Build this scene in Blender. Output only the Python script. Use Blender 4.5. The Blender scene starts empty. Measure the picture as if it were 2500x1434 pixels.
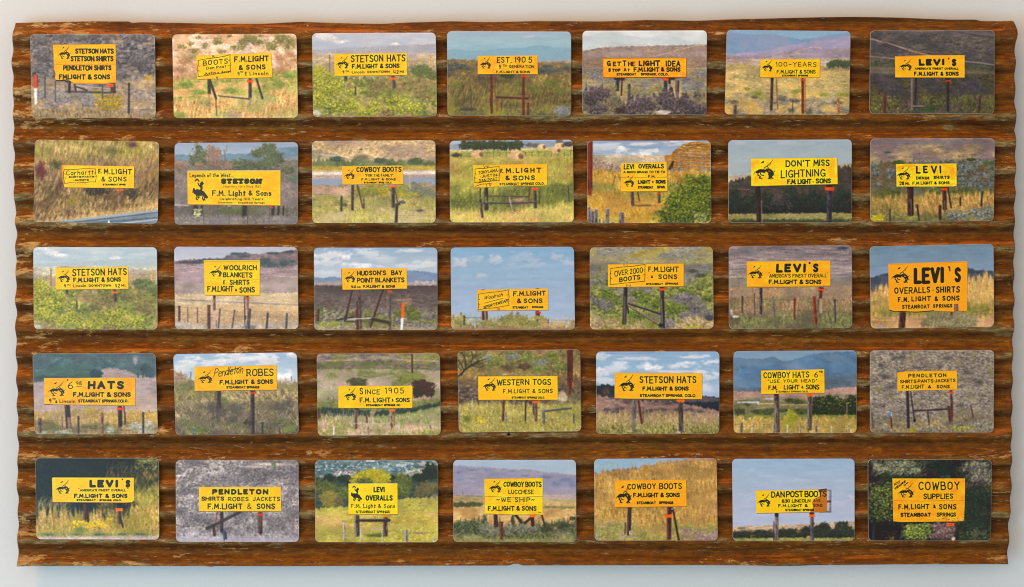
import bpy, math, random
import numpy as np
from mathutils import Vector

# ---------- scene, camera, light ----------
PX = 0.0005                       # one photograph pixel on the panel plane, in metres
sc = bpy.context.scene
def X(px): return (px-1250)*PX
def Z(py): return (717-py)*PX
cd = bpy.data.cameras.new('camera'); cam = bpy.data.objects.new('camera', cd); sc.collection.objects.link(cam)
cam.location = (0, -3.2, 0); cam.rotation_euler = (math.radians(90), 0, 0)
cd.sensor_width = 36; cd.lens = 36*3.2/1.25; cd.clip_start = .05; cd.clip_end = 50
sc.camera = cam; sc.cycles.filter_width = 1.15
sc.view_settings.view_transform = 'Standard'; sc.view_settings.look = 'None'
sc.view_settings.exposure = 0; sc.view_settings.gamma = 1
w = bpy.data.worlds.new('World'); sc.world = w; w.use_nodes = True
bg = w.node_tree.nodes['Background']; bg.inputs[0].default_value = (1, .985, .955, 1); bg.inputs[1].default_value = .57
def area(name, loc, aim, sx, sy, power, col):
    l = bpy.data.lights.new(name, 'AREA'); l.shape = 'RECTANGLE'; l.size = sx; l.size_y = sy; l.energy = power; l.color = col
    o = bpy.data.objects.new(name, l); o.location = loc
    o.rotation_euler = (Vector(aim)-Vector(loc)).to_track_quat('-Z', 'Y').to_euler(); sc.collection.objects.link(o); return o
area('warm_ceiling_lamp', (-1.6, -1.6, 2.6), (0, 0, 0), .22, 1.3, 43, (1, .40, .06))
area('window_light', (-1.7, -2.6, -.8), (0, 0, 0), 1.4, 1.4, 37, (.22, .64, 1))
area('soft_fill_light', (-1.2, -3.2, .55), (0, 0, 0), 2.8, 1.8, 29, (1, .84, .52))  # added frontal fill, takes over part of the world light; no fixture of its own

# ---------- helpers ----------
def link(o): sc.collection.objects.link(o); return o
def mesh_obj(name, verts, faces, mats, parent=None, smooth=False):
    me = bpy.data.meshes.new(name); me.from_pydata(verts, [], faces); me.update()
    for m in mats: me.materials.append(m)
    if smooth: me.polygons.foreach_set('use_smooth', [True]*len(me.polygons))
    o = link(bpy.data.objects.new(name, me))
    if parent: o.parent = parent
    return o
def material(name):
    m = bpy.data.materials.new(name); m.use_nodes = True
    nt = m.node_tree; return m, nt, nt.nodes['Principled BSDF']
def srgb(r, g, b): return tuple((v/255/12.92 if v <= 10 else ((v/255+.055)/1.055)**2.4) for v in (r, g, b))+(1,)
class NT:
    """tiny node helper"""
    def __init__(s, nt): s.nt = nt
    def n(s, t, **k):
        x = s.nt.nodes.new(t)
        for a, b in k.items(): setattr(x, a, b)
        return x
    def l(s, a, b): s.nt.links.new(a, b)
    def noise(s, vec, scale, detail=4, rough=.6, sc3=(1, 1, 1), off=0., dist=0.):
        m = s.n('ShaderNodeMapping'); m.inputs['Scale'].default_value = sc3; m.inputs['Location'].default_value = (off, off*.7, off*1.3)
        s.l(vec, m.inputs['Vector']); x = s.n('ShaderNodeTexNoise'); x.inputs['Scale'].default_value = scale
        x.inputs['Detail'].default_value = detail; x.inputs['Roughness'].default_value = rough; x.inputs['Distortion'].default_value = dist
        s.l(m.outputs[0], x.inputs['Vector']); return x.outputs['Fac']
    def ramp(s, v, stops):
        r = s.n('ShaderNodeValToRGB'); e = r.color_ramp.elements
        while len(e) < len(stops): e.new(.5)
        for el, (p, c) in zip(e, stops): el.position = p; el.color = c if len(c) == 4 else c+(1,)
        s.l(v, r.inputs[0]); return r.outputs['Color']
    def step(s, v, a, b):
        m = s.n('ShaderNodeMapRange'); m.interpolation_type = 'SMOOTHSTEP'; m.inputs[1].default_value = a; m.inputs[2].default_value = b
        s.l(v, m.inputs[0]); return m.outputs[0]
    def mix(s, f, a, b, mode='MIX'):
        m = s.n('ShaderNodeMix'); m.data_type = 'RGBA'; m.blend_type = mode
        for sock, v in ((0, f), (6, a), (7, b)):
            if isinstance(v, (tuple, float, int)): m.inputs[sock].default_value = v
            else: s.l(v, m.inputs[sock])
        return m.outputs[2]
    def math(s, op, a, b=0.):
        m = s.n('ShaderNodeMath', operation=op)
        for i, v in enumerate((a, b)):
            if isinstance(v, (float, int)): m.inputs[i].default_value = v
            else: s.l(v, m.inputs[i])
        return m.outputs[0]
    def bump(s, h, strength, dist, normal=None):
        b = s.n('ShaderNodeBump'); b.inputs['Strength'].default_value = strength; b.inputs['Distance'].default_value = dist
        s.l(h, b.inputs['Height'])
        if normal: s.l(normal, b.inputs['Normal'])
        return b.outputs[0]

# --- PAINTER: small numpy painter that prints each card's photograph (flat print)
K = 1.6
class Cv: pass
V = Cv()
def vn(h, w, sx, sy, rg):
    sx = max(sx, 1.01); sy = max(sy, 1.01)
    g = rg.random((int(h/sy)+3, int(w/sx)+3)).astype(np.float32)
    y = np.arange(h)/sy; x = np.arange(w)/sx
    yi = y.astype(int); xi = x.astype(int)
    fy = (y-yi).astype(np.float32); fx = (x-xi).astype(np.float32)
    fy = (fy*fy*(3-2*fy))[:, None]; fx = (fx*fx*(3-2*fx))[None, :]
    r = g[yi]*(1-fy)+g[yi+1]*fy
    return r[:, xi]*(1-fx)+r[:, xi+1]*fx
def fbm(h, w, sx, sy, rg, octv=4, gain=.6):
    n = np.zeros((h, w), np.float32); a = 1.
    for k in range(octv):
        n += a*vn(h, w, sx, sy, rg); a *= gain; sx /= 2; sy /= 2
        if max(sx, sy) < 1: break
    n -= n.mean(); return n/(n.std()+1e-6)
def hexc(s): return np.array([[int(c[i:i+2], 16) for i in (0, 2, 4)] for c in s.split()], np.float32)/255
def ramp(t, pal):
    t = np.clip(t, 0, 1)*(len(pal)-1)
    i = np.minimum(t.astype(int), len(pal)-2); f = (t-i)[..., None]
    return pal[i]*(1-f)+pal[i+1]*f
def begin(seed, org, quad):
    V.rg = np.random.default_rng(seed*7+11); V.org = org
    tl, tr, br, bl = [np.array(p, float) for p in quad]
    ex = ((tr-tl)+(br-bl))/2; ey = ((bl-tl)+(br-tr))/2
    c = (tl+tr+br+bl)/4; o = c-ex/2-ey/2
    V.W = int(round(np.hypot(*ex)*K)); V.H = int(round(np.hypot(*ey)*K))
    M = np.linalg.inv(np.array([[ex[0], ey[0]], [ex[1], ey[1]]])); V.M = M; V.o = o; V.org_x = (c[0]-org[0])*org[2]
    V.img = np.zeros((V.H, V.W, 3), np.float32)
    V.k = K/org[2]
def tp(p):
    p = np.atleast_2d(np.array(p, float))
    s = np.stack([V.org[0]+p[:, 0]/V.org[2], V.org[1]+p[:, 1]/V.org[2]], 1)-V.o
    return (V.M@s.T).T*np.array([V.W, V.H])
def G(s):
    """vertical gradient: 'y hex y hex ...' in zoom coordinates"""
    a = s.split(); ys = [tp((V.org_x, float(a[i])))[0][1] for i in range(0, len(a), 2)]
    cs = hexc(' '.join(a[1::2])); y = np.arange(V.H)
    col = np.stack([np.interp(y, ys, cs[:, k]) for k in range(3)], 1)
    V.img[:] = col[:, None, :]+(fbm(V.H, V.W, 60, 14, V.rg, 3)*.008)[..., None]
def blend(y0, y1, x0, x1, a, col):
    r = V.img[y0:y1, x0:x1]; r += (col-r)*a[..., None]
def L(ridge, pal, sx=6, sy=6, shear=0., emb=.6, con=1., rough=0., pal2=None, s2=40, soft=1., low=0., bot=None, a=1., octv=4):
    """land: everything below a ridge line, textured with noise; ridge 'x,y x,y ...' in zoom coordinates"""
    P = tp([tuple(map(float, q.split(','))) for q in ridge.split()])
    x = np.arange(V.W); yl = np.interp(x, P[:, 0], P[:, 1])
    if rough:
        yl = yl+rough*K*((vn(1, V.W, 7, 2, V.rg)[0]-.5)*1.3+(vn(1, V.W, 2.2, 2, V.rg)[0]-.5)*.45)
    y0 = max(0, int(yl.min()-3)); h = V.H
    if bot:
        Q = tp([tuple(map(float, q.split(','))) for q in bot.split()]); yb = np.interp(x, Q[:, 0], Q[:, 1])
        h = min(V.H, int(yb.max()+3))
    if y0 >= h-2: return
    hh = h-y0; sx *= K; sy *= K
    ext = int(abs(shear)*hh)+2
    n = fbm(hh, V.W+ext, sx, sy, V.rg, octv, .75)
    if ext > 2:
        yy = np.arange(hh)[:, None]; sh = (yy*abs(shear)).astype(int)
        if shear > 0: sh = ext-2-sh
        n = np.take_along_axis(n, np.clip(np.arange(V.W)[None, :]+sh, 0, V.W+ext-1), 1)
    else: n = n[:, :V.W]
    d = max(1, int(min(sx, sy)*.3))
    e = np.roll(n, (-d, -d), (0, 1))-n
    emb *= .75; m = n*(1-emb)+e*emb/(e.std()+1e-6)
    m += vn(hh, V.W, s2*K, s2*K*.4, V.rg)*low*2-low
    fine = V.rg.normal(0, 1, (hh, V.W)).astype(np.float32)
    pl = hexc(pal); c = ramp(.5+.24*con*m, pl)
    if pal2:
        q = vn(hh, V.W, s2*K, s2*K*.5, V.rg)+.35*vn(hh, V.W, s2*K/3, s2*K/4, V.rg)-.15
        q = np.clip((q-.5)*3.2+.3, 0, 1)[..., None]
        c = c*(1-q)+ramp(.5+.24*con*m, hexc(pal2))*q
    c = c+(fine*.022)[..., None]
    al = np.clip((np.arange(y0, h)[:, None]-yl[None, :])/soft+.5, 0, 1)*a
    if bot: al = al*np.clip((yb[None, :]-np.arange(y0, h)[:, None])/soft+.5, 0, 1)
    blend(y0, h, 0, V.W, al.astype(np.float32), c)
def B(cx, cy, rx, ry, pal, s=2.5, rough=.35, a=1., emb=.5, con=1.2, soft=.22):
    """bush: ragged ellipse with clumpy texture"""
    (px, py), = tp((cx, cy)); rx *= V.k; ry *= V.k; m = 1.45
    x0, x1, y0, y1 = max(0, int(px-rx*m)), min(V.W, int(px+rx*m)+1), max(0, int(py-ry*m)), min(V.H, int(py+ry*m)+1)
    if x1-x0 < 3 or y1-y0 < 3: return
    Y, X = np.mgrid[y0:y1, x0:x1]; h, w = Y.shape
    r = np.hypot((X-px)/rx, (Y-py)/ry)
    r = r+rough*(fbm(h, w, max(3, rx*.35), max(3, ry*.35), V.rg, 4, .8)*.35)
    al = np.clip((1-r)/soft, 0, 1)*a
    n = fbm(h, w, s*K*1.3, s*K, V.rg, 3, .8); e = np.roll(n, (-1, -1), (0, 1))-n
    t = .5+.22*con*(n*(1-emb)+e*emb/(e.std()+1e-6))-.12*(Y-py)/ry
    blend(y0, y1, x0, x1, al.astype(np.float32), ramp(t, hexc(pal)))
def seg(p, q, w0, w1, col, a=1.):
    m = max(w0, w1)/2+1.5
    x0, x1 = max(0, int(min(p[0], q[0])-m)), min(V.W, int(max(p[0], q[0])+m)+1)
    y0, y1 = max(0, int(min(p[1], q[1])-m)), min(V.H, int(max(p[1], q[1])+m)+1)
    if x1 <= x0 or y1 <= y0: return
    X = np.arange(x0, x1, dtype=np.float32)[None, :]+.5-p[0]; Y = np.arange(y0, y1, dtype=np.float32)[:, None]+.5-p[1]
    dx, dy = q[0]-p[0], q[1]-p[1]; l = dx*dx+dy*dy+1e-6
    t = np.clip((X*dx+Y*dy)/l, 0, 1)
    al = np.clip((w0+(w1-w0)*t)/2-np.hypot(X-t*dx, Y-t*dy)+.5, 0, 1)*a
    blend(y0, y1, x0, x1, al, col)
def W(pts, w, col, a=1.):
    P = tp([tuple(map(float, q.split(','))) for q in pts.split()]); c = hexc(col)[0]
    for p, q in zip(P[:-1], P[1:]): seg(p, q, w*V.k, w*V.k, c, a)
def S(n, x0, y0, x1, y1, pal, ln=30, w=3, lean=0., spread=.35, a=.8):
    """scattered grass blades"""
    pl = hexc(pal); r = V.rg; w = w*.72; a = a*.8
    for _ in range(int(n*1.35)):
        x = r.uniform(x0, x1); y = r.uniform(y0, y1); l = ln*r.uniform(.5, 1.2)
        d = lean+r.normal(0, spread); P = tp([(x, y), (x+d*l*.5, y-l*.6), (x+d*l*1.2, y-l)])
        c = pl[r.integers(len(pl))]
        seg(P[0], P[1], w*V.k, w*V.k*.8, c, a); seg(P[1], P[2], w*V.k*.8, w*V.k*.4, c, a)
def D(n, x0, y0, x1, y1, pal, s=6, a=.85):
    """dabs: leaves or blossoms"""
    pl = hexc(pal); r = V.rg
    for _ in range(int(n)):
        x = r.uniform(x0, x1); y = r.uniform(y0, y1); l = s*r.uniform(.4, 1.2); t = r.uniform(-.6, .6)
        P = tp([(x, y), (x+l, y+t*l)]); seg(P[0], P[1], s*.7*V.k, s*.5*V.k, pl[r.integers(len(pl))], a)
def poly(pts, col, a=1., tex=0.):
    P = tp([tuple(map(float, q.split(','))) for q in pts.split()])
    x0, y0 = np.maximum(np.floor(P.min(0)).astype(int)-1, 0); x1, y1 = np.minimum(np.ceil(P.max(0)).astype(int)+2, [V.W, V.H])
    if x1 <= x0 or y1 <= y0: return
    ss = 3; Y, X = np.mgrid[y0*ss:y1*ss, x0*ss:x1*ss]; Y = (Y+.5)/ss; X = (X+.5)/ss
    ins = np.zeros(X.shape, bool)
    for (ax, ay), (bx, by) in zip(P, np.roll(P, -1, 0)):
        if ay == by: continue
        ins ^= ((ay > Y) != (by > Y)) & (X < (bx-ax)*(Y-ay)/(by-ay)+ax)
    h, w = y1-y0, x1-x0
    al = ins.reshape(h, ss, w, ss).mean((1, 3)).astype(np.float32)*a
    c = np.broadcast_to(hexc(col)[0], (h, w, 3))
    if tex: c = c*(1+tex*(1.3*fbm(h, w, 40, 24, V.rg, 3)+.8*fbm(h, w, 6, 4, V.rg, 3))[..., None]*np.array([.6, 1., 1.6], np.float32))
    blend(y0, y1, x0, x1, al, c)
def post(x0, y0, x1, y1, w, col, lit=None):
    h = w/2; poly(f'{x0-h},{y0} {x0},{y0-w*.12} {x0+h},{y0+w*.06} {x1+h},{y1} {x1-h},{y1}', col)
    c = hexc(col)[0]
    k = lit or ''.join('%02x' % int(min(255, v*255*1.5+12)) for v in c)
    o = w*.28; W(f'{x0-o},{y0+3} {x1-o},{y1}', w*.34, k, .75)
    n = int(abs(y1-y0)/14)
    for _ in range(n):
        t = V.rg.uniform(0, 1); x = x0+(x1-x0)*t+V.rg.uniform(-.3, .3)*w; y = y0+(y1-y0)*t
        W(f'{x},{y} {x},{y+w*.8}', w*.16, '140d0c' if V.rg.random() < .6 else k, .5)
def fence(posts, wires=(), wc='3a3030', wa=.45):
    for w in wires: W(w, 2.2, wc, wa)
    for p in posts.split():
        q = p.split(','); x, y0, y1, w = map(float, q[:4]); dx = float(q[5]) if len(q) > 5 else 0
        post(x, y0, x+dx, y1, w, q[4])
def blur(a, r):
    b = a
    for s in r:
        for ax in (0, 1):
            P = np.pad(b, [(s, s) if k == ax else (0, 0) for k in range(3)], mode='edge'); n = b.shape[ax]
            sl = lambda o: tuple(slice(o, o+n) if k == ax else slice(None) for k in range(3))
            b = (P[sl(0)]+P[sl(s)]*1.4+P[sl(2*s)])/3.4
    return b
def soften():
    h, w = V.H, V.W; b = blur(V.img, (1, 2)); g = b.mean(-1, keepdims=True)
    d = fbm(h, w, 9, 6, V.rg, 3, .95)[..., None]; land = np.clip((np.abs(b-blur(b, (4, 8))).mean(-1, keepdims=True)-.004)*60, 0, 1)
    lum = b[..., 1:2]; sky = blur(np.clip((b[..., 2:3]-b[..., 0:1]-.03)*14, 0, 1)*np.clip((lum-.50)*8, 0, 1), (3,))
    d2 = fbm(h, w, 60, 30, V.rg, 2)[..., None]
    q = b[..., 1:2]; bl = b[..., 2:3]; rd = b[..., 0:1]; ld = 1-sky
    bl2 = bl-np.maximum(bl-q, 0)*.55*ld*np.clip((rd-q+.05)*12, 0, 1); q2 = q-np.maximum(q-np.maximum(rd, bl), 0)*.35*ld-np.maximum(q-bl-.30, 0)*.25*ld*(q > rd*.93); b = np.concatenate([rd-np.maximum(rd-q-.02, 0)*.1*ld*(bl > q), q2, bl2], -1)
    g = b.mean(-1, keepdims=True)
    b = b*(1+(.042*d*land*1.1+.04*d2)*(1-sky))
    V.img = g+(b-g)*.98+V.rg.normal(0, .012, (h, w, 1)).astype(np.float32)
def sign(q, col='fec800', low='f5b000', tex=.02, edge='6a4a10'):
    soften()
    poly(' '.join('%g,%g' % (float(a.split(',')[0])+3, float(a.split(',')[1])+4) for a in q.split()), edge, .7)
    r_, g_, b_ = (int(col[i:i+2], 16) for i in (0, 2, 4)); g_ = g_-3 if g_ > 165 else g_+10; poly(q, '%02x%02x%02x' % (r_, g_, b_), 1., tex)
    P = [tuple(map(float, a.split(','))) for a in q.split()]
    W('%g,%g %g,%g' % (P[0]+P[1]), 2.5, 'd89a10', .6)
    W('%g,%g %g,%g' % (P[-1]+P[-2]), 3, 'b87408', .6)
def tag(x0, y0, x1, y1, col='f25c1a'):
    poly(f'{x0},{y0} {x1},{y0} {x1},{y1} {x0},{y1}', col)
    ym = (y0+y1)/2
    for i in range(4): 
        x = x0+(x1-x0)*(.32+.13*i); W(f'{x},{ym-2} {x+4},{ym+2}', 2.5, '8a2c08', .7)
def cloud(cx, cy, rx, ry, col='eef0f4', a=.8):
    (px, py), = tp((cx, cy)); rx *= V.k; ry *= V.k; m = 1.5
    x0, x1, y0, y1 = max(0, int(px-rx*m)), min(V.W, int(px+rx*m)+1), max(0, int(py-ry*m)), min(V.H, int(py+ry*m)+1)
    if x1-x0 < 3 or y1-y0 < 3: return
    Y, X = np.mgrid[y0:y1, x0:x1]; h, w = Y.shape
    r = np.hypot((X-px)/rx, (Y-py)/ry*np.where(Y > py, 1.3, 1))
    al = np.clip((1-r)*1.6+.45*fbm(h, w, rx*.6+4, ry*.6+3, V.rg, 4, .62)*(r < 1.45), 0, 1)*a*np.clip((1.45-r)*3, 0, 1)
    c = hexc(col)[0]*(1-.05*np.clip((Y-py)/ry, -1, 1)[..., None])
    blend(y0, y1, x0, x1, al.astype(np.float32), c)
GL = {
'A':(4,'0,6 2,0 4,6|.8,4 3.3,4'),'B':(3.6,'0,0 0,6|~0,0 2.6,.1 3.2,1.4 2.4,2.7 0,2.9|~0,2.9 2.8,3.1 3.6,4.4 2.7,5.9 0,6'),
'C':(3.6,'~3.6,1 2.4,.1 .9,.7 0,3 .9,5.4 2.4,5.9 3.6,5'),'D':(3.6,'0,0 0,6|~0,0 2.3,.3 3.6,3 2.3,5.7 0,6'),
'E':(3,'3,0 0,0 0,6 3,6|0,2.9 2.4,2.9'),'F':(3,'3,0 0,0 0,6|0,2.9 2.3,2.9'),
'G':(3.8,'~3.6,1 2.4,.1 .9,.7 0,3 .9,5.4 2.5,5.9 3.8,4.6|2.2,3.5 3.8,3.5 3.8,5.8'),'H':(3.6,'0,0 0,6|3.6,0 3.6,6|0,3 3.6,3'),
'I':(.3,'.1,0 .1,6'),'J':(2.8,'~2.8,0 2.8,4.4 1.6,6 0,5'),'K':(3.4,'0,0 0,6|3.3,0 0,3.4|1.1,2.6 3.4,6'),
'L':(2.8,'0,0 0,6 2.8,6'),'M':(4.4,'0,6 .4,0 2.2,4.2 4,0 4.4,6'),'N':(3.8,'0,6 0,0 3.8,6 3.8,0'),
'O':(4,'~2,0 .5,.8 0,3 .5,5.2 2,6 3.5,5.2 4,3 3.5,.8 2,0'),'P':(3.4,'0,0 0,6|~0,0 2.4,.1 3.4,1.6 2.4,3.1 0,3.3'),
'Q':(4,'~2,0 .5,.8 0,3 .5,5.2 2,6 3.5,5.2 4,3 3.5,.8 2,0|2.4,4.4 4,6.4'),'R':(3.5,'0,0 0,6|~0,0 2.4,.1 3.3,1.6 2.4,3.1 0,3.3|1.6,3.3 3.5,6'),
'S':(3.3,'~3.2,.8 2,0 .6,.4 .2,1.6 1,2.6 2.4,3.3 3.2,4.4 2.6,5.7 1.2,6 0,5.1'),'T':(3.8,'0,0 3.8,0|1.9,0 1.9,6'),
'U':(3.6,'~0,0 0,4.2 .6,5.6 1.8,6 3,5.6 3.6,4.2 3.6,0'),'V':(4,'0,0 2,6 4,0'),'W':(5.2,'0,0 1.3,6 2.6,1 3.9,6 5.2,0'),
'X':(3.6,'0,0 3.6,6|3.6,0 0,6'),'Y':(3.8,'0,0 1.9,2.9 3.8,0|1.9,2.9 1.9,6'),'Z':(3.4,'0,0 3.4,0 0,6 3.4,6'),
'0':(3.6,'~1.8,0 .4,.9 0,3 .4,5.1 1.8,6 3.2,5.1 3.6,3 3.2,.9 1.8,0'),'1':(.9,'0,1 .8,0 .8,6'),
'2':(3.2,'~.1,1.3 1.2,0 2.7,.3 3,1.6 2,3.4 .2,5.8|.2,5.9 3.2,5.9'),'3':(3,'~.1,.6 1.6,0 2.8,.9 2.4,2.3 1.2,2.8 2.7,3.4 3,4.8 1.8,6 0,5.4'),
'4':(3.4,'2.5,6 2.5,0|.2,0 0,3.9 3.4,3.9'),'5':(3,'3,0 .4,0 .2,2.6|~.2,2.6 1.8,2.2 3,3.6 2.6,5.4 1.2,6 0,5.3'),
'6':(3.3,'~2.7,.1 1,1.6 0,4 .8,5.7 2.2,5.9 3.3,4.6 2.4,3 1,3 .1,4.2'),'8':(3.2,'~1.6,2.8 .3,1.8 .6,.4 1.6,0 2.7,.5 2.8,1.8 1.6,2.8 .1,3.9 .3,5.4 1.6,6 3,5.4 3.1,4 1.6,2.8'),
'9':(3.2,'~3,1.9 2,.0 .6,.3 .1,1.8 1,3.2 2.5,2.8 3,1.4 2.8,4 2.2,6'),
'&':(3.8,'~3.8,6 2.2,4 .7,1.6 1.1,.2 2.3,.1 2.6,1.3 1.6,2.6 .2,4 .5,5.6 1.9,6 3.1,5 3.7,3.7'),
'e':(2.6,'~.1,4 2.5,3.6 1.9,2.3 .6,2.4 0,4 .6,5.6 1.8,5.9 2.6,5.2'),
'{':(2.4,'~2.4,.6 .8,0 .3,1.6 1.6,2.6 .2,3.6 .6,5.6 2.4,5.4'),
'.':(.4,'.1,5.9 .2,6'),',':(.4,'.3,5.8 0,6.8'),"'":(.4,'.3,-.2 .1,1.2'),'"':(1.2,'.2,0 0,1.3|1.1,0 .9,1.3'),'-':(1.8,'0,3.2 1.8,3.2'),
'~':(2.8,'~0,3.4 .8,2.6 1.8,3.3 2.8,2.7'),'*':(.5,'.1,3.1 .3,3.1'),'$':(2,'~2,1 .8,.6 .3,2 1.8,3.6 1.2,5 0,4.8|1,0 1,6'),
'a':(2.5,'~2.4,2.6 1,2.3 0,4 .8,5.9 2.3,4.6|2.5,2.3 2.5,6'),'r':(1.9,'0,2.3 0,6|~0,3.6 .8,2.4 1.9,2.5'),'h':(2.5,'0,0 0,6|~0,3.6 1.2,2.4 2.3,3 2.5,6'),
't':(2,'1,.6 1,6|0,2 2.1,2'),'n':(2.4,'0,2.3 0,6|~0,3.6 1.2,2.4 2.3,3.1 2.4,6'),'i':(.3,'.1,2.4 .1,6|.1,.9 .2,.9'),'c':(2.3,'~2.3,2.9 1.1,2.3 0,4 .9,5.8 2.3,5.3'),
'o':(2.5,'~1.2,2.3 .1,3.2 .1,5 1.2,6 2.4,5 2.4,3.2 1.2,2.3'),'l':(.3,'.1,0 .1,6'),'u':(2.4,'~0,2.3 .1,5.3 1.2,6 2.4,5|2.4,2.3 2.4,6'),
's':(2,'~2,2.8 1,2.2 .2,3.1 1.2,4.1 2,5 1.1,6 0,5.5'),'d':(2.5,'~2.4,2.8 1,2.3 0,4 .8,5.9 2.4,4.8|2.5,0 2.5,6'),'g':(2.5,'~2.4,2.8 1,2.3 0,4 .8,5.7 2.4,4.8|~2.5,2.3 2.4,6.8 1.2,7.7 0,7.1'),
'f':(1.8,'~1.9,.3 .9,.2 .7,2 .7,6|0,2.4 1.8,2.4'),'b':(2.5,'0,0 0,6|~0,3.2 1.3,2.3 2.5,4 1.6,5.9 0,5.2'),'w':(3.6,'0,2.3 .9,6 1.8,3 2.7,6 3.6,2.3'),
'm':(4,'0,2.3 0,6|~0,3.4 1,2.4 1.9,3 2,6|~2,3.4 3,2.4 3.9,3 4,6'),'p':(2.5,'0,2.3 0,7.8|~0,3.2 1.3,2.3 2.5,4 1.6,5.9 0,5.2'),'y':(2.5,'0,2.3 1.3,5.6|2.5,2.3 .5,7.8'),
'_':(.6,'0,7 .6,7')}
def smooth(P, n=4):
    P = np.array(P, float)
    Q = np.vstack([2*P[0]-P[1], P, 2*P[-1]-P[-2]]); out = []
    for i in range(1, len(Q)-2):
        a, b, c, d = Q[i-1:i+3]
        for t in np.arange(n)/n:
            out.append(.5*(2*b+(c-a)*t+(2*a-5*b+4*c-d)*t*t+(3*b-a-3*c+d)*t**3))
    out.append(P[-1]); return np.array(out)
def T(s, x0, y0, x1, y1, w=8, dy=0., col='231c0c', gap=1.15, sp=2.4, jit=.05, serif=0, it=0., a=.94, bold=1.):
    """hand lettering: a stroke font fitted to the box; dy = drop of the right end"""
    w = w*(1.16 if w >= 7.5 else .9 if w < 6.2 else .98); gap = gap+.5; x0 += w*.45; x1 -= w*.45; y0 += w*.4; y1 -= w*.35
    tot = sum((GL[c][0]+gap*(1+.25*(w > 11))) if c != ' ' else sp for c in s)-gap
    fx = (x1-x0)/tot; fy = (y1-y0)/6; x = 0.; c0 = hexc(col)[0]; r = V.rg
    for ch in s:
        if ch == ' ': x += sp; continue
        wd, g = GL[ch]; jx, jy, js, jr = r.normal(0, jit, 4)
        for st in g.split('|'):
            sm = st[0] == '~'; P = np.array([tuple(map(float, q.split(','))) for q in st.lstrip('~').split()])
            if sm: P = smooth(P)
            ends = [P[0].copy(), P[-1].copy()]; vert = (not sm or ch in 'UJ') and abs(P[0][0]-P[-1][0]) < .5*max(.1, abs(P[0][1]-P[-1][1])) or ch in 'AMNWVXY'
            if serif and vert and ch not in ".,'-*" and (P[:, 1].max()-P[:, 1].min()) > 1:
                for e in ends: pass
            def tf(P):
                X = x+(P[:, 0]+jr*(P[:, 1]-3)*.6)*(1+js)+jx+it*(6-P[:, 1])/6; Y = P[:, 1]*(1+js*.7)+jy*1.2
                return tp(np.stack([x0+X*fx, y0+Y*fy+dy*X/tot], 1))
            Q = tf(P); wk = w*V.k
            if bold > 1 and not sm and len(P) == 2 and abs(P[0][1]-P[1][1]) > 2: wv = wk*bold
            else: wv = wk
            for p, q in zip(Q[:-1], Q[1:]): seg(p, q, wv, wv*(.9 if sm else 1), c0, a)
            if serif and vert:
                for e in ends:
                    if e[1] in (0, 6, 2.3) or ch in 'AMNWVXY':
                        R = tf(np.array([[e[0]-serif, e[1]], [e[0]+serif, e[1]]])); seg(R[0], R[1], wk*.8, wk*.8, c0, a)
        x += wd+gap*(1+.25*(w > 11))
def H(x0, y0, x1, y1, v=0, col='2a200c'):
    """the painted bucking horse and rider with a thrown hat"""
    c = hexc(col)[0]; sx, sy = x1-x0, y1-y0
    def st(p, w, a=.95):
        P = tp([(x0+sx*float(q.split(',')[0]), y0+sy*float(q.split(',')[1])) for q in p.split()])
        if len(P) > 2: P = smooth(P, 3)
        for i, (a0, b0) in enumerate(zip(P[:-1], P[1:])): seg(a0, b0, w*sy*V.k, w*sy*V.k*.85, c, a)
    if v == 1:      # solid silhouette, nose down
        st('.18,.1 .3,.02 .42,.12', .07); st('.36,.2 .42,.3 .5,.36', .06); st('.62,.18 .56,.3 .6,.42', .12); st('.72,.22 .6,.3 .5,.22', .05)
        st('.02,.62 .08,.45 .16,.58 .22,.62', .06); st('.2,.62 .32,.58 .5,.62 .7,.66', .2); st('.3,.6 .45,.68 .62,.7', .2); st('.6,.62 .78,.72 .92,.86', .14); st('.86,.82 .98,.84', .09)
        st('.6,.44 .56,.55 .62,.6', .1); st('.2,.7 .3,.84 .24,.92 .34,.98', .06); st('.28,.7 .42,.82 .38,.9', .06); st('.72,.78 .66,.9 .74,1', .06); st('.8,.84 .78,.94 .84,.99', .05)
        return
    st('.36,.16 .46,.08', .055); st('.4,.13 .44,.15', .06)
    st('.58,.36 .7,.22 .82,.1 .88,.0', .022, .8); st('.5,.42 .62,.3 .74,.26 .8,.14', .022, .8); st('.46,.5 .5,.38 .64,.34', .03, .9); st('.6,.46 .66,.4 .62,.34', .03)
    st('.0,.7 .1,.58 .2,.54', .03); st('.14,.62 .26,.52 .42,.52 .58,.54 .74,.5 .86,.62 .88,.74', .1); st('.2,.62 .34,.58 .5,.62', .1, .9)
    st('.2,.62 .2,.76 .3,.82 .26,.9 .38,.92', .06); st('.3,.64 .34,.74 .46,.78', .05); st('.62,.58 .72,.66 .78,.8 .7,.92', .08); st('.76,.62 .86,.74 .8,.88 .88,.92', .055)
    st('.66,.9 .78,.95', .04); st('.8,.66 .92,.6 .98,.54', .025); st('.84,.74 .96,.76', .03); st('.56,.46 .66,.5 .7,.42', .05, .9)
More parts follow.
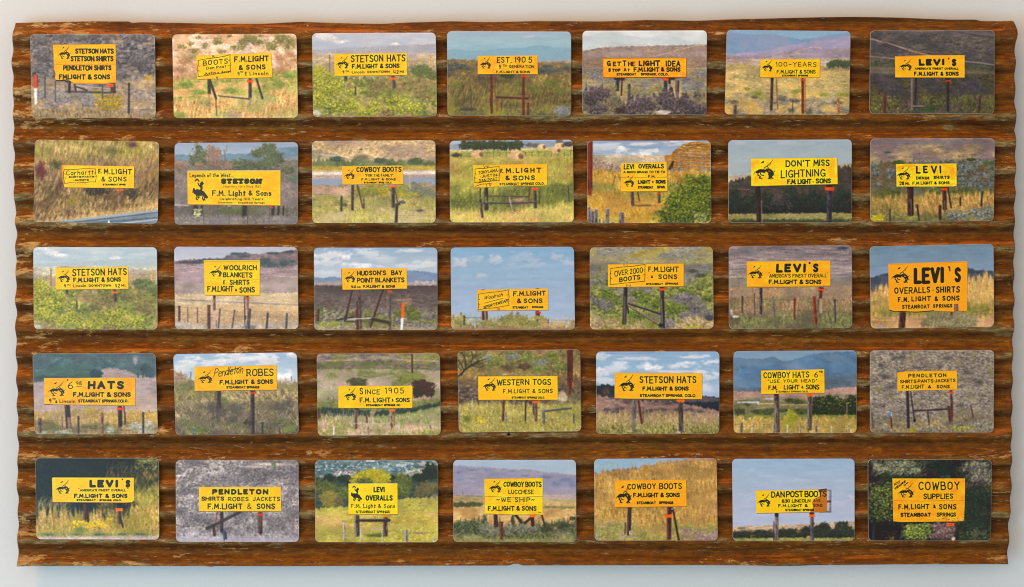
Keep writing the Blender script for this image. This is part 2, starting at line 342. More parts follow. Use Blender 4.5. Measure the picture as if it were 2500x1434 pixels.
def ragged(x0, y0, x1, y1, w=4, dy=0.):
    """the painted torn-paper frame on a sign"""
    r = V.rg; P = []
    A = [(x0, y0), (x1, y0+dy), (x1, y1+dy), (x0, y1)]
    for (ax, ay), (bx, by) in zip(A, A[1:]+A[:1]):
        n = 5
        for i in range(n): P.append((ax+(bx-ax)*i/n+r.uniform(-5, 5), ay+(by-ay)*i/n+r.uniform(-4, 4)))
    P.append(P[0]); W(' '.join('%g,%g' % p for p in P), w, '2a200c')
    for s in (-1, 1):
        X = x0 if s < 0 else x1
        for t in (.3, .6): W('%g,%g %g,%g' % (X, y0+(y1-y0)*t+(dy if s > 0 else 0), X-s*16, y0+(y1-y0)*t+6+(dy if s > 0 else 0)), w*.8, '2a200c')
# --- END PAINTER

# ---------- the wall ----------
WALL_Y = .036
m, nt, bs = material('painted_plaster'); N = NT(nt); tc = N.n('ShaderNodeTexCoord').outputs['Object']
v = N.noise(tc, 2.2, 3, .5)
nt.links.new(N.ramp(v, [(.3, srgb(219, 218, 216)), (.7, srgb(223, 222, 220))]), bs.inputs['Base Color'])
bs.inputs['Roughness'].default_value = .7
h1 = N.noise(tc, 260, 3, .6); h2 = N.noise(tc, 75, 2, .5, off=3.)
b1 = N.bump(h1, .22, .0008); nt.links.new(N.bump(h2, .10, .0012, b1), bs.inputs['Normal'])
xs, zs = (-2.6, 2.6), (-1.9, 1.9)
V8 = [(x, y, z) for y in (WALL_Y, WALL_Y+.12) for x, z in ((xs[0], zs[0]), (xs[1], zs[0]), (xs[1], zs[1]), (xs[0], zs[1]))]
wall = mesh_obj('wall', V8, [(0, 1, 2, 3), (5, 4, 7, 6), (4, 0, 3, 7), (1, 5, 6, 2), (3, 2, 6, 7), (4, 5, 1, 0)], [m]); wall['kind'] = 'structure'

# ---------- the corrugated sheet ----------
PITCH, CREST0 = 64.68, 88.
m, nt, bs = material('rusted_galvanised_iron'); N = NT(nt); tc = N.n('ShaderNodeTexCoord').outputs['Object']
sep = N.n('ShaderNodeSeparateXYZ'); N.l(tc, sep.inputs[0]); px_, pz_ = sep.outputs[0], sep.outputs[2]
ph = N.math('MULTIPLY', N.math('SUBTRACT', pz_, Z(CREST0+4)), 2*math.pi/(PITCH*PX)); crest = N.math('COSINE', ph)   # 1 on a crest
fine = N.noise(tc, 210, 7, .72, (.3, 1, 1.3))
streak = N.noise(tc, 150, 6, .66, (.025, 1, 1.5), off=5.)
big = N.noise(tc, 7, 4, .6, (.6, 1, 1.5), off=2.)
mid_ = N.noise(tc, 30, 7, .7, (.4, 1, 1.2), off=8., dist=.15)
base = N.ramp(N.mix(.38, fine, streak), [(.34, srgb(76, 37, 2)), (.45, srgb(108, 58, 4)), (.53, srgb(130, 73, 6)), (.61, srgb(152, 92, 14)), (.72, srgb(186, 130, 46))])
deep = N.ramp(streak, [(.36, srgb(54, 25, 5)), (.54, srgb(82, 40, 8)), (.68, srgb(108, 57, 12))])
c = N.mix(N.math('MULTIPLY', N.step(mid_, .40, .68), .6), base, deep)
olive = N.ramp(fine, [(.34, srgb(56, 38, 6)), (.52, srgb(104, 74, 14)), (.68, srgb(146, 112, 30))])
c = N.mix(N.math('MULTIPLY', N.step(N.noise(tc, 13, 6, .68, (.5, 1, 1.4), off=21.), .54, .68), .5), c, olive)
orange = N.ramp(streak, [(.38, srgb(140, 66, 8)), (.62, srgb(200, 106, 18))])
upf = N.math('COSINE', N.math('SUBTRACT', ph, 1.4))  # weights rust orange to upward faces, painting in some of the light there
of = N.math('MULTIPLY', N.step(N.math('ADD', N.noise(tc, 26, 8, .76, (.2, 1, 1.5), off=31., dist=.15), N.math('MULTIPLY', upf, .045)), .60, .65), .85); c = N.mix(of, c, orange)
# dark under each crest: part corroded runs, part rib shade put into the colour
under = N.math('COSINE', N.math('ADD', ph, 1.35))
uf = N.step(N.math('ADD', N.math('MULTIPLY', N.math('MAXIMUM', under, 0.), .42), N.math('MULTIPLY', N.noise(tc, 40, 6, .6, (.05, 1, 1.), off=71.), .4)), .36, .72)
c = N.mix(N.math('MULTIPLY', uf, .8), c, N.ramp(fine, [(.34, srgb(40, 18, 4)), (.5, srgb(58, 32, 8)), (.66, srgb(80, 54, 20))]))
# grey zinc left on the crests, ragged
zinc = N.ramp(fine, [(.36, srgb(78, 62, 28)), (.5, srgb(124, 106, 62)), (.63, srgb(164, 148, 104))])
zn = N.noise(tc, 60, 8, .78, (.32, 1, 1.3), off=13., dist=.15)
zsum = N.math('ADD', N.math('MULTIPLY', N.math('POWER', N.math('MAXIMUM', crest, 0.), 2.), .16), zn)
zf = N.math('MULTIPLY', N.step(N.math('ADD', zsum, N.math('MULTIPLY', N.math('SUBTRACT', big, .5), .8)), .63, .70), .72)
c = N.mix(zf, c, zinc)
# flaked tan scale, mostly towards the left end
tan = N.ramp(fine, [(.36, srgb(150, 100, 48)), (.54, srgb(206, 160, 96)), (.70, srgb(236, 206, 156))])
lf = N.step(px_, -.30, -.60)
upf = N.math('COSINE', N.math('SUBTRACT', ph, 1.2))  # tan scale also favours upward faces, adding to their painted light
tf_ = N.math('ADD', N.noise(tc, 52, 8, .76, (.4, 1, 1.1), off=41., dist=.2), N.math('MULTIPLY', lf, .085))
tf_ = N.math('ADD', tf_, N.math('MULTIPLY', upf, .035)); tfac = N.math('MULTIPLY', N.step(tf_, .632, .67), .75); c = N.mix(tfac, c, tan)
# small dark pits and pale scratches
pit = N.step(N.noise(tc, 300, 4, .6, (.5, 1, 1), off=17.), .64, .70); c = N.mix(N.math('MULTIPLY', pit, .75), c, srgb(34, 14, 4))
scr = N.step(N.math('ADD', N.noise(tc, 210, 6, .8, (.22, 1, 1.6), off=55.), N.math('MULTIPLY', N.noise(tc, 14, 3, .5, (.4, 1, 1.5), off=77.), .2)), .71, .76); c = N.mix(N.math('MULTIPLY', scr, .7), c, srgb(200, 168, 118))
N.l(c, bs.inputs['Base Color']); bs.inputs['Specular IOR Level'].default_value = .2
rr = N.n('ShaderNodeMapRange'); rr.inputs[3].default_value = .66; rr.inputs[4].default_value = .42; N.l(zf, rr.inputs[0]); N.l(rr.outputs[0], bs.inputs['Roughness'])
hh = N.math('ADD', N.math('MULTIPLY', fine, .7), N.math('ADD', N.math('MULTIPLY', zf, .12), N.math('MULTIPLY', tfac, .3)))
bb = N.bump(hh, .4, .0010); bb = N.bump(N.noise(tc, 22, 3, .5, (.4, 1, 1), off=61.), .15, .004, bb); N.l(bb, bs.inputs['Normal'])
rust = m

rg = np.random.default_rng(5)
top_edge = [(30,53),(60,53),(180,51),(310,50),(318,54),(340,52),(450,54),(560,57),(640,57),(690,54),(735,51),(765,52),(860,56),(930,57),(1000,53),(1100,50),(1180,52),(1300,50),(1460,51),(1580,48),(1700,49),(1790,47),(1900,44),(2000,42),(2120,41),(2205,42),(2320,46),(2385,46),(2400,49),(2474,50),(2490,56)]
bot_edge = [(30,1383),(100,1382.5),(500,1382.5),(516,1384),(524,1382.5),(700,1382.8),(1000,1381.5),(1240,1381.3),(1250,1378.5),(1256,1376),(1266,1377),(1276,1381),(1500,1380.5),(1700,1380),(1850,1381),(1880,1382.5),(1950,1382),(1985,1380),(2022,1380),(2028,1378.5),(2036,1380),(2200,1378),(2465,1377.5)]
lef_edge = [(40,32),(80,30),(144,28),(200,30),(297,31),(377,32),(440,32),(510,34),(522,37),(600,37.5),(700,37.5),(833,37),(900,39),(987,41),(1099,43),(1160,41),(1250,42),(1320,42.5),(1390,41)]
rig_edge = [(40,2476),(62,2481),(84,2483),(130,2481),(228,2480),(300,2482),(420,2480),(520,2479),(600,2478),(777,2476),(860,2474),(1000,2472),(1130,2471),(1237,2468),(1314,2464),(1390,2460)]
def ip(t, pts): return np.interp(t, [p[0] for p in pts], [p[1] for p in pts])
NX, NZ = 424, 440
U, Wv = np.meshgrid(np.linspace(0, 1, NX), np.linspace(0, 1, NZ))
yy = 52+Wv*1330
for _ in range(3):
    xx = ip(yy, lef_edge)*(1-U)+ip(yy, rig_edge)*U
    t_, b_ = ip(xx, top_edge), ip(xx, bot_edge)
    # keep the crests level: only the outermost rows follow the ragged cut
    s0 = 80.; y0 = 52+Wv*1330
    yy = np.where(y0 < 52+s0, t_+(y0-52)*(52+s0-t_)/s0, np.where(y0 > 1382-s0, b_-(1382-y0)*(b_-(1382-s0))/s0, y0))
hN, wN = U.shape
wob = (vn(hN, wN, 110, 60, rg)-.5)*3+(vn(hN, wN, 40, 22, rg)-.5)*.8
tw = (yy-CREST0+wob)/PITCH*2*np.pi
cz = np.cos(tw); prof = ((1-cz)/2)**1.05
dep = prof*.0100+(vn(hN, wN, 40, 16, rg)-.5)*.0008+(vn(hN, wN, 12, 6, rg)-.5)*.0002
edge = np.minimum(np.minimum(xx-ip(yy, lef_edge), ip(yy, rig_edge)-xx), 60)/60
dep = dep+(1-edge)**2*(vn(hN, wN, 12, 9, rg)-.45)*.006                 # the cut ends are bent about
topb = np.clip(1-(yy-t_)/34, 0, 1); dep = dep+topb**1.5*(.002+(vn(hN, wN, 16, 500, rg)-.5)*.010)
corner = np.clip(1-np.hypot((xx-2474)/34, (yy-66)/34), 0, 1); dep = dep-corner*.010
crease = np.clip(1-np.abs(yy-(306+(xx-2380)*.12))/7, 0, 1)*np.clip((xx-2330)/60, 0, 1); dep = dep+crease*.004
holes = [(302,83.,4.5),(1242,1061,3.8),(365,1061,3.),(328,1321,3.),(749,61,2.6)]
GX = X(xx); GZ = Z(yy)
keep = np.ones((NZ-1, NX-1), bool)
P = np.stack([GX, dep, GZ], -1)
for hx, hy, r in holes:
    d = np.hypot(xx-hx, yy-hy); i, j = np.unravel_index(d.argmin(), d.shape)
    keep[i-1:i+1, j-1:j+1] = False
    ring = [(i-1, j-1), (i-1, j), (i-1, j+1), (i, j+1), (i+1, j+1), (i+1, j), (i+1, j-1), (i, j-1)]
    for k, (a, b) in enumerate(ring):
        an = math.radians(-135+45*k); P[a, b, 0] = X(hx+r*math.cos(an)*1.1); P[a, b, 2] = Z(hy+r*math.sin(an))
idx = np.arange(NX*NZ).reshape(NZ, NX)
F = np.stack([idx[:-1, :-1], idx[1:, :-1], idx[1:, 1:], idx[:-1, 1:]], -1)[keep]
root = link(bpy.data.objects.new('corrugated_panel', None)); root.location = (X(1250), .02, Z(1380))
root['label'] = 'long rusty brown corrugated metal panel with ragged ends mounted on the white wall'; root['category'] = 'metal panel'
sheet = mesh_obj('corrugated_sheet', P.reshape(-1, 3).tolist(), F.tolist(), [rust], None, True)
sheet.parent = root; sheet.matrix_parent_inverse = root.matrix_world.inverted()
sheet.parent = root; sheet.location = (-root.location.x, -root.location.y, -root.location.z); sheet.matrix_parent_inverse.identity()
sm = sheet.modifiers.new('thickness', 'SOLIDIFY'); sm.thickness = .0009; sm.offset = 0
# timber battens that hold the sheet off the wall
wm, nt, bs = material('batten_timber'); N = NT(nt); tc = N.n('ShaderNodeTexCoord').outputs['Object']
nt.links.new(N.ramp(N.noise(tc, 30, 5, .6, (.2, 1, 3)), [(.3, srgb(120, 84, 50)), (.7, srgb(170, 130, 88))]), bs.inputs['Base Color']); bs.inputs['Roughness'].default_value = .7
def box(name, x0, x1, y0, y1, z0, z1, mats, parent):
    vs = [(x, y, z) for y in (y0, y1) for x, z in ((x0, z0), (x1, z0), (x1, z1), (x0, z1))]
    o = mesh_obj(name, vs, [(0, 1, 2, 3), (5, 4, 7, 6), (4, 0, 3, 7), (1, 5, 6, 2), (3, 2, 6, 7), (4, 5, 1, 0)], mats, parent)
    o.location = (-parent.location.x, -parent.location.y, -parent.location.z); return o
for py in (420, 1000): box('batten', X(220), X(2280), .0125, WALL_Y-.0005, Z(py+36), Z(py), [wm], root)

# --- CARDS: what each photograph shows, in zoomed-photo coordinates
def c1():
    L('200,200 1300,200', '2a2836 464452 6c6a76 928e94 b8b0b0', 10, 6, emb=.75, pal2='4c4648 76706c 9c9288 bcae9c', s2=40, con=1.35)
    for x, y, a, b in [(330,330,70,45),(470,300,60,30),(340,440,80,50),(600,310,60,30),(1120,310,80,35),(1130,480,110,50),(980,600,70,50),(1090,430,60,30),(340,560,70,45),(1180,650,60,35)]:
        B(x, y, a, b, '2e2c3a 54525f 7c7a84 a4a0a4', 2.5)
    L('200,640 500,650 800,690 1300,600', '4a4650 726c70 988e88 b4a694 ccbca4', 7, 5, emb=.6, rough=5, soft=24, pal2='746858 9c8c74 bca88c d0bea0', s2=50)
    for x, y, a, b in [(500,790,110,60),(720,790,130,70),(330,760,70,50),(900,700,60,40)]: B(x, y, a, b, '4c4a54 77747a a09c98 bab6a6', 2.5)
    B(880, 830, 110, 75, '4a4a34 76743e 9c9650 b8ae68', 2.5); D(150, 760, 770, 980, 900, 'd99c1e e8b03a c88a20 b48a30', 9)
    D(30, 1160, 610, 1215, 650, 'd8b01e b8981e e0c030', 9); B(780, 750, 50, 35, '70703a a0984c b8ac5c', 2)
    L('200,880 700,870 1300,930', '5a5048 8a7a60 ac9a74 c4b490', 2.5, 7, shear=.3, rough=6, soft=12, emb=.3)
    W('620,690 940,720', 10, 'c4bcbc', .9); W('530,738 900,748', 16, '4a4654', .9); post(560,655,556,750,22,'2a2428'); post(600,670,610,740,16,'3a3034'); post(905,670,915,750,42,'4a3430')
    W('620,700 700,730', 12, '3a343a')
    fence('302,600,700,8,4a4a56 362,605,790,9,3a4a4c 445,650,820,9,4a4a4e 825,690,800,8,3a4440 1038,670,915,17,2f3440', ('260,690 440,680 830,700 1250,740', '940,810 1250,830', '950,880 1250,885'), wa=.5)
    poly('272,602 296,602 298,712 274,712', 'e8502a'); poly('274,712 298,712 298,838 286,846 278,838', 'e6e8ee')
    sign('428,362 930,357 934,662 880,664 830,672 590,668 550,642 520,640 460,648 442,634 448,600 436,560', 'fdb70a')
    W('440,522 930,518', 3, 'a06a08', .7); W('455,650 520,650 545,662', 10, '2a1c14'); W('590,670 700,672 830,674 940,662', 8, 'd9900c')
    W('440,370 470,420', 2.5, 'b07808', .6); W('436,590 460,570', 3, 'b07808', .7)
    H(470, 370, 570, 480); T('STETSON HATS', 605, 392, 916, 432, 9); T('STETSON SHIRTS', 568, 452, 914, 494, 9)
    T('PENDLETON SHIRTS', 508, 527, 898, 567, 9); T('FMLIGHT & SONS', 474, 600, 888, 640, 9, gap=1.4); tag(860, 678, 914, 700)
def c2():
    L('1300,200 2500,200', 'a08478 d2b8a4 ecd4c0 f8e6d4 fff0e2', 9, 5, emb=.4, pal2='b89478 d8b490 e8c8a4 f0d8b8', s2=30)
    for x, y, a, b in [(1745,335,50,33),(1650,365,32,26),(1530,350,32,22),(1460,375,40,25),(1560,410,55,30),(1950,340,50,40),(2010,310,80,50),(1880,380,45,28),(1940,385,40,25),(2080,330,50,35),(2180,370,80,45),(2260,310,90,50),(2320,350,70,60),(1780,415,50,20),(1540,480,70,40),(1460,470,50,40),(1840,290,30,18),(1600,300,30,18),(2100,290,20,12)]:
        B(x, y, a, b, '4c4c40 7a7850 a09a66 c8b886', 2.2, rough=.6, soft=.5)
    L('1300,430 1500,460 1600,520 2200,540 2300,500 2500,400', '8c6c58 b8906c d4ac88 e8c8a4', 6, 5, rough=14, soft=25, pal2='c8a484 dcbc9c ecd0b4 f4e0cc', s2=30)
    for x, y, a, b in [(1450,560,90,40),(2250,470,60,50),(2330,440,60,40),(1480,500,60,30)]: B(x, y, a, b, '8c7058 b08c6c c8a884', 2.2, soft=.6)
    L('1300,650 1600,630 2100,600 2500,560', '5c7040 86964e a8ac5c ccc07c dcc898', 6, 4, rough=10, soft=18, pal2='c89c60 dcb880 e8c898', s2=30)
    for x, y, a, b in [(1500,680,80,35),(1600,740,90,30),(1560,790,80,25),(2240,670,60,45),(2330,610,70,50),(1850,730,90,30),(2150,600,60,30),(1430,800,60,30)]: B(x, y, a, b, '4c6838 7a9448 98ac58 bcc070', 2, soft=.5)
    L('1300,800 1700,790 2000,760 2500,680', '8c6c48 c09860 dcb87c ecd09c f4e0b8', 2.2, 9, shear=-.2, rough=10, soft=25, emb=.3, pal2='90985c b4b474 d4c88c', s2=40)
    S(260, 1390, 850, 2400, 960, 'e8c890 d0a468 b08850 f4e0b0 98985c c8b070', 60, 4, .1)
    B(1880, 925, 110, 35, '7a6a84 a0907c b8a8ac', 2, soft=.7, a=.7); B(1440, 925, 60, 30, '6c7c3c a4ac50', 2, a=.7)
    W('1760,772 1990,795 2000,800', 13, '4c4448'); W('1760,768 1990,790', 5, 'c0b4b0'); W('2030,800 2110,806', 6, 'c8b8a8')
    post(1680,640,1682,760,28,'3c3430'); post(1685,640,1738,800,20,'2c3434'); post(2010,635,2010,790,26,'3a343c'); post(2060,632,2112,800,16,'2c3430')
    W('1735,790 1742,930', 9, '4a4038', .7); W('2010,790 2012,880', 14, 'a08868', .6); W('1680,760 1684,900', 20, 'a08468', .6)
    tag(1984, 645, 2034, 666)
    sign('1576,448 2178,426 2190,624 1586,640', 'fdc504'); ragged(1592, 490, 1852, 622, 4.5, -45); W('1705,447 1712,462 1718,448 1724,462', 4, '2a200c'); W('1738,618 1744,634 1752,618', 5, '2a200c')
    T('BOOTS', 1630, 490, 1832, 530, 7, -18, gap=1.8); T('Dan Post', 1658, 540, 1818, 562, 5, -16, gap=1.4); T('Justin ~ Ariat', 1640, 583, 1858, 604, 5, -18, gap=1.1)
    T('F.M.LIGHT', 1882, 456, 2162, 502, 8.5, -8, bold=1.15, gap=1.4); T('& SONS', 1918, 527, 2136, 566, 8, -8, gap=1.9); T('9', 1908, 580, 1926, 614, 6); T('TH', 1930, 575, 1954, 588, 4); T('{ Lincoln', 1966, 580, 2156, 610, 6, -4, gap=1.5)
def c3(w=0):
    ox, oy, k = (0, 0, 1.) if not w else w[:3]
    sky = 'a4b0c8 b2bccf c4cad6 d8dade' if not w else '9fb8cc adc2d0 bccdd6 d2dcdc'
    L('0,-100 3000,-100', sky, 50, 12, emb=.1, con=.5, octv=3)
    cloud(200, 165, 130, 50, 'dcdde2', .8); cloud(330, 195, 90, 22, 'e0e0e2', .7); cloud(820, 212, 60, 18, 'e6e6ea', .9); cloud(1050, 180, 120, 25, 'c4c8d4', .7)
    L('0,270 600,240 1300,205', '9aa0b4 a9abb9 b4b3bc' if not w else 'a4b8c4 b0c0c8 bccacc', 14, 4, con=.7, rough=2, soft=5)
    L('0,300 500,290 1300,300', 'a0967c bcae94 d0c4ac e0d8c4' if not w else 'aeb4a0 c4c6b0 d8d8c4 e0e0d0', 12, 3, rough=3, soft=3, pal2='a898a0 b8acac c8bcb8', s2=40)
    L('0,370 500,380 900,350 1300,350', '827a6c a2987c bcae8e d2c8a8', 9, 3, rough=5, soft=6)
    post(238,310,238,490,9,'8a5c48'); W('240,410 290,412', 7, 'b89c90'); W('160,340 160,420', 7, 'c8b8a8'); post(1144,305,1144,440,13,'cc9c68'); W('1185,320 1185,420', 6, 'd0c4b8'); W('975,370 975,420', 4, '8c7c6c')
    L('0,430 300,480 600,520 950,470 1300,470', '3f4a30 5f6e3a 84904c a4aa62 c4c086', 7, 5, rough=14, emb=.55, pal2='6a5c44 8c7e58 aa9c6c c6b484', s2=45, soft=8)
    B(1060, 450, 110, 55, '3c5038 5c7444 7c9058 a0ac74', 2.4); B(1150, 490, 60, 45, '40583c 6a804c 8ea05c', 2.4); B(140, 460, 70, 60, '485c28 8a9c34 c0c850 dce070', 2.4)
    for x, y, a, b in [(190,530,150,60),(140,620,80,100),(260,620,120,80),(330,560,90,50),(160,720,110,70),(650,780,70,60),(830,720,130,60),(380,760,140,70),(560,820,110,50),(850,800,110,50),(1000,790,80,60),(450,640,90,40)]:
        B(x, y, a, b, '34441c 5f7428 94a43c c4cc5c dce084', 2.2, rough=.6, con=1.5)
    for x, y, a, b in [(740,590,90,60),(640,620,60,80),(1080,620,110,60),(1120,690,80,50),(960,560,90,40)]: B(x, y, a, b, '4c4434 6f6844 968c5a b8aa74', 2.2, rough=.6, con=1.4, soft=.5)
    D(170, 90, 480, 460, 850, 'd4dc6c a8b844 e4e89c 8ca034', 10); D(150, 480, 700, 1180, 850, 'c8d068 a0a84c dcdc94 8c8c48', 9); D(40, 700, 810, 820, 860, '5c3434 6c4840', 9)
    W('470,600 470,670', 12, '4a4a50'); W('490,610 490,680', 8, 'b8a890'); post(382,505,382,550,24,'2c3440'); W('382,535 382,640', 12, 'b0a890', .6); post(808,500,818,610,32,'4c4044'); W('930,690 1200,700', 3, '5c5040', .5)
    B(120, 830, 60, 40, 'b8c4c0 d4dcd4', 2, soft=.8, a=.8); tag(780, 514, 838, 535, 'f47a14')
    sign('277,302 932,293 934,493 283,500', 'fdc606'); T('STETSON HATS', 428, 315, 920, 376, 9, -8, gap=1.4, sp=3); T('F.M.LIGHT & SONS', 438, 394, 868, 434, 8.5, -6, gap=1.4); H(298, 322, 414, 438)
    T('9', 354, 452, 372, 480, 6); T('TH', 382, 452, 412, 464, 4.5); T('*Lincoln', 430, 454, 552, 478, 5, -2); T('DOWNTOWN', 578, 454, 778, 474, 6, -2, gap=1.5); T('42', 812, 448, 858, 482, 6, gap=1.4); T('MI', 868, 452, 906, 474, 5.5)
def c4():
    G('77 a0b4c8 200 9cbccb 350 8fb4c8'); cloud(2040, 145, 70, 18, 'c8ccd8', .7); cloud(1900, 110, 200, 12, 'aabccc', .5)
    L('1280,275 1330,262 1420,262 1540,275 1700,262 1800,252 1950,250 2060,230 2110,222 2180,230 2260,245 2420,252', '7fa4bc 89aec2 94b6c6', 30, 8, con=.6, soft=3, rough=2)
    L('1280,352 1500,345 2000,350 2160,362 2420,350', '8c9cac a4a4ac b4a8a4', 20, 3, con=.8, soft=3)
    L('1280,352 1500,350 1560,356 2100,372 2420,376', '4a4c34 706c48 968a60 ac9e78', 10, 3, rough=3, soft=2, pal2='5c5040 8c7858 a8946c', s2=40)
    L('1280,380 1560,400 2100,420 2420,400', '2c3430 48504c 68706c 8c8c74', 8, 3, rough=8, soft=5, pal2='5a4c3a 84704e a08a60', s2=30)
    for x, y, a, b in [(2150,445,70,25),(2260,450,80,25),(2370,430,60,25),(1340,400,70,18),(1480,430,60,20),(2200,410,60,14)]: B(x, y, a, b, '2a302e 48504a 6c7064 8c8c7c', 2, soft=.4)
    L('1280,480 1560,500 2100,490 2420,500', '3c4024 645c34 887a4c a8945c c0ac74', 4, 6, rough=8, soft=10, shear=-.3, pal2='443c2c 60543c 7e7050', s2=50)
    L('1280,560 1700,560 2420,620', '38361f 5c5430 80704a a08c60', 2.2, 9, rough=8, soft=22, shear=-.25, emb=.3, pal2='605c34 847c44 a09454', s2=50)
    for x, y, a, b in [(1380,590,50,50),(2060,600,80,40),(2230,560,90,40),(2300,640,80,40),(1950,560,60,40)]: B(x, y, a, b, '4a5028 6c7438 8c8c4c', 2, soft=.6)
    L('1280,770 1500,800 1800,790 2420,780', '3c3c30 64603c 8a8450 a89c64', 3, 6, rough=6, soft=14, shear=.2, pal2='7c7a30 989440', s2=40); B(1470, 800, 90, 14, '2c2c34 4a4448 68645c', 2); B(2330, 815, 80, 55, '50585c 7c8488 a4a8a8', 2.5)
    S(120, 1300, 640, 2400, 850, '8c8850 3c3c24 a8a068 5c5c34', 34, 3); D(30, 1700, 800, 2100, 855, 'a4a030 c0b830', 7); D(8, 1420, 465, 1470, 490, 'c8c41c a8ac24', 12); B(1830, 500, 70, 22, '28441c 406028', 2)
    W('1505,600 1507,800', 4, '3c3428'); W('2360,500 2400,640', 5, '6c5840', .5)
    W('1705,520 1742,790 1738,815', 12, '8a5638'); W('2008,490 2018,740', 12, '8c6040'); post(2018,740,2018,855,22,'5c3028'); W('1738,690 1965,700 2012,704', 20, '4a2220'); W('1738,683 1965,693', 5, '8c5c50')
    post(1688,485,1692,838,21,'5c2818', '7c4430'); post(1975,490,1978,855,24,'5e2816', '80442e'); W('1680,680 1680,780', 7, '5c2018')
    tag(1957, 494, 2003, 512, 'd83c10')
    sign('1566,320 2104,317 2105,484 1567,484', 'fcb50c', tex=.03); W('2060,325 2085,345 2092,390', 2.5, 'b06c08', .7); W('1700,460 1730,475', 6, 'e08c08', .6)
    T('EST. 190 5', 1738, 332, 2052, 384, 7.5, -4, gap=1.5); T('5', 1757, 402, 1778, 436, 6.5); T('TH', 1792, 398, 1824, 414, 4.5); W('1795,420 1826,418', 2.5, '2a200c'); T('GENERATION', 1848, 403, 2072, 430, 6, gap=1.5); T('F.M.LIGHT & SONS', 1732, 454, 2036, 476, 6, gap=1.3); H(1586, 330, 1690, 440)
def c5():
    G('88 d4dae0 250 c6d2da'); L('60,150 200,110 330,105 480,130 620,160 700,140 830,125 900,150 1000,185 1200,200', 'bccad4 c4d0d8 ccd6da', 30, 8, con=.6, soft=5)
    L('60,210 150,200 300,185 1200,200', 'c0ccd4 c8d2d6', 30, 6, con=.6, soft=10)
    L('60,265 120,255 220,238 500,226 900,218 1200,212', '7c6a6c 94827c ac9a8c bca898', 7, 2.5, rough=2, soft=2, pal2='8c7880 a0908c b4a498', s2=40, con=.8)
    W('60,290 220,245', 10, '6c6a58', .5); W('560,380 700,318 830,285 950,250 1080,222 1150,215', 6, 'd8bca4', .8)
    L('60,330 600,320 1200,330', '6c5c5c 86746c a08c78 b4a08c', 6, 3, soft=30, con=.8, emb=.6); W('60,428 250,412', 5, 'c8b8a4', .7); W('980,422 1170,415', 5, 'c8b8a4', .7)
    L('60,432 300,425 1000,425 1200,420', '54505c 74707a 94908c aca48c', 6, 2.6, rough=3, soft=4, pal2='7a7054 9c9068 b4a67c', s2=30)
    L('60,520 600,540 1200,530', '5c5a64 7f7c80 a09c8c b8ac88', 8, 2.4, rough=4, soft=10, pal2='a89c6c c0b080', s2=26)
    W('60,560 1160,565', 6, 'b8ac84', .6)
    post(385,508,376,620,34,'2c3444', '4c5468'); post(420,520,415,660,14,'4a3428'); W('366,508 430,512', 30, '2a2830'); post(484,560,482,760,26,'4a3e44'); post(802,530,802,680,32,'2e3040', '4a4c60'); W('832,508 838,550', 20, '2a2420'); W('815,512 875,512', 18, '2c2420'); post(888,510,892,640,10,'7a5c40'); post(910,530,905,660,26,'463c44')
    for x, y, a, b in [(540,620,90,50),(680,640,90,50),(330,600,60,40),(1000,660,90,50),(1110,640,60,40),(740,600,60,40)]: B(x, y, a, b, '544c54 7a745c a49c6c c4b884', 2, soft=.5)
    L('60,620 130,590 260,600 400,700 560,680 720,640 830,610 950,660 1100,640 1200,620', '231c28 40343f 60525a 8a7c80 a89c9c', 4, 3.6, rough=22, soft=6, shear=-.3, con=1.35, emb=.6, pal2='4a4440 7c745c a09870', s2=36)
    for x, y, a, b in [(160,670,90,80),(250,640,70,60),(600,740,110,60),(800,720,90,70),(960,720,100,60),(1080,780,80,50),(200,780,90,40)]: B(x, y, a, b, '1e1824 3c3240 6a5e6c 9c90a0', 2, rough=.6, con=1.6)
    S(150, 90, 660, 1150, 820, 'a89ca4 786c78 c8bcbc 2c2430', 50, 3, .3, .9); B(780, 805, 70, 22, 'b8b0a8 dcd8d0', 2.5); B(400, 790, 60, 30, '2c1c20 4a3034', 2, a=.8); D(40, 80, 790, 360, 820, 'a8a47c c4bc94', 8)
    tag(778, 507, 830, 528, 'f0501c')
    sign('254,332 985,329 985,499 254,504', 'fba00a', tex=.03, edge='5a2c08'); W('256,334 984,331', 4, 'a85008', .8); W('256,502 984,498', 5, '8c3c08', .8); W('984,332 984,500', 4, 'a85008', .7); W('256,334 256,502', 4, 'a85008', .7)
    c = '30170a'
    T('G', 290, 354, 328, 402, 10, col=c); T('ET', 342, 362, 416, 402, 9, col=c); T('T', 426, 352, 462, 402, 10, col=c); T('HE', 474, 362, 534, 402, 9, col=c); T('LIGHT', 568, 354, 754, 402, 12, -2, col=c); T('IDEA', 802, 354, 934, 404, 10, col=c, gap=1.4)
    T('S', 302, 420, 324, 450, 8.5, col=c); T('TOP', 334, 424, 410, 450, 7.5, col=c, gap=1.5); T('A', 436, 418, 462, 448, 8, col=c); T('T', 470, 424, 488, 448, 7.5, col=c); T('F.M.LIGHT & SONS', 522, 412, 934, 450, 9, 0, col=c)
    T('STEAMBOAT', 374, 462, 546, 484, 6.5, col=c); T('SPRINGS, COLO.', 584, 462, 830, 484, 6.5, col=c)
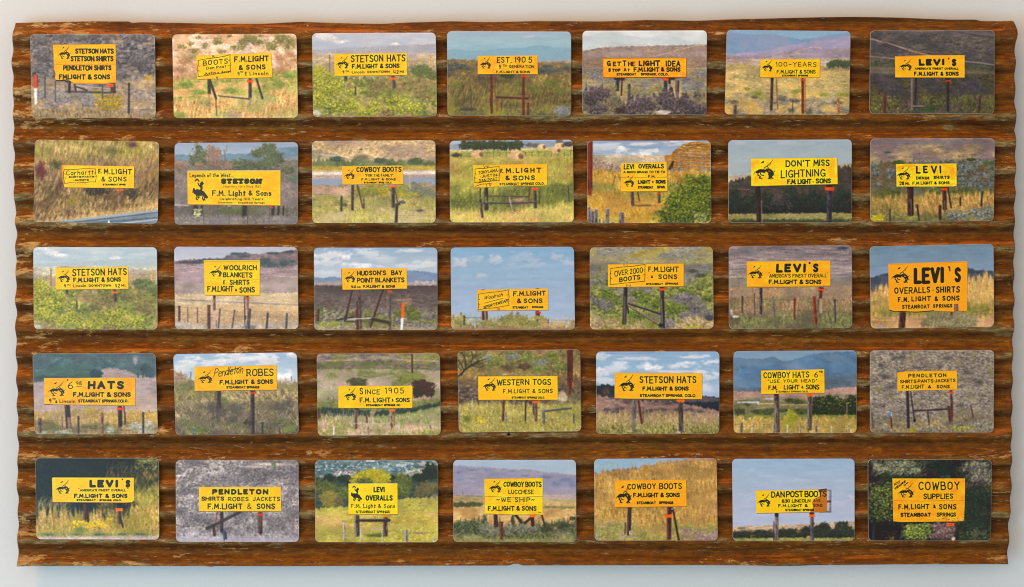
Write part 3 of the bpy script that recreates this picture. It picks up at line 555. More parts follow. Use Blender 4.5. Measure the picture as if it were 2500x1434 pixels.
def c6():
    G('85 8cb0cc 200 94b4cc'); 
    L('1310,112 1400,110 1540,122 1700,120 1800,130 1900,150 1980,165 2060,155 2200,130 2440,100', '7696b8 84a2c2 93aac6', 22, 12, con=.9, rough=2, soft=4, pal2='8c9cc0 98a4c0', s2=60)
    L('1310,300 1500,280 1700,260 1850,220 2050,190 2250,160 2440,120', '8a98b8 a09fbe b0a8c4 b8b0c4', 14, 6, con=.9, rough=3, soft=5)
    L('1310,310 1560,300 1800,285 1900,260 2000,240 2090,228 2200,240 2330,250 2440,235', '84809c 9a92aa ac9fae c4a8a4', 9, 4, rough=2, soft=3, pal2='948cb0 a89cb4', s2=40); W('1960,262 2040,240 2110,232 2170,245', 5, 'd0acac', .8); W('1700,330 1900,300 2000,290 2150,300 2280,270', 5, 'c4b0b4', .6)
    L('1310,345 1540,335 1900,325 2440,330', 'a09098 b4a49c c8b49c d8c4a0', 14, 3, rough=1, soft=3, con=.9)
    W('1540,335 1600,352 1640,358', 9, 'd8ccc8', .8); W('2150,360 2260,375', 6, 'd8ccc0'); W('1330,375 1500,345', 5, '9c90a4', .7)
    L('1310,385 1450,380 1640,398 2200,400 2440,380', '8c8458 a89c68 c4b47c d8c890', 7, 2.6, rough=3, soft=4, pal2='88705c a08c74 b4a48c', s2=36)
    for x, y in [(2235,388),(2270,378),(2310,375),(2350,380),(2385,385),(2415,380)]: B(x, y, 34, 36, '283c2c 3e5838 547048 6c8458', 2, rough=.5)
    L('2190,425 2440,428', '7c7c54 a8a068', 8, 3, soft=2, a=.7) if 0 else None
    L('1310,430 1700,450 2440,435', '76765c 9a9468 b8a878 d0bc84 e0cc94', 7, 2.6, rough=3, soft=10, emb=.65, pal2='d0b070 dcc080 e8d098', s2=45, con=1.1)
    L('1310,620 1700,640 2440,600', '7a7668 a09878 c4b484 dcc894', 10, 4, rough=4, soft=18, emb=.65, con=1.2, pal2='c8b06c dcc480', s2=40)
    for x, y, a, b in [(1940,620,55,25),(1600,640,70,30),(1510,595,40,20),(1660,690,60,30),(2350,650,80,25),(2180,650,60,20),(1620,800,50,22),(2140,750,40,25)]: B(x, y, a, b, '708040 98a048 b8b85c', 2, soft=.5)
    L('1310,690 1600,700 1900,660 2440,700', '5a5850 8c8674 b0a488 ccb88c', 11, 6, rough=6, soft=14, emb=.75, con=1.2, pal2='b49c60 ccb070 dcc080', s2=36)
    for x, y, a, b in [(1820,680,50,30),(1900,790,40,35),(2050,800,50,40),(1580,670,50,20),(1400,710,50,22),(2300,720,60,22),(1930,700,50,26)]: B(x, y, a, b, '3c4038 6a6a5c 989480', 2, soft=.5)
    fence('1408,740,822,30,5a4c48 2308,680,818,24,9a6c48 1910,690,800,7,4a3c38', ())
    post(1732,500,1722,785,24,'4a3028'); W('1768,500 1780,775', 10, '8c6848'); post(1998,505,1998,815,24,'6c3018', 'a05434'); W('2020,505 2022,800', 7, '8c6040'); poly('1720,500 1745,500 1744,526 1722,526','2c201c')
    tag(1980, 512, 2018, 528, 'e84c14'); sign('1630,342 2150,338 2148,500 1628,498', 'fdc40a'); W('1630,495 1680,450', 2.5, 'a87c08', .7); W('1690,380 1740,345', 2, 'c89008', .6)
    T('100~YEARS', 1764, 364, 2118, 404, 6, gap=1.6); T('F.M.LIGHT & SONS', 1772, 432, 2110, 464, 6.5, gap=1.3); T('STEAMBOAT SPRINGS', 1818, 474, 2046, 490, 5); H(1642, 348, 1738, 450)
def c7():
    L('0,200 2000,200', '302c30 484448 605a58 787068 90867a', 9, 3, emb=.6, shear=-.0, con=.95, pal2='3a3a40 525056 6c686a', s2=40)
    L('180,345 900,345 1100,340 1600,360', '54505c 6c666e 847a78', 12, 2.5, bot='180,350 900,350 1560,400', soft=12, con=.8)
    W('560,345 700,348 1000,340', 7, 'a08c84', .6); W('1150,352 1400,395 1560,415', 9, '2c2c3c', .6); W('1100,365 1560,470', 5, '8c807c', .4)
    W('190,425 400,480 560,530 700,575 850,610', 16, 'a08878', .95); W('190,380 260,420 420,500 640,580', 7, '2c2830', .6); W('200,620 420,640 470,645', 12, '9c8a78', .8); W('1230,675 1400,690 1560,715', 12, 'a09484', .9); W('1230,690 1400,705 1560,730', 7, '2c2c38', .5)
    L('180,660 900,660 1600,735', '30342c 444a38 5c5e4a 74705c', 7, 3, rough=3, soft=10, con=.9)
    L('180,735 480,740 900,750 1600,790', '54504a 70685c 887c6c', 14, 2, rough=2, soft=8, con=.7, bot='180,800 480,815 1600,820'); W('190,745 470,750', 8, '8c7c6c', .7); W('1240,790 1560,800', 6, '8c8070', .6); W('190,800 470,800', 6, '908070', .5)
    L('180,815 800,850 1600,815', '2a2a20 423f2c 5c563c 76704c', 6, 4, rough=6, soft=14, con=1.1, pal2='34323c 4c4650 605a5c', s2=50)
    for x, y, a, b in [(500,960,90,30),(300,930,70,25),(900,990,120,40),(1200,960,120,30),(800,930,100,25),(1450,1000,80,40)]: B(x, y, a, b, '2a2834 45414c 5e5a5e', 3, soft=.6)
    L('180,1050 400,1040 800,1070 1600,1030', '2a2c1c 44462c 66623c 848050', 4, 5, rough=12, soft=16, con=1.3, pal2='34302c 5a5048 7c705c', s2=40)
    for x, y, a, b in [(270,1090,70,50),(440,1130,70,40),(800,1100,50,40),(1240,1090,90,50),(1450,1130,80,50),(240,1200,60,30)]: B(x, y, a, b, '2c3018 50542c 78783c 949050', 2.2, rough=.6, con=1.4, a=.8)
    D(60, 200, 1050, 520, 1240, '8c9040 a4a054', 12); S(110, 900, 1060, 1540, 1245, '8c8c50 a8a474 5c6030', 60, 4, .4, .5); post(352,1035,350,1240,40,'5c302c','8c5850'); post(1392,1060,1388,1220,34,'543430','7c5850'); post(690,855,675,1240,42,'3c2c2c','6c625c'); W('652,870 650,1200', 22, '7c7470'); post(1042,880,1040,1230,42,'382a30','605460')
    W('665,1165 780,1165', 14, '8c8484'); W('665,1180 780,1182', 10, '3c3438'); B(850, 1190, 90, 50, '22401c 3c5c28 587838', 2.4, con=1.5); B(700, 1230, 60, 30, '2c4c30 48684c', 2)
    tag(1018, 873, 1080, 896, 'd8400c'); poly('1018,856 1068,856 1066,880 1020,880', '2a2020')
    sign('467,620 770,608 1230,606 1230,852 470,850', 'fcb806', tex=.02); W('480,624 590,620 770,612', 5, 'c87c08', .8); T('LEVI', 728, 650, 1018, 720, 23, -2, gap=1.8); T("'", 1048, 636, 1068, 672, 13); T('S', 1090, 648, 1140, 720, 21)
    T("AMERICA'S FINEST OVERALL", 684, 742, 1164, 766, 7, sp=3.4); T('F.M.LIGHT & SONS', 676, 788, 1168, 832, 10.5, gap=1.3, sp=3); H(515, 650, 660, 780)
def c8():
    L('0,-100 3000,-100', '5a4c3a 8a7850 ae9a64 ccb87e dccca0', 3, 13, emb=.4, shear=-.15, con=1., pal2='5c5c34 848040 a49c54 c0b46c', s2=60)
    L('270,230 600,220 1000,210 1300,200', '4c3c34 7a6454 a08868 bca888', 3.5, 12, rough=14, soft=30, shear=-.2, pal2='68543c 9a8050 c0a06c', s2=50)
    S(420, 290, 110, 1260, 330, 'dcc888 b8a860 8c7c44 e4d8a8 6c5c3c c8b478', 60, 4, .15)
    B(330, 320, 45, 90, '4c1c28 702c38 8c4448', 2.5, soft=.5); B(1070, 110, 50, 35, '5c3448 844c60', 2.5, soft=.6); B(450, 270, 60, 50, '3c4028 5c5c38', 3, soft=.7); B(900, 160, 60, 60, '545c34 7c7c48', 3, soft=.8)
    L('270,380 500,430 800,470 1000,480 1300,380', '2c2420 5c4c38 8c7850 b49c6c d4bc8c', 3, 9, rough=16, soft=18, shear=-.3, con=1.25, pal2='3c2c20 6c5438 94784c', s2=50)
    B(770, 480, 110, 45, '1c1418 2c2424 4c4030', 3); B(1060, 500, 80, 50, '241c1c 3c3428 6c5c40', 3); B(480, 440, 50, 70, '3c1c20 5c3034', 2.5, a=.7, soft=.6); B(600, 560, 90, 60, '5c4c2c 8c7c40 ac984c', 2.5, soft=.6)
    S(480, 280, 380, 1270, 720, 'd8c090 b49868 8c7040 e8d8b0 5c4428 706028 a0904c', 60, 4, .15)
    L('270,730 600,690 900,640 1300,560', '8c7048 bc9c64 dcc08c ecd8b0', 2.5, 5, rough=10, soft=22, con=1.1); S(200, 400, 640, 1270, 740, 'e4cc98 c8a870 f0e0c0 9c8048', 40, 3.5, .2)
    poly('430,738 500,722 700,700 900,680 1000,665 1270,632 1275,760 430,760', '7c8c9c'); poly('480,722 700,700 1000,663 1270,632 1270,652 1000,682 700,716 560,728', '9cacb8'); W('600,735 1000,690 1270,655', 6, '3c4c58', .8); W('700,745 1270,700', 14, '4c6478', .8); W('980,745 1270,712', 9, 'c4ccd0', .8); W('430,738 650,742', 10, '3c4c5c'); poly('868,742 872,720 880,720 884,742', 'f4f4f4')
    post(965,470,962,600,28,'7c6050','a8907c'); W('962,590 965,640', 16, 'a88c60', .7); tag(942, 468, 994, 482, 'f0641c')
    sign('496,275 1080,284 1078,460 519,453 512,420', 'fdc806'); poly('496,275 512,275 516,420 500,400', 'c88c28', .7); ragged(516, 312, 772, 418, 4, -10)
    T('Carhartt', 532, 318, 754, 358, 6, -6, gap=1.3); T('SHIRTS*PANTS', 554, 364, 758, 378, 5, -4); T('*JACKETS', 590, 388, 716, 404, 5, -2); T('F.', 792, 304, 818, 340, 7.5); T('M.LIGHT', 836, 304, 1062, 346, 7.5, 2, gap=1.6); T('& SONS', 816, 368, 1020, 406, 7, 0, gap=1.8); T('STEAMBOAT SPGS', 828, 424, 1012, 438, 5)
    W('540,450 600,430 640,400 700,430 720,452', 2, '8c6c28', .7); W('590,450 610,440', 2, '8c6c28', .8)
def c9():
    G('92 96aac4 190 a6b8cc 240 9cb0c0'); L('1390,190 1450,182 1500,190 1600,210 1750,190 1850,180 1950,185 2020,180 2200,150 2260,135 2420,120', '6484a0 7490a8 84a0b0', 14, 7, soft=4, rough=2)
    L('1390,240 1500,245 2420,235', '64645c 7c7870 96908a', 6, 5, soft=8, rough=10); 
    for x, y, a, b, p in [(1595,150,40,45,0),(1640,215,60,60,0),(1560,230,60,60,0),(1700,160,50,50,1),(1740,185,50,50,1),(1720,240,80,60,1),(1600,280,50,40,1),(2070,175,60,45,0),(2160,150,70,50,0),(2200,200,80,60,0),(2160,250,120,60,0),(2320,310,60,35,0),(1450,280,60,50,1),(1900,270,90,45,0),(2000,280,90,40,0),(1800,290,90,35,1)]:
        B(x, y, a, b, ['34443c 4c6048 6c7c5c 8c9474', '54544c 786c60 9c847c ac9c8c'][p], 2.2, rough=.6)
    W('1800,150 1812,240', 4, '5c5450'); W('1812,180 1825,115', 3, '5c5450'); 
    L('1390,370 1600,350 2300,400 2420,420', '68606a 847a7c 9c9088 b4a898', 5, 3.5, rough=8, soft=12, pal2='746e70 8c8688', s2=40); B(2360, 380, 60, 40, '48605c 688070 8c9c8c', 2.4, soft=.5); W('2300,230 2400,215', 30, 'a0a098', .5)
    L('1390,600 2420,610', '48444a 64605e 7c7a6c 949078', 3, 5, rough=5, soft=8, pal2='504c50 686468 807c7c', s2=40)
    B(1900, 645, 200, 35, '4c5838 647448 84905c', 2.2, soft=.5); L('1390,680 2420,680', '605c64 7c787c 98948c aca894', 3, 5, rough=6, soft=18, pal2='74707c 8c8894', s2=50)
    for x, w in [(1570,36),(1620,20),(1965,40),(2195,26),(2240,16),(2280,12)]: post(x,602,x-4,680,w,'2c2830')
    poly('1560,640 1600,625 1612,660 1600,695 1570,690 1555,665', 'a8b488', .8); D(30, 1555, 625, 1615, 695, 'd8e0b0 6c8048', 14)
    fence('1636,640,750,4,4a4450 1752,600,700,4,4a4450 1840,605,750,5,5a545c 1990,600,750,6,4a4450 2165,590,750,4,4a4450', ('1405,598 1530,600', '1410,660 2390,680', '1410,720 2390,730'), '504c54', .4); W('1405,597 1520,600', 6, 'c4c8d4'); W('1830,605 1852,604', 5, 'e8e8f0'); tag(2168, 608, 2196, 620, 'dc5030')
    sign('1505,322 2255,320 2254,600 1508,592', 'fdc504'); W('1508,320 2250,318', 3, 'd8d8dc', .8)
    T('Legends of the West...', 1524, 342, 1880, 372, 5.5, gap=1.3, serif=.7, col='3a3430'); T('STETSON', 1776, 385, 2106, 426, 17, gap=1.8, serif=1.1, col='33302c'); T('Legendary Hats Since 1865', 1790, 436, 2096, 456, 2.6, it=1.2, col='7a6824', a=.8)
    T('F.M. Light & Sons', 1704, 480, 2180, 522, 7.5, gap=1.4, serif=.7, col='3c3824', bold=1.3); T('Celebrating 100 Years', 1764, 538, 2114, 558, 4, gap=1.4, serif=.4, col='4a441c'); T('Downtown', 1754, 570, 1866, 584, 3.5, gap=1.3, serif=.3, col='5a5024'); T('Steamboat Springs', 1914, 570, 2126, 586, 3.5, gap=1.3, serif=.3, col='5a5024'); H(1548, 385, 1668, 560, 1, '2f2a2a')
def c10():
    L('0,-100 3000,-100', '786454 a8906c d0b88c e4d2ae f0e2c4', 6, 4, emb=.75, con=1.15, shear=-.5, pal2='8a7878 b4a08c d4c0a0', s2=50)
    L('70,165 220,190 330,220 400,250 520,265', '74706c a09884 c4b898', 6, 3, bot='70,250 300,250 500,275', soft=10, con=1.1)
    W('70,200 200,215 380,235 520,262', 8, 'd0c0a4', .7); W('1000,95 1100,110 1190,120', 8, '8c8898', .6)
    B(520, 240, 110, 34, '686458 8c846c', 2.2, soft=.5); B(520, 165, 18, 10, '5c5854 74706c', 2); L('70,265 250,250 520,265 700,255 900,265 1200,275', '40583c 58704a 708458 8c9c6c', 7, 4, rough=8, soft=6, pal2='6c7c54 8c9468', s2=40)
    B(300, 250, 60, 28, '3c5844 54705a', 2.4); B(690, 265, 60, 28, '40584c 5c7458', 2.4); B(1010, 275, 80, 34, '405c40 5c7850', 2.4); B(1130, 295, 70, 25, '506848 6c8058', 2.4)
    L('70,315 500,318 1200,310', '8c8440 b0a04c c8b460', 14, 3, rough=3, soft=8, con=.8); L('70,350 1200,345', 'b8a878 c4b48c', 14, 2, soft=5, con=.6)
    L('70,370 600,362 1200,358', 'd4ccc8 e4dcd4 ece8e0', 20, 3, soft=4, con=.6); L('70,395 600,395 1200,388', 'a08c84 b8a49a ac9494', 24, 2.5, soft=6, con=.7)
    L('70,428 1200,415', '8494b0 93a2ba a4acbc', 24, 3, soft=8, con=.7)
    L('70,480 200,490 320,495 500,490 900,470 1050,460 1200,480', '606850 848260 a89c78 c0b48c', 6, 4, rough=8, soft=6, pal2='a0907c bca890', s2=40)
    L('70,500 300,495 450,520', 'a08878 bca08c ccb49c', 10, 3, rough=4, soft=6, bot='70,560 300,570 450,560', con=.8)
    for x, y, a, b, p in [(360,490,40,22,1),(510,550,90,50,0),(610,530,90,50,0),(880,530,80,60,0),(1000,520,90,60,1),(1100,560,100,50,1),(700,540,90,50,0),(950,580,120,30,0),(1150,590,50,30,1)]: B(x, y, a, b, ['4c5834 78803c a0a048 c0b85c', '545c54 7c8470 a0a084'][p], 2.2, rough=.6)
    D(45, 670, 510, 770, 590, 'e0c030 c8a81c', 10); D(20, 830, 560, 930, 590, 'c8c038', 9); W('955,400 960,520', 12, 'd0b87c', .6)
    L('70,570 400,600 800,610 1200,600', '7c7450 a09860 c4b878 dcd094', 3, 6, rough=8, soft=14, shear=-.2, pal2='8c8c58 a8a868', s2=50)
    L('70,690 600,690 1200,680', '84804c a8a45c ccc47c e0dca0', 3, 7, rough=8, soft=30, shear=.2, pal2='a0986c c0b488 d4c8a0', s2=60); S(240, 80, 640, 1190, 825, 'e4dca8 c0b870 98904c d4c88c', 40, 4, .1)
    B(330, 640, 60, 25, '7c8448 a0a45c', 2, soft=.5); B(375, 665, 25, 15, '5c5c54', 2); B(890, 640, 40, 16, '4c504c 68685c', 2); B(1050, 715, 40, 12, '6c5c60', 2)
    fence('343,588,725,22,4a4444 546,615,700,12,4c3c3c', ('90,620 340,620 550,670 830,680', '90,680 340,670', '840,680 1190,765', '850,760 1190,765'), wa=.35)
    post(445,485,442,715,25,'443438','6c5858'); W('487,488 536,690', 12, '54403c'); post(808,500,810,690,30,'483a3c','74605c'); W('820,510 848,640', 10, '54443c'); post(842,665,836,824,25,'302c2c','504c44'); B(850, 660, 30, 14, '303034 4c4c48', 2)
    tag(787, 492, 836, 510, 'f0601c'); sign('350,318 895,313 900,480 352,484', 'fdb90a'); H(372, 342, 468, 438)
    T('COWBOY BOOTS', 478, 326, 884, 372, 8.5, -4, gap=1.2, sp=3); T('"FOR THE FAMILY"', 556, 388, 812, 412, 5); T('F.M.LIGHT & SONS', 524, 426, 832, 446, 5.5, gap=1.3, sp=3.4); T('STEAMBOAT SPGS. COLO.', 545, 458, 800, 474, 5)
def c11():
    G('80 b0c0d8 200 98a8bc'); L('1300,120 1500,110 2000,90 2440,95', '8494ac 9cacbc', 10, 5, soft=4); 
    L('1300,165 1900,160 2440,140', 'b09c74 c8b888 d8cc9c', 10, 3, soft=3, rough=2)
    for x in range(1440, 1990, 55): B(x, 125, 46, 48, '1c281c 2c4028 48603c 6c8450', 2.4, rough=.6)
    for x, y in [(2030,125),(2090,130),(2300,95),(2400,115)]: B(x, y, 40, 20, '5c5c5c 7c7870', 2)
    W('1410,172 1505,175', 8, 'dcdcd8'); L('1300,190 2000,175 2440,165', '7c8c48 98a050 b4b468 c8c488', 9, 2.6, rough=2, soft=3, bot='1300,245 2440,225'); W('1335,100 1337,220', 4, 'b8b4ac')
    L('1300,238 2000,232 2440,225', '98984c b4ac58 ccc070 dcd08c', 12, 2.6, rough=2, soft=5, pal2='a89c58 c8b474', s2=60); B(1370, 215, 45, 22, '3c3830 5c5448', 2); fence('1415,200,238,8,4a4440', ('1410,205 1500,205','1410,222 1500,225'))
    for x in range(1650, 2420, 58): W(f'{x},190 {x},232', 5, '5c5c40', .8)
    W('1640,200 2430,180', 3, '4c5c38', .5)
    for x, y, a, b in [(1562,203,58,37),(1912,220,70,48),(2142,142,36,26),(2270,172,45,32),(2305,130,45,24)]:
        B(x, y, a, b, 'a48460 ccac80 e4c8a0 f4dfc0', 2, rough=.12, soft=.08); B(x+a*.62, y+b*.15, a*.36, b*.66, '5c4638 846450 a4846c', 2, rough=.15, soft=.2)
    B(2380, 120, 55, 22, '443c40 5c5450', 2); 
    L('1300,290 1900,270 2440,240', '7c7c38 a09c4c bcb464 d4c884', 3, 8, rough=6, soft=14, shear=-.3, pal2='8c7848 b09858 ccb474', s2=60)
    L('1300,480 2440,430', '7c8438 a0a44c c0bc64 d8d084', 2.5, 8, soft=30, shear=-.3, pal2='5c6c34 788440 98a054', s2=50)
    L('1560,560 1700,540 2200,520 2440,520', '3c4c24 5c6c34 7c8c40 a0a458', 3, 8, soft=30, rough=14, shear=-.3, bot='1560,720 2440,640', a=.9)
    S(220, 1330, 330, 2420, 640, 'd0c87c a8a450 7c8038 e0d898', 34, 3, .3)
    B(1940, 640, 160, 50, '4c5038 70684c 98886c', 2.4, soft=.5); B(1930, 620, 70, 18, 'a08c6c bca488', 2, soft=.5)
    L('1300,700 1700,740 2000,700 2440,640', 'a08048 c8a860 e0c888 f0dcac', 2.5, 9, rough=12, soft=24, shear=-.3, pal2='a0984c c4bc6c dcd48c', s2=50); S(330, 1330, 700, 2420, 830, 'f0dcb0 d8b888 b0985c e4cc94 c0a060', 50, 4, .15)
    fence('1592,615,785,24,4c4444,18 2380,505,630,18,54504c,4 2120,540,660,12,4c443c 1590,515,600,12,3c3430', ()); W('2038,505 2028,625', 12, '6c3c2c'); W('1660,585 2025,590', 13, '5c3c34'); W('1660,580 2025,585', 4, 'a08c80')
    post(1645,510,1645,715,32,'33282c','544850'); post(2080,520,2085,695,30,'483c3c','74686c'); W('1620,648 1860,650 2100,640', 16, '4a3c44'); W('1620,642 1860,644 2100,635', 4, '8c8088'); post(1852,590,1884,750,14,'a4a098','ccc8c0'); W('1640,600 1645,640', 20, '8c7c80', .8)
    tag(2055, 513, 2110, 533, 'f0581c'); sign('1525,308 2194,298 2190,490 2090,494 1890,492 1760,500 1590,512 1534,514', 'fdc004'); W('1534,514 1590,512', 7, '8c5014'); W('1900,496 2090,498', 5, 'a04c10', .8); W('1760,502 1890,494', 4, 'e8e0c0', .7); ragged(1540, 345, 1762, 470, 5, -25)
    W('1620,308 1626,332 1650,312 1655,330 1670,310', 4, '2a200c'); W('1545,500 1600,480 1690,475', 5, '2a200c'); W('1646,478 1650,502', 4, '2a200c'); W('1670,480 1680,498 1690,478', 4, '2a200c')
    T('TONYLAMA', 1572, 362, 1744, 392, 5.5, -22, gap=.9); T('*JUSTIN*', 1590, 398, 1750, 424, 5.5, -16); T('DAN POST', 1578, 436, 1744, 466, 5.5, -16, gap=.9)
    T('F.', 1770, 342, 1800, 382, 9.5); T('M.LIGHT', 1820, 336, 2142, 380, 9.5, -4, gap=1.9); T('& SONS', 1816, 405, 2084, 446, 8.5, -4, gap=2, sp=1.6); T('STEAMBOAT SPRINGS COLO.', 1764, 470, 2168, 492, 6, -8, sp=3)
def c12():
    G('85 8ea6c4 200 a4b8cc 330 b8c8d4')
    for x, y, a, b, c in [(300,150,180,50,'c8d0dc'),(420,170,60,40,'e8ecf0'),(650,210,160,60,'dce2e8'),(350,220,130,30,'dce2e8'),(650,260,180,30,'d0d8e0'),(250,290,120,30,'ccd4dc'),(640,115,150,20,'d4dae4'),(900,110,140,30,'c8d0dc'),(1000,95,80,20,'d4dae4')]: cloud(x, y, a, b, c, .85)
    W('480,140 620,148 760,145', 12, '7c98b8', .5)
    W('165,192 240,205', 4, '8c98ac'); W('165,215 240,228', 4, '8c98ac'); W('240,205 240,240', 4, '8c98ac'); W('205,198 205,235', 4, '8c98ac'); W('175,190 175,235', 4, '8c98ac')
    poly('792,215 860,205 868,180 910,150 960,118 1020,98 1060,92 1140,100 1200,112 1200,400 820,400 800,270', 'b08444', 1, .1)
    for i in range(11):
        y = 118+i*22; W(' '.join('%g,%g' % (x, y+6*math.sin(x*.02+i)+V.rg.uniform(-5, 5)) for x in range(860 if i > 3 else 960-20*i, 1201, 20)), 7, '54341c', .7); W(' '.join('%g,%g' % (x, y-8+6*math.sin(x*.02+i)) for x in range(880 if i > 3 else 980-20*i, 1201, 40)), 5, 'd8b070', .5)
    L('780,210 860,200 1200,100', '7c5428 a87c40 cca05c dcb878', 8, 3, bot='780,350 1200,400', a=.45, con=1.1); poly('822,340 860,265 880,262 860,345', '2c2018', .9)
    for y in (185, 220, 250, 280, 310, 335): W(f'910,{y} 1200,{y+2}', 4, '98a4b8', .8)
    for x in (915, 1022, 1122, 1195): W(f'{x},182 {x},350', 5, '98a4b8', .85)
    L('100,250 200,240 280,280 380,300 420,340', '64504c 84746a a89484 c4ae98', 4, 3, rough=12, soft=8, con=1.2); D(50, 170, 240, 380, 330, 'c8b0a4 a08c84', 9)
    L('100,330 170,330 400,350 820,350 1210,345', '846830 b08c40 d0ac5c e4c480', 2.4, 11, rough=8, soft=10, shear=.35, emb=.35, con=1.05, pal2='70703c 98904c b8a85c', s2=50)
    L('100,520 400,560 800,600 1210,560', '94702c c0983c dcb454 ecd080', 2.4, 10, soft=40, shear=.35, emb=.35, pal2='b08844 d0a860', s2=60)
    L('100,720 400,730 700,760', '8c9034 b0b044 ccc458 dcd070', 2.6, 8, soft=40, shear=.2, emb=.35, a=.8, pal2='b89844 d8b860', s2=40); S(380, 130, 380, 820, 800, 'e8cc88 c8a058 8c6c30 dcb870 a88848 b8b054', 46, 4, .3); S(60, 820, 350, 1190, 450, 'e0c080 b09050', 40, 4, .2)
    W('365,390 340,480', 6, '54503c'); W('915,430 905,470', 6, '5c4c38'); B(620, 650, 110, 12, '5c5034 7c6c44', 2, soft=.6)
    post(512,530,516,655,28,'4c403c','7c7068'); W('560,535 575,610', 9, '403830'); post(746,535,748,630,24,'4a3c3c','74686c')
    for x, y, a, b in [(1050,560,150,150),(1150,500,90,130),(950,640,150,100),(850,740,140,80),(1050,720,170,110),(1150,660,90,120),(1130,420,80,40),(880,600,70,80)]: B(x, y, a, b, '1c2810 34481c 54701c 88a030 b8c850', 2.2, rough=.5, con=1.6)
    D(380, 740, 460, 1200, 800, 'a4b83c 7c9828 c8d468 5c7c20', 10); D(180, 760, 480, 1200, 800, '1c280c 2c3c14', 9); S(25, 1040, 740, 1150, 815, 'dcd8c8 b8b49c', 50, 5, .6)
    for x, y0, w in [(136,665,24),(165,700,30),(198,685,28),(228,765,14),(296,683,32),(262,785,18),(420,712,44),(340,795,22)]: post(x, y0, x, 830, w, '6c6474', '9890a0'); W(f'{x-w*.4},{y0-2} {x+w*.4},{y0-2}', 6, 'b8b0b8', .8)
    poly('118,90 165,90 163,570 122,560', '7c2c10'); W('130,95 130,560', 9, 'a44820', .8); W('158,95 157,565', 6, '50180a', .9); W('128,430 132,500', 16, '3c1408', .5); W('152,500 165,600', 5, 'b89458'); S(30, 120, 560, 200, 660, 'c8a868 a08048', 60, 4, .2)
    tag(728, 542, 764, 556, 'e05018'); sign('412,282 812,272 820,526 414,530', 'fcc20a'); W('416,408 640,406', 3, '8c7010'); W('730,406 816,404', 3, '8c7010'); T('LEVI', 438, 292, 530, 334, 8); T('OVERALLS', 566, 290, 788, 328, 8, -2); T('A GOOD BRAND TO TIE TO', 434, 350, 800, 370, 6, -2)
    T('F.M.', 650, 388, 716, 410, 6); T('LIGHT', 562, 430, 672, 462, 8); T('&', 686, 436, 700, 454, 5); T('SONS', 716, 428, 804, 460, 8); T('STEAMBOAT', 562, 482, 696, 504, 6.5); T('SPGS.', 728, 480, 804, 502, 6.5); H(440, 386, 532, 492)
def c13():
    G('78 9cb0c0 200 a4b6c0 400 a8b4bc'); cloud(1440, 110, 90, 25, 'b4bec8', .6); cloud(1850, 110, 120, 22, 'b4bec8', .6); cloud(2150, 130, 120, 40, 'acbac4', .5); cloud(1480, 270, 90, 25, 'b4bcc4', .4)
    L('1330,395 1540,378 1800,330 2300,292 2440,280', '948c7c aca08c b8ac98', 14, 3, soft=3, con=.8)
    L('1330,460 1400,430 1460,420 1550,400 1900,380 2250,340 2320,312 2440,305', '282a26 3a3a34 4e4a42 64605a', 8, 5, rough=8, soft=5, con=1.1, pal2='38342f 4c443c 645850', s2=50)
    W('1350,495 1450,510 1540,512', 9, '7c6054', .7); B(1780, 600, 70, 60, '4a4048 6c5c60', 2.4, soft=.6)
    for x, y, a, b in [(1400,600,60,110),(1460,640,70,80),(1540,630,60,90),(1690,580,60,60),(1700,660,90,60),(1800,670,80,60),(1900,590,90,90),(2000,620,90,100),(2100,590,90,100),(2180,640,60,80),(2310,600,70,110),(2390,640,60,90),(2380,560,60,50)]: B(x, y, a, b, '10181c 1c2824 30402f 48583f', 3, rough=.55, con=1.3, soft=.35)
    L('1330,675 2440,665', '101818 1c2420 2c3428', 8, 6, soft=20, rough=10, bot='1330,725 2440,715'); D(60, 1660, 560, 1900, 700, '5c5054 4c4448', 12)
    L('1330,728 1600,722 2440,712', '5c6838 7c7c48 9c9460 b4ac78', 10, 3, soft=4, rough=3, pal2='8c8858 aca474', s2=50); L('1330,772 2440,770', '2c3c20 44542c 5c6838', 12, 4, soft=9, rough=4)
    post(1605,485,1618,800,44,'2c1c1c','44302c'); W('1636,610 1640,798', 7, 'a0a0a8', .8); poly('1583,470 1596,458 1606,470 1604,490 1586,490', '3c2c28'); post(2230,520,2230,798,46,'34303c','545468'); poly('2205,475 2255,475 2255,496 2205,496', '201818'); poly('2190,490 2275,490 2270,522 2190,520', 'e0541c')
    W('1530,345 1546,355', 3, '4c4038', .6); sign('1548,242 2298,235 2302,464 1590,482 1548,480', 'fcd40c', tex=.02)
    for x, y, a, b in [(1565,290,22,60),(1590,400,30,60),(2240,330,40,80),(2260,290,30,50),(1600,270,30,30),(1860,260,30,16)]: B(x, y, a, b, 'fcaa10 fcb810', 5, soft=.8, a=.75)
    W('2285,240 2290,300 2284,380', 7, 'f0dc90', .7); B(1700, 290, 40, 24, 'fcaa10 fcb810', 5, soft=.9, a=.5)
    T("DON'T", 1848, 258, 2060, 314, 9, -3, gap=1.3, col='2c2a14'); T('MISS', 2090, 252, 2232, 306, 9, gap=1.3, col='2c2a14'); T('LIGHTNING', 1806, 344, 2196, 410, 8.5, -10, gap=1.2, col='2c2a14'); T('F.M. LIGHT', 1862, 424, 2074, 466, 9, -4, gap=.9, col='2c2a14'); T('*', 2084, 430, 2094, 462, 8); T('SONS', 2110, 416, 2246, 458, 9, gap=1.2, col='2c2a14'); H(1570, 250, 1760, 430, col='2a2614'); B(1712, 385, 20, 34, '2a2614 3a3014', 2, rough=.6)
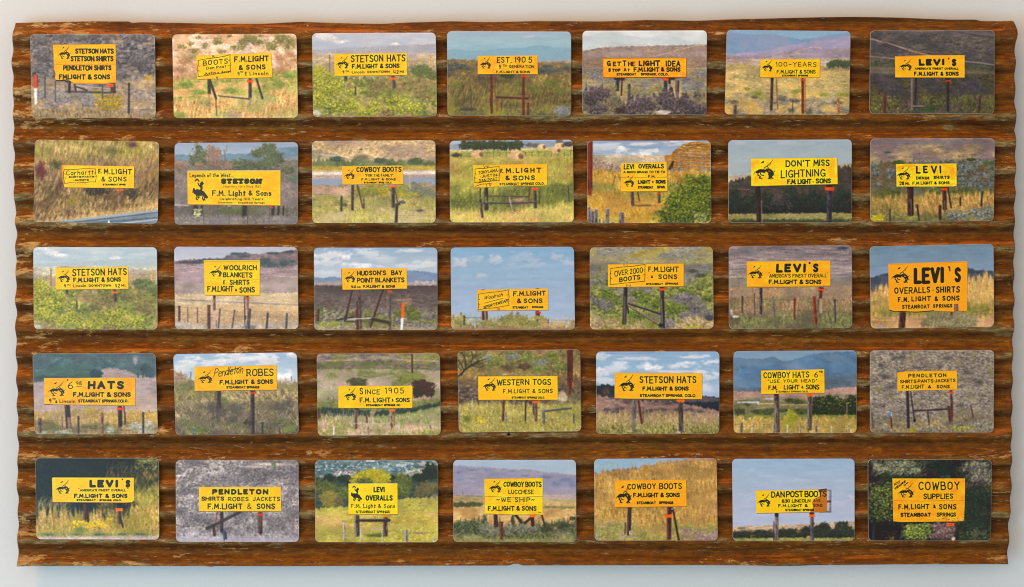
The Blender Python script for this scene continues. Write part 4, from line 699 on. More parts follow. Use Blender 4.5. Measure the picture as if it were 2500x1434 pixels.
def c14():
    L('-100,-100 3000,-100', '6a5c58 8c7c68 a89674 bca984 c4b090', 12, 2.8, emb=.45, con=.95, pal2='746870 88787c a08c84', s2=40)
    L('240,110 1990,100', '605c6c 78707c 90808c', 12, 2.5, bot='240,180 900,200 1990,170', soft=12, con=.8, a=.8)
    for x, y, a, b, c in [(460,200,130,20,'9c7468 b08478'),(600,330,200,26,'b09c68 c0ac78'),(1500,260,200,30,'6c6c54 8c8460'),(1100,350,260,20,'a49868 b8a878'),(1400,170,130,20,'7c7070 94848c'),(1750,220,160,60,'807c58 a09868'),(900,300,220,18,'a88c78 b89c84')]: B(x, y, a, b, c, 4, soft=.9, a=.65)
    W('745,130 750,250', 4, '544c54', .8); W('768,130 772,250', 4, '544c54', .6); B(500, 298, 60, 12, '3c5448 5c6c58', 2)
    L('240,440 400,430 600,440 800,420 1200,420 1500,410 1700,400 1990,400', '2c3430 48544c 687468 8c9488 a8a89c', 6, 4, emb=.7, con=1.2, rough=8, soft=6, pal2='4c4438 6c6048 8c7c5c', s2=45, shear=.3)
    B(640, 440, 90, 30, '34541c 507028', 2.4); B(1660, 400, 90, 24, '34442c 4c5c38', 2.4); B(1900, 450, 70, 30, '44602c 607c38', 2.4)
    for x, y, a, b in [(540,570,70,60),(340,600,60,30),(540,630,60,30),(1560,500,80,30),(1640,560,100,30),(1800,600,90,30),(1720,680,80,40),(1520,690,70,40),(1900,640,60,30),(1700,780,140,50),(1920,750,60,30),(350,750,70,30)]: B(x, y, a, b, '242830 4c5458 80888a a8aca4', 2.6, rough=.5, con=1.5)
    L('240,790 620,800 1000,800 1500,780 1990,820', '303c1c 4c5828 6c7438 8c8a4c', 6, 4, rough=8, soft=20, con=1.0, pal2='5c5c48 7c7858', s2=50); B(900, 855, 110, 25, '5c6470 7c8488', 2.2, soft=.5)
    L('240,915 500,930 760,900 1300,880 1990,840', '785c34 a4844c c8a868 dcc080', 2.2, 9, rough=12, soft=16, shear=.3, emb=.35, con=1.15, pal2='7c6840 9c8c4c b8a85c', s2=50); S(340, 255, 920, 1980, 1200, 'd8b878 b08c54 7c5c34 e0cc98 987c48', 50, 5, .3)
    L('240,1120 700,1130 1300,1180 1990,1180', '3c3c24 646440 8c8454 b0a470', 4, 6, rough=10, soft=20, shear=.3, con=1.2, a=.85)
    W('262,1105 760,1090', 4, '5c4c40', .6)
    post(808,790,815,1180,84,'40201c','6c4438'); W('815,960 835,1180', 24, '7c6c70', .8); W('842,800 838,1180', 22, '201418', .8); post(1288,840,1296,1110,58,'3c2020','64443c'); W('1296,980 1298,1110', 26, '6c646c', .7); post(1338,790,1385,1085,22,'3c2420'); poly('760,785 860,785 855,800 762,800', '241414'); poly('1190,782 1360,780 1355,796 1190,796', '3c2018')
    fence('524,1098,1272,26,3c3430 905,1030,1255,28,2c2c34,28 1228,1045,1240,42,40241c 1515,925,1055,24,2c2c34,-2 1822,850,1060,26,2c3038,-14', ())
    for x, y, a, b in [(1420,1180,140,80),(1560,1190,90,60),(1750,1150,140,70),(1900,1120,90,80),(1850,1220,130,40)]: B(x, y, a, b, '34383c 5c6460 888c7c b0b09c', 2.6, rough=.5, con=1.6)
    B(350, 1220, 110, 50, '7c8420 b8bc2c d4d44c', 2.4, rough=.5, con=1.4); B(840, 1220, 90, 40, '6c7038 989c50 b8b878', 2.4); D(80, 1300, 1100, 1960, 1250, 'c0c0a8 a8a890', 14)
    tag(1244, 803, 1328, 838, 'd84010'); sign('612,466 1456,455 1462,770 1400,780 618,780', 'f6cf14', tex=.035)
    for x, y, a, b in [(800,490,130,22),(660,520,60,50),(1400,560,60,90),(700,500,60,30)]: B(x, y, a, b, 'f09a10 f6a810', 6, soft=.9, a=.8)
    W('900,500 870,560 880,640', 8, 'f4dc9c', .35); B(1420, 760, 40, 16, 'f0e8d0', 3, soft=.8, a=.8)
    W('700,500 760,475 880,480', 4, 'a87010', .6); T('LE VI', 890, 492, 1256, 596, 21, -6, gap=2.4, sp=.6); T('DENIM', 892, 640, 1078, 680, 10.5, 0, gap=1.1); T('SHIRTS', 1134, 630, 1366, 674, 10.5, -2, gap=1.2); T('28', 656, 710, 726, 758, 9); T('MI.', 740, 722, 800, 754, 8); T('F.M.LIGHT & SONS', 840, 712, 1360, 752, 9, -6, gap=1.3); H(625, 500, 820, 690)
def c15():
    c3((0, 0, 1))
def c16():
    G('78 b0b8cc 190 bcc4d4'); L('1390,190 1550,175 1650,168 1790,165 1850,135 1900,122 1970,122 2050,135 2130,130 2250,115 2330,102 2420,98', '485864 5f6a74 786e7c 947e88', 9, 5, rough=3, soft=2, pal2='786874 8c7880 a08a8c', s2=45)
    for x, y, a, b in [(1480,200,70,14),(1580,198,60,14),(1900,130,70,14),(1960,150,70,12),(2200,125,80,12),(2330,115,60,12),(2130,190,60,40),(2180,215,50,25),(2280,205,50,30),(2350,190,30,16),(1630,185,60,12)]: B(x, y, a, b, '3a4c58 50606a', 2.2, soft=.5)
    L('1390,212 1700,215 2050,230 2100,240 2300,240 2420,215', '8c7c8c a0909c b4a0a4 c4b0b0', 14, 3.5, rough=2, soft=4, con=.9, pal2='9c8aa0 ac9cac', s2=40)
    for p in ['1400,250 1560,235 1650,245', '1400,290 1600,270', '2100,280 2200,262 2390,250', '2110,330 2250,310 2390,318']: W(p, 6, 'd0bcb8', .6)
    W('2100,300 2400,270', 8, '8c7c90', .5)
    L('1390,350 1640,355 2100,340 2420,325', '8c8488 a49a94 bcaea0 ccc0ac', 12, 2.2, rough=2, soft=8, con=1, pal2='9c9094 aca09c', s2=40)
    L('1390,455 2420,445', 'b0a08c c8b89c d8c8a8 e0d4b8', 12, 2.4, rough=2, soft=5, con=.9); W('1440,500 1650,510 2100,530 2390,545', 11, '8c8490', .6); L('1390,540 2420,550', 'b8a080 ccb490 dcc8a4', 5, 4, soft=8, con=.9)
    L('1390,600 2420,600', 'a89070 c0a888 d8c4a0', 3, 6, soft=20, rough=4, con=1.1); L('1390,680 1800,700 2420,680', '8c848c a8a09c c4baa8 d8d0bc', 5, 4, rough=6, soft=14, con=1.1)
    B(2000, 720, 60, 20, '5c6470 8c9494', 2); B(1430, 700, 60, 22, 'b8b8c4 d4d4d8', 2, soft=.8)
    post(1722,470,1722,590,22,'7c5c5c','a88c88'); W('1722,590 1720,700', 18, 'c8b4b0', .8); post(1966,470,1968,700,8,'3c3438'); post(1990,480,1990,580,20,'8c6460','b09088'); W('1970,632 1970,655', 14, '34303c'); poly('1712,466 1734,466 1732,486 1714,486', '3a2c28'); poly('1976,468 2000,468 1998,482 1980,482', '3a2c28')
    fence('1440,550,672,20,4c4450 1508,560,680,9,6c5c60 1586,560,690,9,6c5058 1678,543,735,26,5c3c44 1768,572,732,12,5c4c58,-14 1886,582,732,13,5c5460,-22 2006,576,735,28,4c4858,-14 2152,605,735,18,4c4858,-10 2306,610,735,17,544e60,-6 1738,665,720,10,7c6c6c', ('1405,560 1680,572 1890,595 2390,600', '1420,620 1690,620 2000,640 2390,640'), '5c545c', .5)
    tag(1968, 480, 2008, 496, 'f0742c'); sign('1638,187 2088,187 2088,467 1645,462', 'fdca06'); poly('1636,184 2090,184 2090,193 1640,193', 'fdd84a'); W('1640,194 2088,193', 3, 'a87c10'); W('1645,332 2088,335', 3, 'c89810'); 
    c = '3a300c'
    T('WOOLRICH', 1796, 222, 2064, 262, 7.5, 0, gap=1.3, col=c); T('BLANKETS', 1792, 280, 2028, 320, 7.5, 0, gap=1.2, col=c); T('{', 1792, 344, 1812, 376, 6, col=c); T('SHIRTS', 1846, 340, 2008, 380, 7.5, 0, gap=1.4, col=c); T('F.M.LIGHT', 1666, 392, 1876, 436, 7.5, -4, gap=.9, col=c); T('&', 1888, 412, 1908, 432, 5, col=c); T('SONS', 1924, 400, 2050, 444, 8, -4, gap=1.4, col=c); H(1684, 222, 1790, 318)
def c17():
    G('92 94b0cc 200 a8bcd0 400 c0ccdc')
    for x, y, a, b, c in [(220,160,140,50,'d8dce4'),(350,175,110,55,'e4e6ec'),(180,220,160,40,'d4dae4'),(430,240,80,35,'dde2ea'),(560,260,150,30,'e8eaf0'),(640,160,150,50,'ccd6e0'),(560,110,100,14,'d0d8e4'),(1000,120,150,30,'d4dae4'),(1050,240,160,40,'d4dae2'),(740,200,140,40,'c4ced8'),(900,260,180,30,'ccd4e0'),(200,320,160,50,'c8d2de')]: cloud(x, y, a, b, c, .8)
    L('90,352 150,362 200,365 260,352 340,360 600,360 930,300 1000,294 1060,305 1120,308 1210,322', '7086ac 7f94b4 90a0bc', 18, 6, soft=3, con=.8, rough=2)
    L('90,402 300,395 600,400 930,400 1100,390 1210,400', '9c96a4 aca2a8 bcb0ac', 14, 3, soft=3, rough=2); D(30, 980, 385, 1200, 420, 'c8c4cc d8d0d4', 10)
    L('90,428 600,432 1210,430', '3c3440 544a54 6c5f60 847468', 8, 2.6, rough=2, soft=3, con=1, pal2='4c424c 605458', s2=40)
    L('90,500 1210,500', '443c44 5c5258 786a68 907e74', 9, 3, soft=30, emb=.65); 
    for x, y, a, b in [(880,560,130,22),(920,590,100,20)]: B(x, y, a, b, '8c7464 b09880 c4ac90', 2.2, soft=.8, a=.8)
    L('90,640 600,640 1210,650', '343034 58544f 84806f a8a48c c0b8a0', 5, 3.6, rough=8, soft=24, emb=.7, con=1.25, pal2='4c5030 747840 a0a05c', s2=44)
    for x, y, a, b, p in [(1000,700,80,50,1),(850,680,40,30,1),(1080,800,130,40,0),(150,640,30,18,1),(960,640,60,30,1),(860,750,60,30,0),(700,670,50,25,0),(1130,700,70,40,0)]: B(x, y, a, b, ['34303c 5c5860 8c8884 b0aca0', '3c4824 607038 8c984c'][p], 2.2, con=1.4)
    L('90,790 400,790 900,800 1210,800', '5c5450 8c8470 b0a890 d0c8b0', 4, 4, rough=6, soft=14, con=1.2, a=.9)
    for x, y, a, b in [(280,780,60,40),(180,780,60,30),(400,760,50,30),(520,790,40,30)]: B(x, y, a, b, '5c6c34 8c9848 b4b870', 2, rough=.6, con=1.3, soft=.5)
    W('440,475 385,715', 17, '4a2a28'); post(502,470,516,820,32,'5c4848','84706c'); W('716,475 605,805', 17, '4a2624'); post(778,490,778,828,28,'5c5050','84787c'); post(756,520,760,640,10,'8c6450'); W('944,510 942,655', 8, '9c7c64'); post(485,575,488,830,13,'3c2828'); post(482,655,490,830,24,'4c2220','7c4038'); post(134,650,128,755,28,'4c3030'); W('105,705 140,703', 8, '3c2c30'); W('345,600 345,660', 3, '544848')
    W('300,745 460,712', 16, '3a3440'); W('400,735 620,725 640,728', 9, 'd0ccd4'); W('620,735 765,765', 26, '34282e'); W('370,755 470,760', 10, '40363c'); W('385,700 375,750', 16, '3c2c34'); W('598,740 598,800', 22, '5c585c', .7)
    poly('884,592 888,588 906,588 910,594 908,722 882,720', 'ec681c'); W('890,600 888,715', 4, 'b84c10', .6); poly('880,722 905,724 896,830 874,830', 'e8eaf0')
    poly('755,480 765,476 795,478 804,486 795,497 762,496', 'e4501c'); sign('342,282 350,278 930,276 934,460 354,470', 'fdb80c'); W('343,284 352,468', 6, '8c5c18', .8)
    T("HUDSON'S", 484, 300, 746, 342, 8.5, -4, gap=1.2); T('BAY', 790, 296, 890, 338, 8.5); T('POINT BLANKETS', 484, 364, 910, 406, 8.5, -4, gap=1.1, sp=2); T('40', 432, 432, 478, 456, 7); T('MI', 486, 438, 516, 456, 5.5); T('F.M.LIGHT & SONS', 540, 428, 828, 452, 7, 0, gap=1.1, sp=3); H(372, 302, 472, 408)
def c18():
    G('88 86aed0 250 94b4d0 500 9cb4d0 830 a8bcd8')
    for x, y, a, b, c in [(1390,230,90,50,'c4c8d8'),(1440,220,50,40,'ccced8'),(1700,210,100,40,'b8c4d6'),(1720,180,50,35,'c8ccda'),(1550,200,90,40,'acbed2'),(2020,200,150,60,'acbdd4'),(2260,170,70,40,'b8c0d6'),(2380,230,90,40,'b8c0d8'),(1600,350,80,25,'b0c0d6'),(1880,130,40,14,'a0bad0'),(2000,260,200,40,'a8bcd4'),(1480,180,60,25,'9cb8d0')]: cloud(x, y, a, b, c, .75)
    L('1320,715 1440,715 1480,770 1520,790 1560,770 1640,740 1800,705 2000,720 2150,740 2200,770 2450,775', '70704c 94905c b8ac70 ccc088', 2.6, 5, rough=18, soft=4, con=1.3, shear=.2, pal2='786c50 a09468', s2=30)
    S(200, 1500, 740, 2160, 800, 'b0a864 8c8c50 d0c480 6c6c40', 60, 4, .2, .5); S(110, 1330, 740, 1480, 830, 'b0a864 8c8c50 dcd090', 60, 4, .2, .5); S(170, 2130, 770, 2435, 830, 'd0b088 b49870 dcc4a0', 50, 4, .2, .5); S(24, 2150, 740, 2430, 770, 'c4a494', 60, 3, .2, .4); S(20, 1560, 720, 1900, 740, 'c4a894', 55, 2.5, .2, .3)
    for x, y, a, b in [(1820,740,70,50),(1980,750,80,50),(1400,770,60,50),(1640,770,90,40),(2080,770,70,40)]: B(x, y, a, b, '5c603c 848450 aca468', 2.2, rough=.7, soft=.5)
    D(90, 1350, 710, 2400, 820, 'c8c060 b4b044', 10); L('1320,805 2450,812', '8c7460 b09878', 4, 4, rough=6, soft=5)
    post(1445,703,1445,790,16,'3c4048'); W('1450,722 1600,724', 3, '34404c'); W('2130,740 2430,745', 2.5, '5c6c84', .8); post(2200,732,2200,770,9,'6c5048'); W('1450,790 1520,792', 3, '44505c')
    post(1616,665,1618,742,24,'4c2420','6c3c34'); post(1645,665,1650,738,22,'543430','8c7468'); post(2104,662,2108,740,38,'4c2424','6c4038'); tag(2085, 666, 2136, 684, 'c43c1c'); B(2110, 720, 50, 22, '8c8848 b0a864', 2)
    sign('1560,472 1850,466 2198,459 2200,652 1562,662', 'fcb808'); W('1600,470 1626,468', 4, '7c3c10'); W('2090,459 2120,458', 5, '7c3c10'); ragged(1572, 512, 1846, 655, 4.5, -40)
    T('Woolrich', 1622, 528, 1790, 562, 4.5, -30, gap=.6, it=1.5); W('1626,592 1790,550', 4, '2a200c'); T('SPORTSWEAR', 1618, 620, 1838, 646, 6, -66, gap=1.1); T('F.M.LIGHT', 1886, 486, 2180, 528, 8.5, -6, gap=1.3, bold=1.1); T('& SONS', 1920, 552, 2150, 592, 8, -4, gap=1.5, sp=1.8); T('STEAMBOAT', 1880, 620, 2020, 640, 5.5); T('SPRINGS', 2054, 618, 2156, 636, 5.5); W('1742,640 1742,658', 4, '5c4008'); W('1752,638 1754,656', 4, '5c4008'); W('1762,636 1764,654', 4, '5c4008')
def c19():
    L('-100,-100 3000,-100', '60605c 84847c a4a294 bcb8a4', 6, 2.6, emb=.75, con=1.1, pal2='88804c a89c5c c0b470', s2=44)
    L('130,170 1230,200', '7c7c58 a09c6c bcb47c ccc488', 8, 2.6, soft=24, emb=.6, pal2='8c8474 a8a08c', s2=40, rough=2, bot='130,240 1230,260')
    L('130,230 1230,230', '4c5040 6c7054 90906c b0aa84', 6, 3.4, soft=20, emb=.65, con=1.2, pal2='6c6c6c 8c8c88', s2=40)
    W('145,300 300,300', 4, 'c4ae98', .6); W('960,260 1210,290', 4, 'b8a890', .5)
    L('130,330 300,340 960,320 1230,330', '38442c 586838 84904c a8ac68 bcbc8c', 6, 5, soft=16, emb=.6, con=1.2, rough=6, pal2='5c5c5c 808078 a4a090', s2=44)
    for x, y, a, b, p in [(1040,290,50,20,1),(1100,330,50,20,1),(300,510,70,50,0),(360,560,60,50,0),(280,470,50,30,0),(880,620,80,60,0),(960,460,50,22,0),(620,540,60,50,0),(560,490,60,40,0),(1060,620,60,50,2),(960,520,80,40,2),(280,590,80,50,2),(200,560,50,40,2),(970,690,70,50,2),(1170,520,50,40,0),(730,570,50,60,0),(1190,680,40,40,2),(560,680,70,40,0),(180,750,70,50,2),(840,720,60,40,0)]:
        B(x, y, a, b, ['2c3c1c 4c6428 78943c a8b850', '34382c 54584c 74786c', '34303c 5c5860 88848c b0aca8'][p], 2.2, rough=.55, con=1.5)
    D(160, 200, 460, 800, 640, 'a8bc44 c4cc60 889c34', 9); D(60, 1060, 460, 1220, 600, 'a4b84c c0c858', 8)
    L('130,690 400,700 900,740 1000,700 1230,700', '6c6048 988868 c0b084 d8c8a0', 4, 4, rough=8, soft=20, emb=.5, con=1.1, pal2='6c7038 949848 b0ac5c', s2=40)
    B(820, 750, 70, 60, '4c4850 807c80 b4b0ac', 2.2, rough=.6); B(1180, 700, 40, 30, '3c3844 6c6870', 2); D(40, 960, 775, 1120, 795, 'd8d830 b8c030', 10); D(14, 150, 440, 260, 480, 'c8c8b0', 7); B(700, 690, 60, 50, '4c5040 78745c a0987c', 2, soft=.6)
    post(455,435,442,760,34,'241c1c','4c4648'); W('448,520 446,760', 20, '74707c', .6); W('470,590 480,660', 12, '1c1818'); W('480,578 760,668', 15, '2a2628'); W('480,574 760,662', 4, '74707c', .7); W('478,592 745,762', 17, '8c8074'); W('478,600 745,770', 6, '3c3430', .8); post(772,435,780,795,34,'2c2024','5c5458'); W('768,540 776,790', 10, '8c8084', .7); W('492,640 492,800', 4, '4c8458'); poly('752,432 792,432 790,448 754,448', '241c1c')
    B(760, 765, 26, 20, '141418 2c2c2c', 2)
    tag(748, 442, 805, 464, 'ec601c'); sign('298,236 962,227 962,426 300,434', 'fdb804', tex=.014); ragged(320, 272, 622, 412, 4.5, -34)
    T('OVER 2000', 356, 292, 604, 338, 6.5, -32, gap=1.2); T('BOOTS', 398, 350, 582, 390, 7.5, -26, gap=1.3); T('F.M.LIGHT', 652, 254, 918, 300, 7.5, 0, gap=1.2); T('&', 676, 332, 696, 354, 6); T('SONS', 740, 322, 906, 362, 7.5, 0, gap=1.8); T('STEAMBOAT', 634, 398, 782, 414, 5.5); T('SPRINGS', 800, 394, 914, 412, 5.5)
    for x in (432, 444, 456, 468): W(f'{x},236 {x+3},250', 3, '7c5c08'); W(f'{x+28},412 {x+30},428', 3.5, '4c3808')
def c20():
    L('-100,-100 3000,-100', '645c70 7c7484 988c94 b0a29c', 22, 2.4, emb=.35, con=1., pal2='6c6878 807c84 98909c', s2=60)
    L('1340,150 2440,170', '74687c 8c808c a4989c b8aaa4', 26, 2.2, soft=20, con=1.1, emb=.3, rough=2); B(2350, 92, 60, 14, '3c485c 5c6474', 2); B(1740, 95, 60, 14, '606478 7c8090', 2, soft=.6)
    for p, c, w in [('1370,238 1480,235 1510,238','c8bc9c',9),('2240,250 2420,262','b8ac94',9),('1360,310 1500,320','b4a48c',8),('1360,345 1500,345','d0c490',14),('2250,300 2420,310','8c8c90',9),('2250,340 2420,330','8c8c7c',11),('1360,180 1500,200','b8a898',6),('2000,110 2400,130','b4a498',7),('2240,200 2420,215','6c7484',10)]: W(p, w, c, .65)
    L('1340,355 2440,350', '707070 84807c 9c948c', 24, 2.4, soft=12, con=.9)
    L('1340,380 1500,375 2250,400 2440,375', '7c746c 948a7c a89c88', 20, 2.4, soft=10, con=.8); W('1360,280 1500,272', 12, '6c7474', .5)
    L('1340,435 2440,430', '846c58 a88c6c c0a484 d0b898', 3, 5, rough=5, soft=8, con=1., pal2='948070 b09c84', s2=50)
    L('1340,520 2440,520', '70604c 947c60 b09878 c4b090', 2.2, 7, soft=24, con=1.15, emb=.4, shear=.1, pal2='686048 887c58 a4986c', s2=50); S(300, 1360, 460, 2420, 700, 'c8b094 a08868 6c5844 d8c4a8 887450', 28, 3.4, .1)
    L('1340,660 2440,640', '4c5434 6c7048 8c8c60 a4a078', 2.4, 6, soft=34, con=1.1, emb=.4, pal2='5c5444 7c7060', s2=50); S(240, 1360, 690, 2420, 795, '7c9054 5c6c3c a0a870 8c8058', 30, 3.4, .1)
    B(1375, 650, 18, 40, 'a8a0a0 c4c0bc', 2, soft=.5); B(1410, 690, 35, 12, 'b8b8ac d4d4c8', 2)
    post(1632,440,1630,670,27,'3c2c2c','847c84'); post(2156,460,2150,560,30,'5c3430','8c5c50'); W('2155,540 2158,650', 22, 'c4ac94', .8); W('2135,540 2130,650', 8, '5c5c70')
    fence('1470,510,660,16,4c3c44 1575,485,680,9,4c444c,4 1736,515,695,13,545468,16 1926,530,720,16,6c2c24 2096,515,760,26,7c3420,16 2278,540,745,15,3c3c4c,4 1438,390,450,5,5c5c64 2278,400,430,5,8c7c74 2355,370,430,4,8c7c74', ('1480,520 1740,545 1930,545 2100,535 2280,545 2420,550', '1480,640 2000,640 2420,660', '1640,540 1930,548'), '4c444c', .6)
    W('2340,380 2380,362 2420,372', 4, '8c7c74'); tag(2130, 442, 2188, 462, 'ec541c'); poly('2138,436 2182,436 2180,446 2140,446', '2a1c1c')
    sign('1508,210 2240,202 2240,425 1510,436', 'fcb808', tex=.02); W('1510,430 1650,426 2240,418', 4, 'b87808', .8); W('1515,250 1560,230', 4, 'e89808', .6)
    T('LEVI', 1766, 230, 2034, 304, 20, -2, gap=1.7); T("'", 2050, 214, 2066, 244, 15); T('S', 2088, 226, 2140, 300, 18); T('"', 1698, 306, 1712, 326, 4); T("AMERICA'S FINEST OVERALL", 1704, 318, 2210, 350, 6, -2, gap=.9, sp=2.6); T('"', 2208, 306, 2222, 328, 4); T('F.M.LIGHT & SONS', 1700, 368, 2162, 406, 8.5, 0, gap=1.1, sp=2.2); H(1522, 240, 1652, 362)
def c21():
    G('95 7492a8 300 7e98b0 500 8aa0bc'); L('200,575 300,550 400,520 500,500 1610,425 1700,445 1740,465 1800,460 1990,475', '3c4454 485468 5c6474', 20, 9, soft=6, con=.9, rough=2)
    L('200,690 500,640 1610,560 1990,500', '5c5460 84707c', 8, 9, rough=26, soft=18, con=1., a=.7)
    L('200,735 350,710 500,690 1610,580 1800,560 1990,525', '947848 bc9c60 d8bc80 e4cc98', 2.2, 13, rough=20, soft=14, shear=.05, emb=.3, con=.95, pal2='ac8c58 ccac70 dcc48c', s2=80)
    L('200,900 600,950 1610,880 1990,900', '806838 a88c4c c8ac68 dcc48c', 2.2, 10, soft=60, shear=.1, emb=.3, con=1.1, pal2='74743c 9c9850', s2=50)
    S(340, 260, 700, 510, 1240, 'e0c890 c0a060 8c7040 d4b878', 60, 4, .1, .2); S(300, 1610, 570, 1975, 1000, 'e4cc94 c8a868 a08048 ecd8a8', 80, 4, -.1, .2)
    L('200,1120 900,1110 1990,1100', 'a08458 c4a470 dcc094', 3, 6, soft=24, con=1.1, rough=8, pal2='c8a078 d8b490', s2=50); S(200, 260, 1060, 1970, 1250, 'e0c494 b89860 8c7040', 40, 4, .1)
    W('270,1135 640,1150 1000,1140 1980,1010', 4, '6c5038', .7); W('270,1190 640,1180 1000,1150', 4, '6c5038', .7); W('1700,1080 1980,1065', 4, '6c5038', .5)
    post(708,1050,690,1270,88,'4c241c','6c3c30'); W('660,1100 650,1260', 14, '84605c', .7); poly('515,1010 560,1030 560,1055 530,1050', '8c7080')
    for x, y, a, b in [(1180,1150,190,90),(1420,1130,190,110),(1620,1170,150,90),(1050,1200,100,60),(1300,1230,180,40),(1560,1230,160,40)]: B(x, y, a, b, '54503c 787458 9c9474 b4ac8c', 2.2, rough=.55, con=1.4)
    S(240, 980, 1080, 1800, 1250, 'b4ac8c 8c8664 58543c a49c7c', 60, 5, .4, .6); B(400, 1250, 90, 26, 'a08c84 b8a494', 2)
    poly('1370,1040 1410,1040 1405,1100 1380,1080', '7c3c1c')
    sign('503,368 1612,336 1610,1030 1490,1030 1420,1040 1140,1030 900,1052 560,1040 512,1010', 'feab04', tex=.01); W('530,1025 600,1044 700,1040 800,1046 900,1048 1000,1040 1140,1028', 11, '2c180c'); W('520,378 640,382 860,358', 4, 'b87808', .6); W('1200,360 1500,350 1610,346', 4, 'a86808', .7); poly('1424,935 1484,930 1492,1030 1428,1040', '8c6458'); W('1440,940 1445,1035', 10, 'a8887c', .6)
    c = '2e1a08'
    T('LEVI', 860, 430, 1296, 650, 44, -14, gap=1.3, jit=.02, col=c, a=1.); W('1352,412 1362,440 1366,470', 18, c); W('1350,415 1362,420', 22, c); T('S', 1430, 428, 1528, 632, 38, -6, col=c, a=1.)
    T('OVERALLS', 586, 704, 1096, 790, 14, -12, gap=1.3, col=c); W('1118,742 1140,740', 9, c); T('SHIRTS', 1168, 692, 1512, 780, 16, -8, gap=1.3, col=c); T('F.M.', 636, 840, 800, 908, 14, 0, gap=1.8, col=c); T('LIGHT', 826, 832, 1104, 900, 14, -8, gap=1.6, col=c); T('&', 1150, 830, 1204, 892, 13, col=c); T('SONS', 1260, 822, 1508, 890, 14, -6, gap=1.5, col=c); T('STEAMBOAT', 694, 950, 1086, 1004, 11, -8, gap=1.5, col=c); T('SPRINGS', 1130, 940, 1406, 990, 11, -8, gap=1.6, col=c); H(550, 400, 805, 650, 0, c)
def c22():
    L('-100,-100 3000,-100', '34505c 48646c 60787c 788c8c', 9, 5, emb=.4, con=.9, pal2='4c6068 647880', s2=60)
    L('260,300 400,190 560,160 700,180 820,260', '3c5c58 4c6c64 648074', 12, 4, soft=16, con=.9, rough=4, a=.8, bot='260,300 820,280'); B(1090, 130, 24, 50, '8c94a4 a4a8b4', 2, soft=.5); B(1100, 100, 30, 10, '7c8494', 2)
    L('260,330 800,300 815,205 870,190 960,200 1040,220 1100,245 1200,265 1280,270', '94868c a8989a b8a8a4 c4b4ac', 16, 3, soft=6, rough=3, con=.7); B(1170, 200, 60, 50, '34505c 48646c', 2.4, soft=.4); B(1215, 230, 40, 40, '3c5464 4c6470', 2.4, soft=.4)
    for x in (1110, 1150, 1180, 1200): B(x, 250, 8, 24, '40586c', 2)
    B(770, 240, 60, 40, '2c4854 3c5864', 2.4); B(400, 270, 140, 22, '34504f 48645c', 2.4)
    L('260,305 600,300 900,290 1280,285', '8c8088 a0949a b4a6a8 c4b4b0', 20, 3.4, soft=5, con=.8, rough=2, pal2='a498a4 b8a8b0', s2=50)
    L('260,440 1280,400', '9c8c88 b0a098 c4b2a4', 22, 3.4, soft=30, con=.8); L('260,520 1280,520', 'b0a0a4 bcaca8 b8a4a4', 18, 2.4, soft=8, con=.6)
    L('260,545 500,530 680,520 900,535 1280,545', '8c7038 b09450 ccb070 dcc48c', 2.4, 6, rough=8, soft=6, con=1.1, pal2='a48c60 c0a87c', s2=50); D(30, 680, 515, 760, 535, 'c8c040 a8a838', 9)
    L('260,620 800,640 1280,630', '64543c 8c7858 b09c74 c8b490', 3, 5, rough=8, soft=20, con=1.2, pal2='5c5c38 848050', s2=40)
    S(260, 285, 570, 1260, 710, 'd0b480 a88c58 746040 e0cca0', 26, 3.4, .1)
    for x, y, a, b in [(880,690,45,30),(520,705,85,18),(340,712,60,12),(1100,660,80,35),(1200,650,50,35),(1160,700,90,18)]: B(x, y, a, b, '6c746c 949c8c b8bcac d4d4c4', 2.2, rough=.6, con=1.4, soft=.4)
    post(542,490,555,680,42,'34282c','5c4c48'); W('555,600 560,690', 26, 'a89080', .7); post(966,500,968,665,34,'342428','54404a'); W('998,500 1000,545', 10, '4c3430')
    fence('322,598,715,30,5c4848 500,585,690,13,7c6858 632,580,720,14,3c3434 822,556,720,25,6c5448 1006,548,650,13,44343a 1152,548,720,17,44383c', ('285,625 500,612 640,600 820,575 1010,560 1260,548', '285,690 500,675 820,655 1260,630', '310,715 640,700 1260,690'), '4c4048', .55)
    tag(940, 512, 998, 532, 'ec4c18'); sign('355,274 1090,270 1088,495 560,488 358,486', 'fcb60a', tex=.025); 
    for x, y, a, b in [(980,380,60,60),(940,430,50,20),(1040,320,30,40)]: B(x, y, a, b, 'f49008 f89c08', 5, soft=.9, a=.6)
    W('360,484 430,488', 5, '8c4c10'); T('$', 538, 280, 550, 298, 2.5); T('6', 546, 302, 590, 362, 6.5); T('98', 612, 300, 660, 332, 5); W('616,344 662,338', 3.5, '2a200c')
    T('HATS', 708, 298, 1006, 362, 17, 0, gap=1.6, col='2c2a24', jit=.02); T('F.M.LIGHT & SONS', 588, 388, 1054, 424, 8.5, 0, gap=1.2, sp=2.6); T('9', 396, 440, 416, 470, 7); T('TH', 420, 434, 448, 450, 4.5); T('&', 446, 454, 464, 476, 6); T('Lincoln', 480, 446, 606, 474, 5.5, gap=1.3); T('STEAMBOAT SPRINGS.COLO.', 630, 446, 1034, 470, 6.5, 0); H(390, 300, 530, 424)
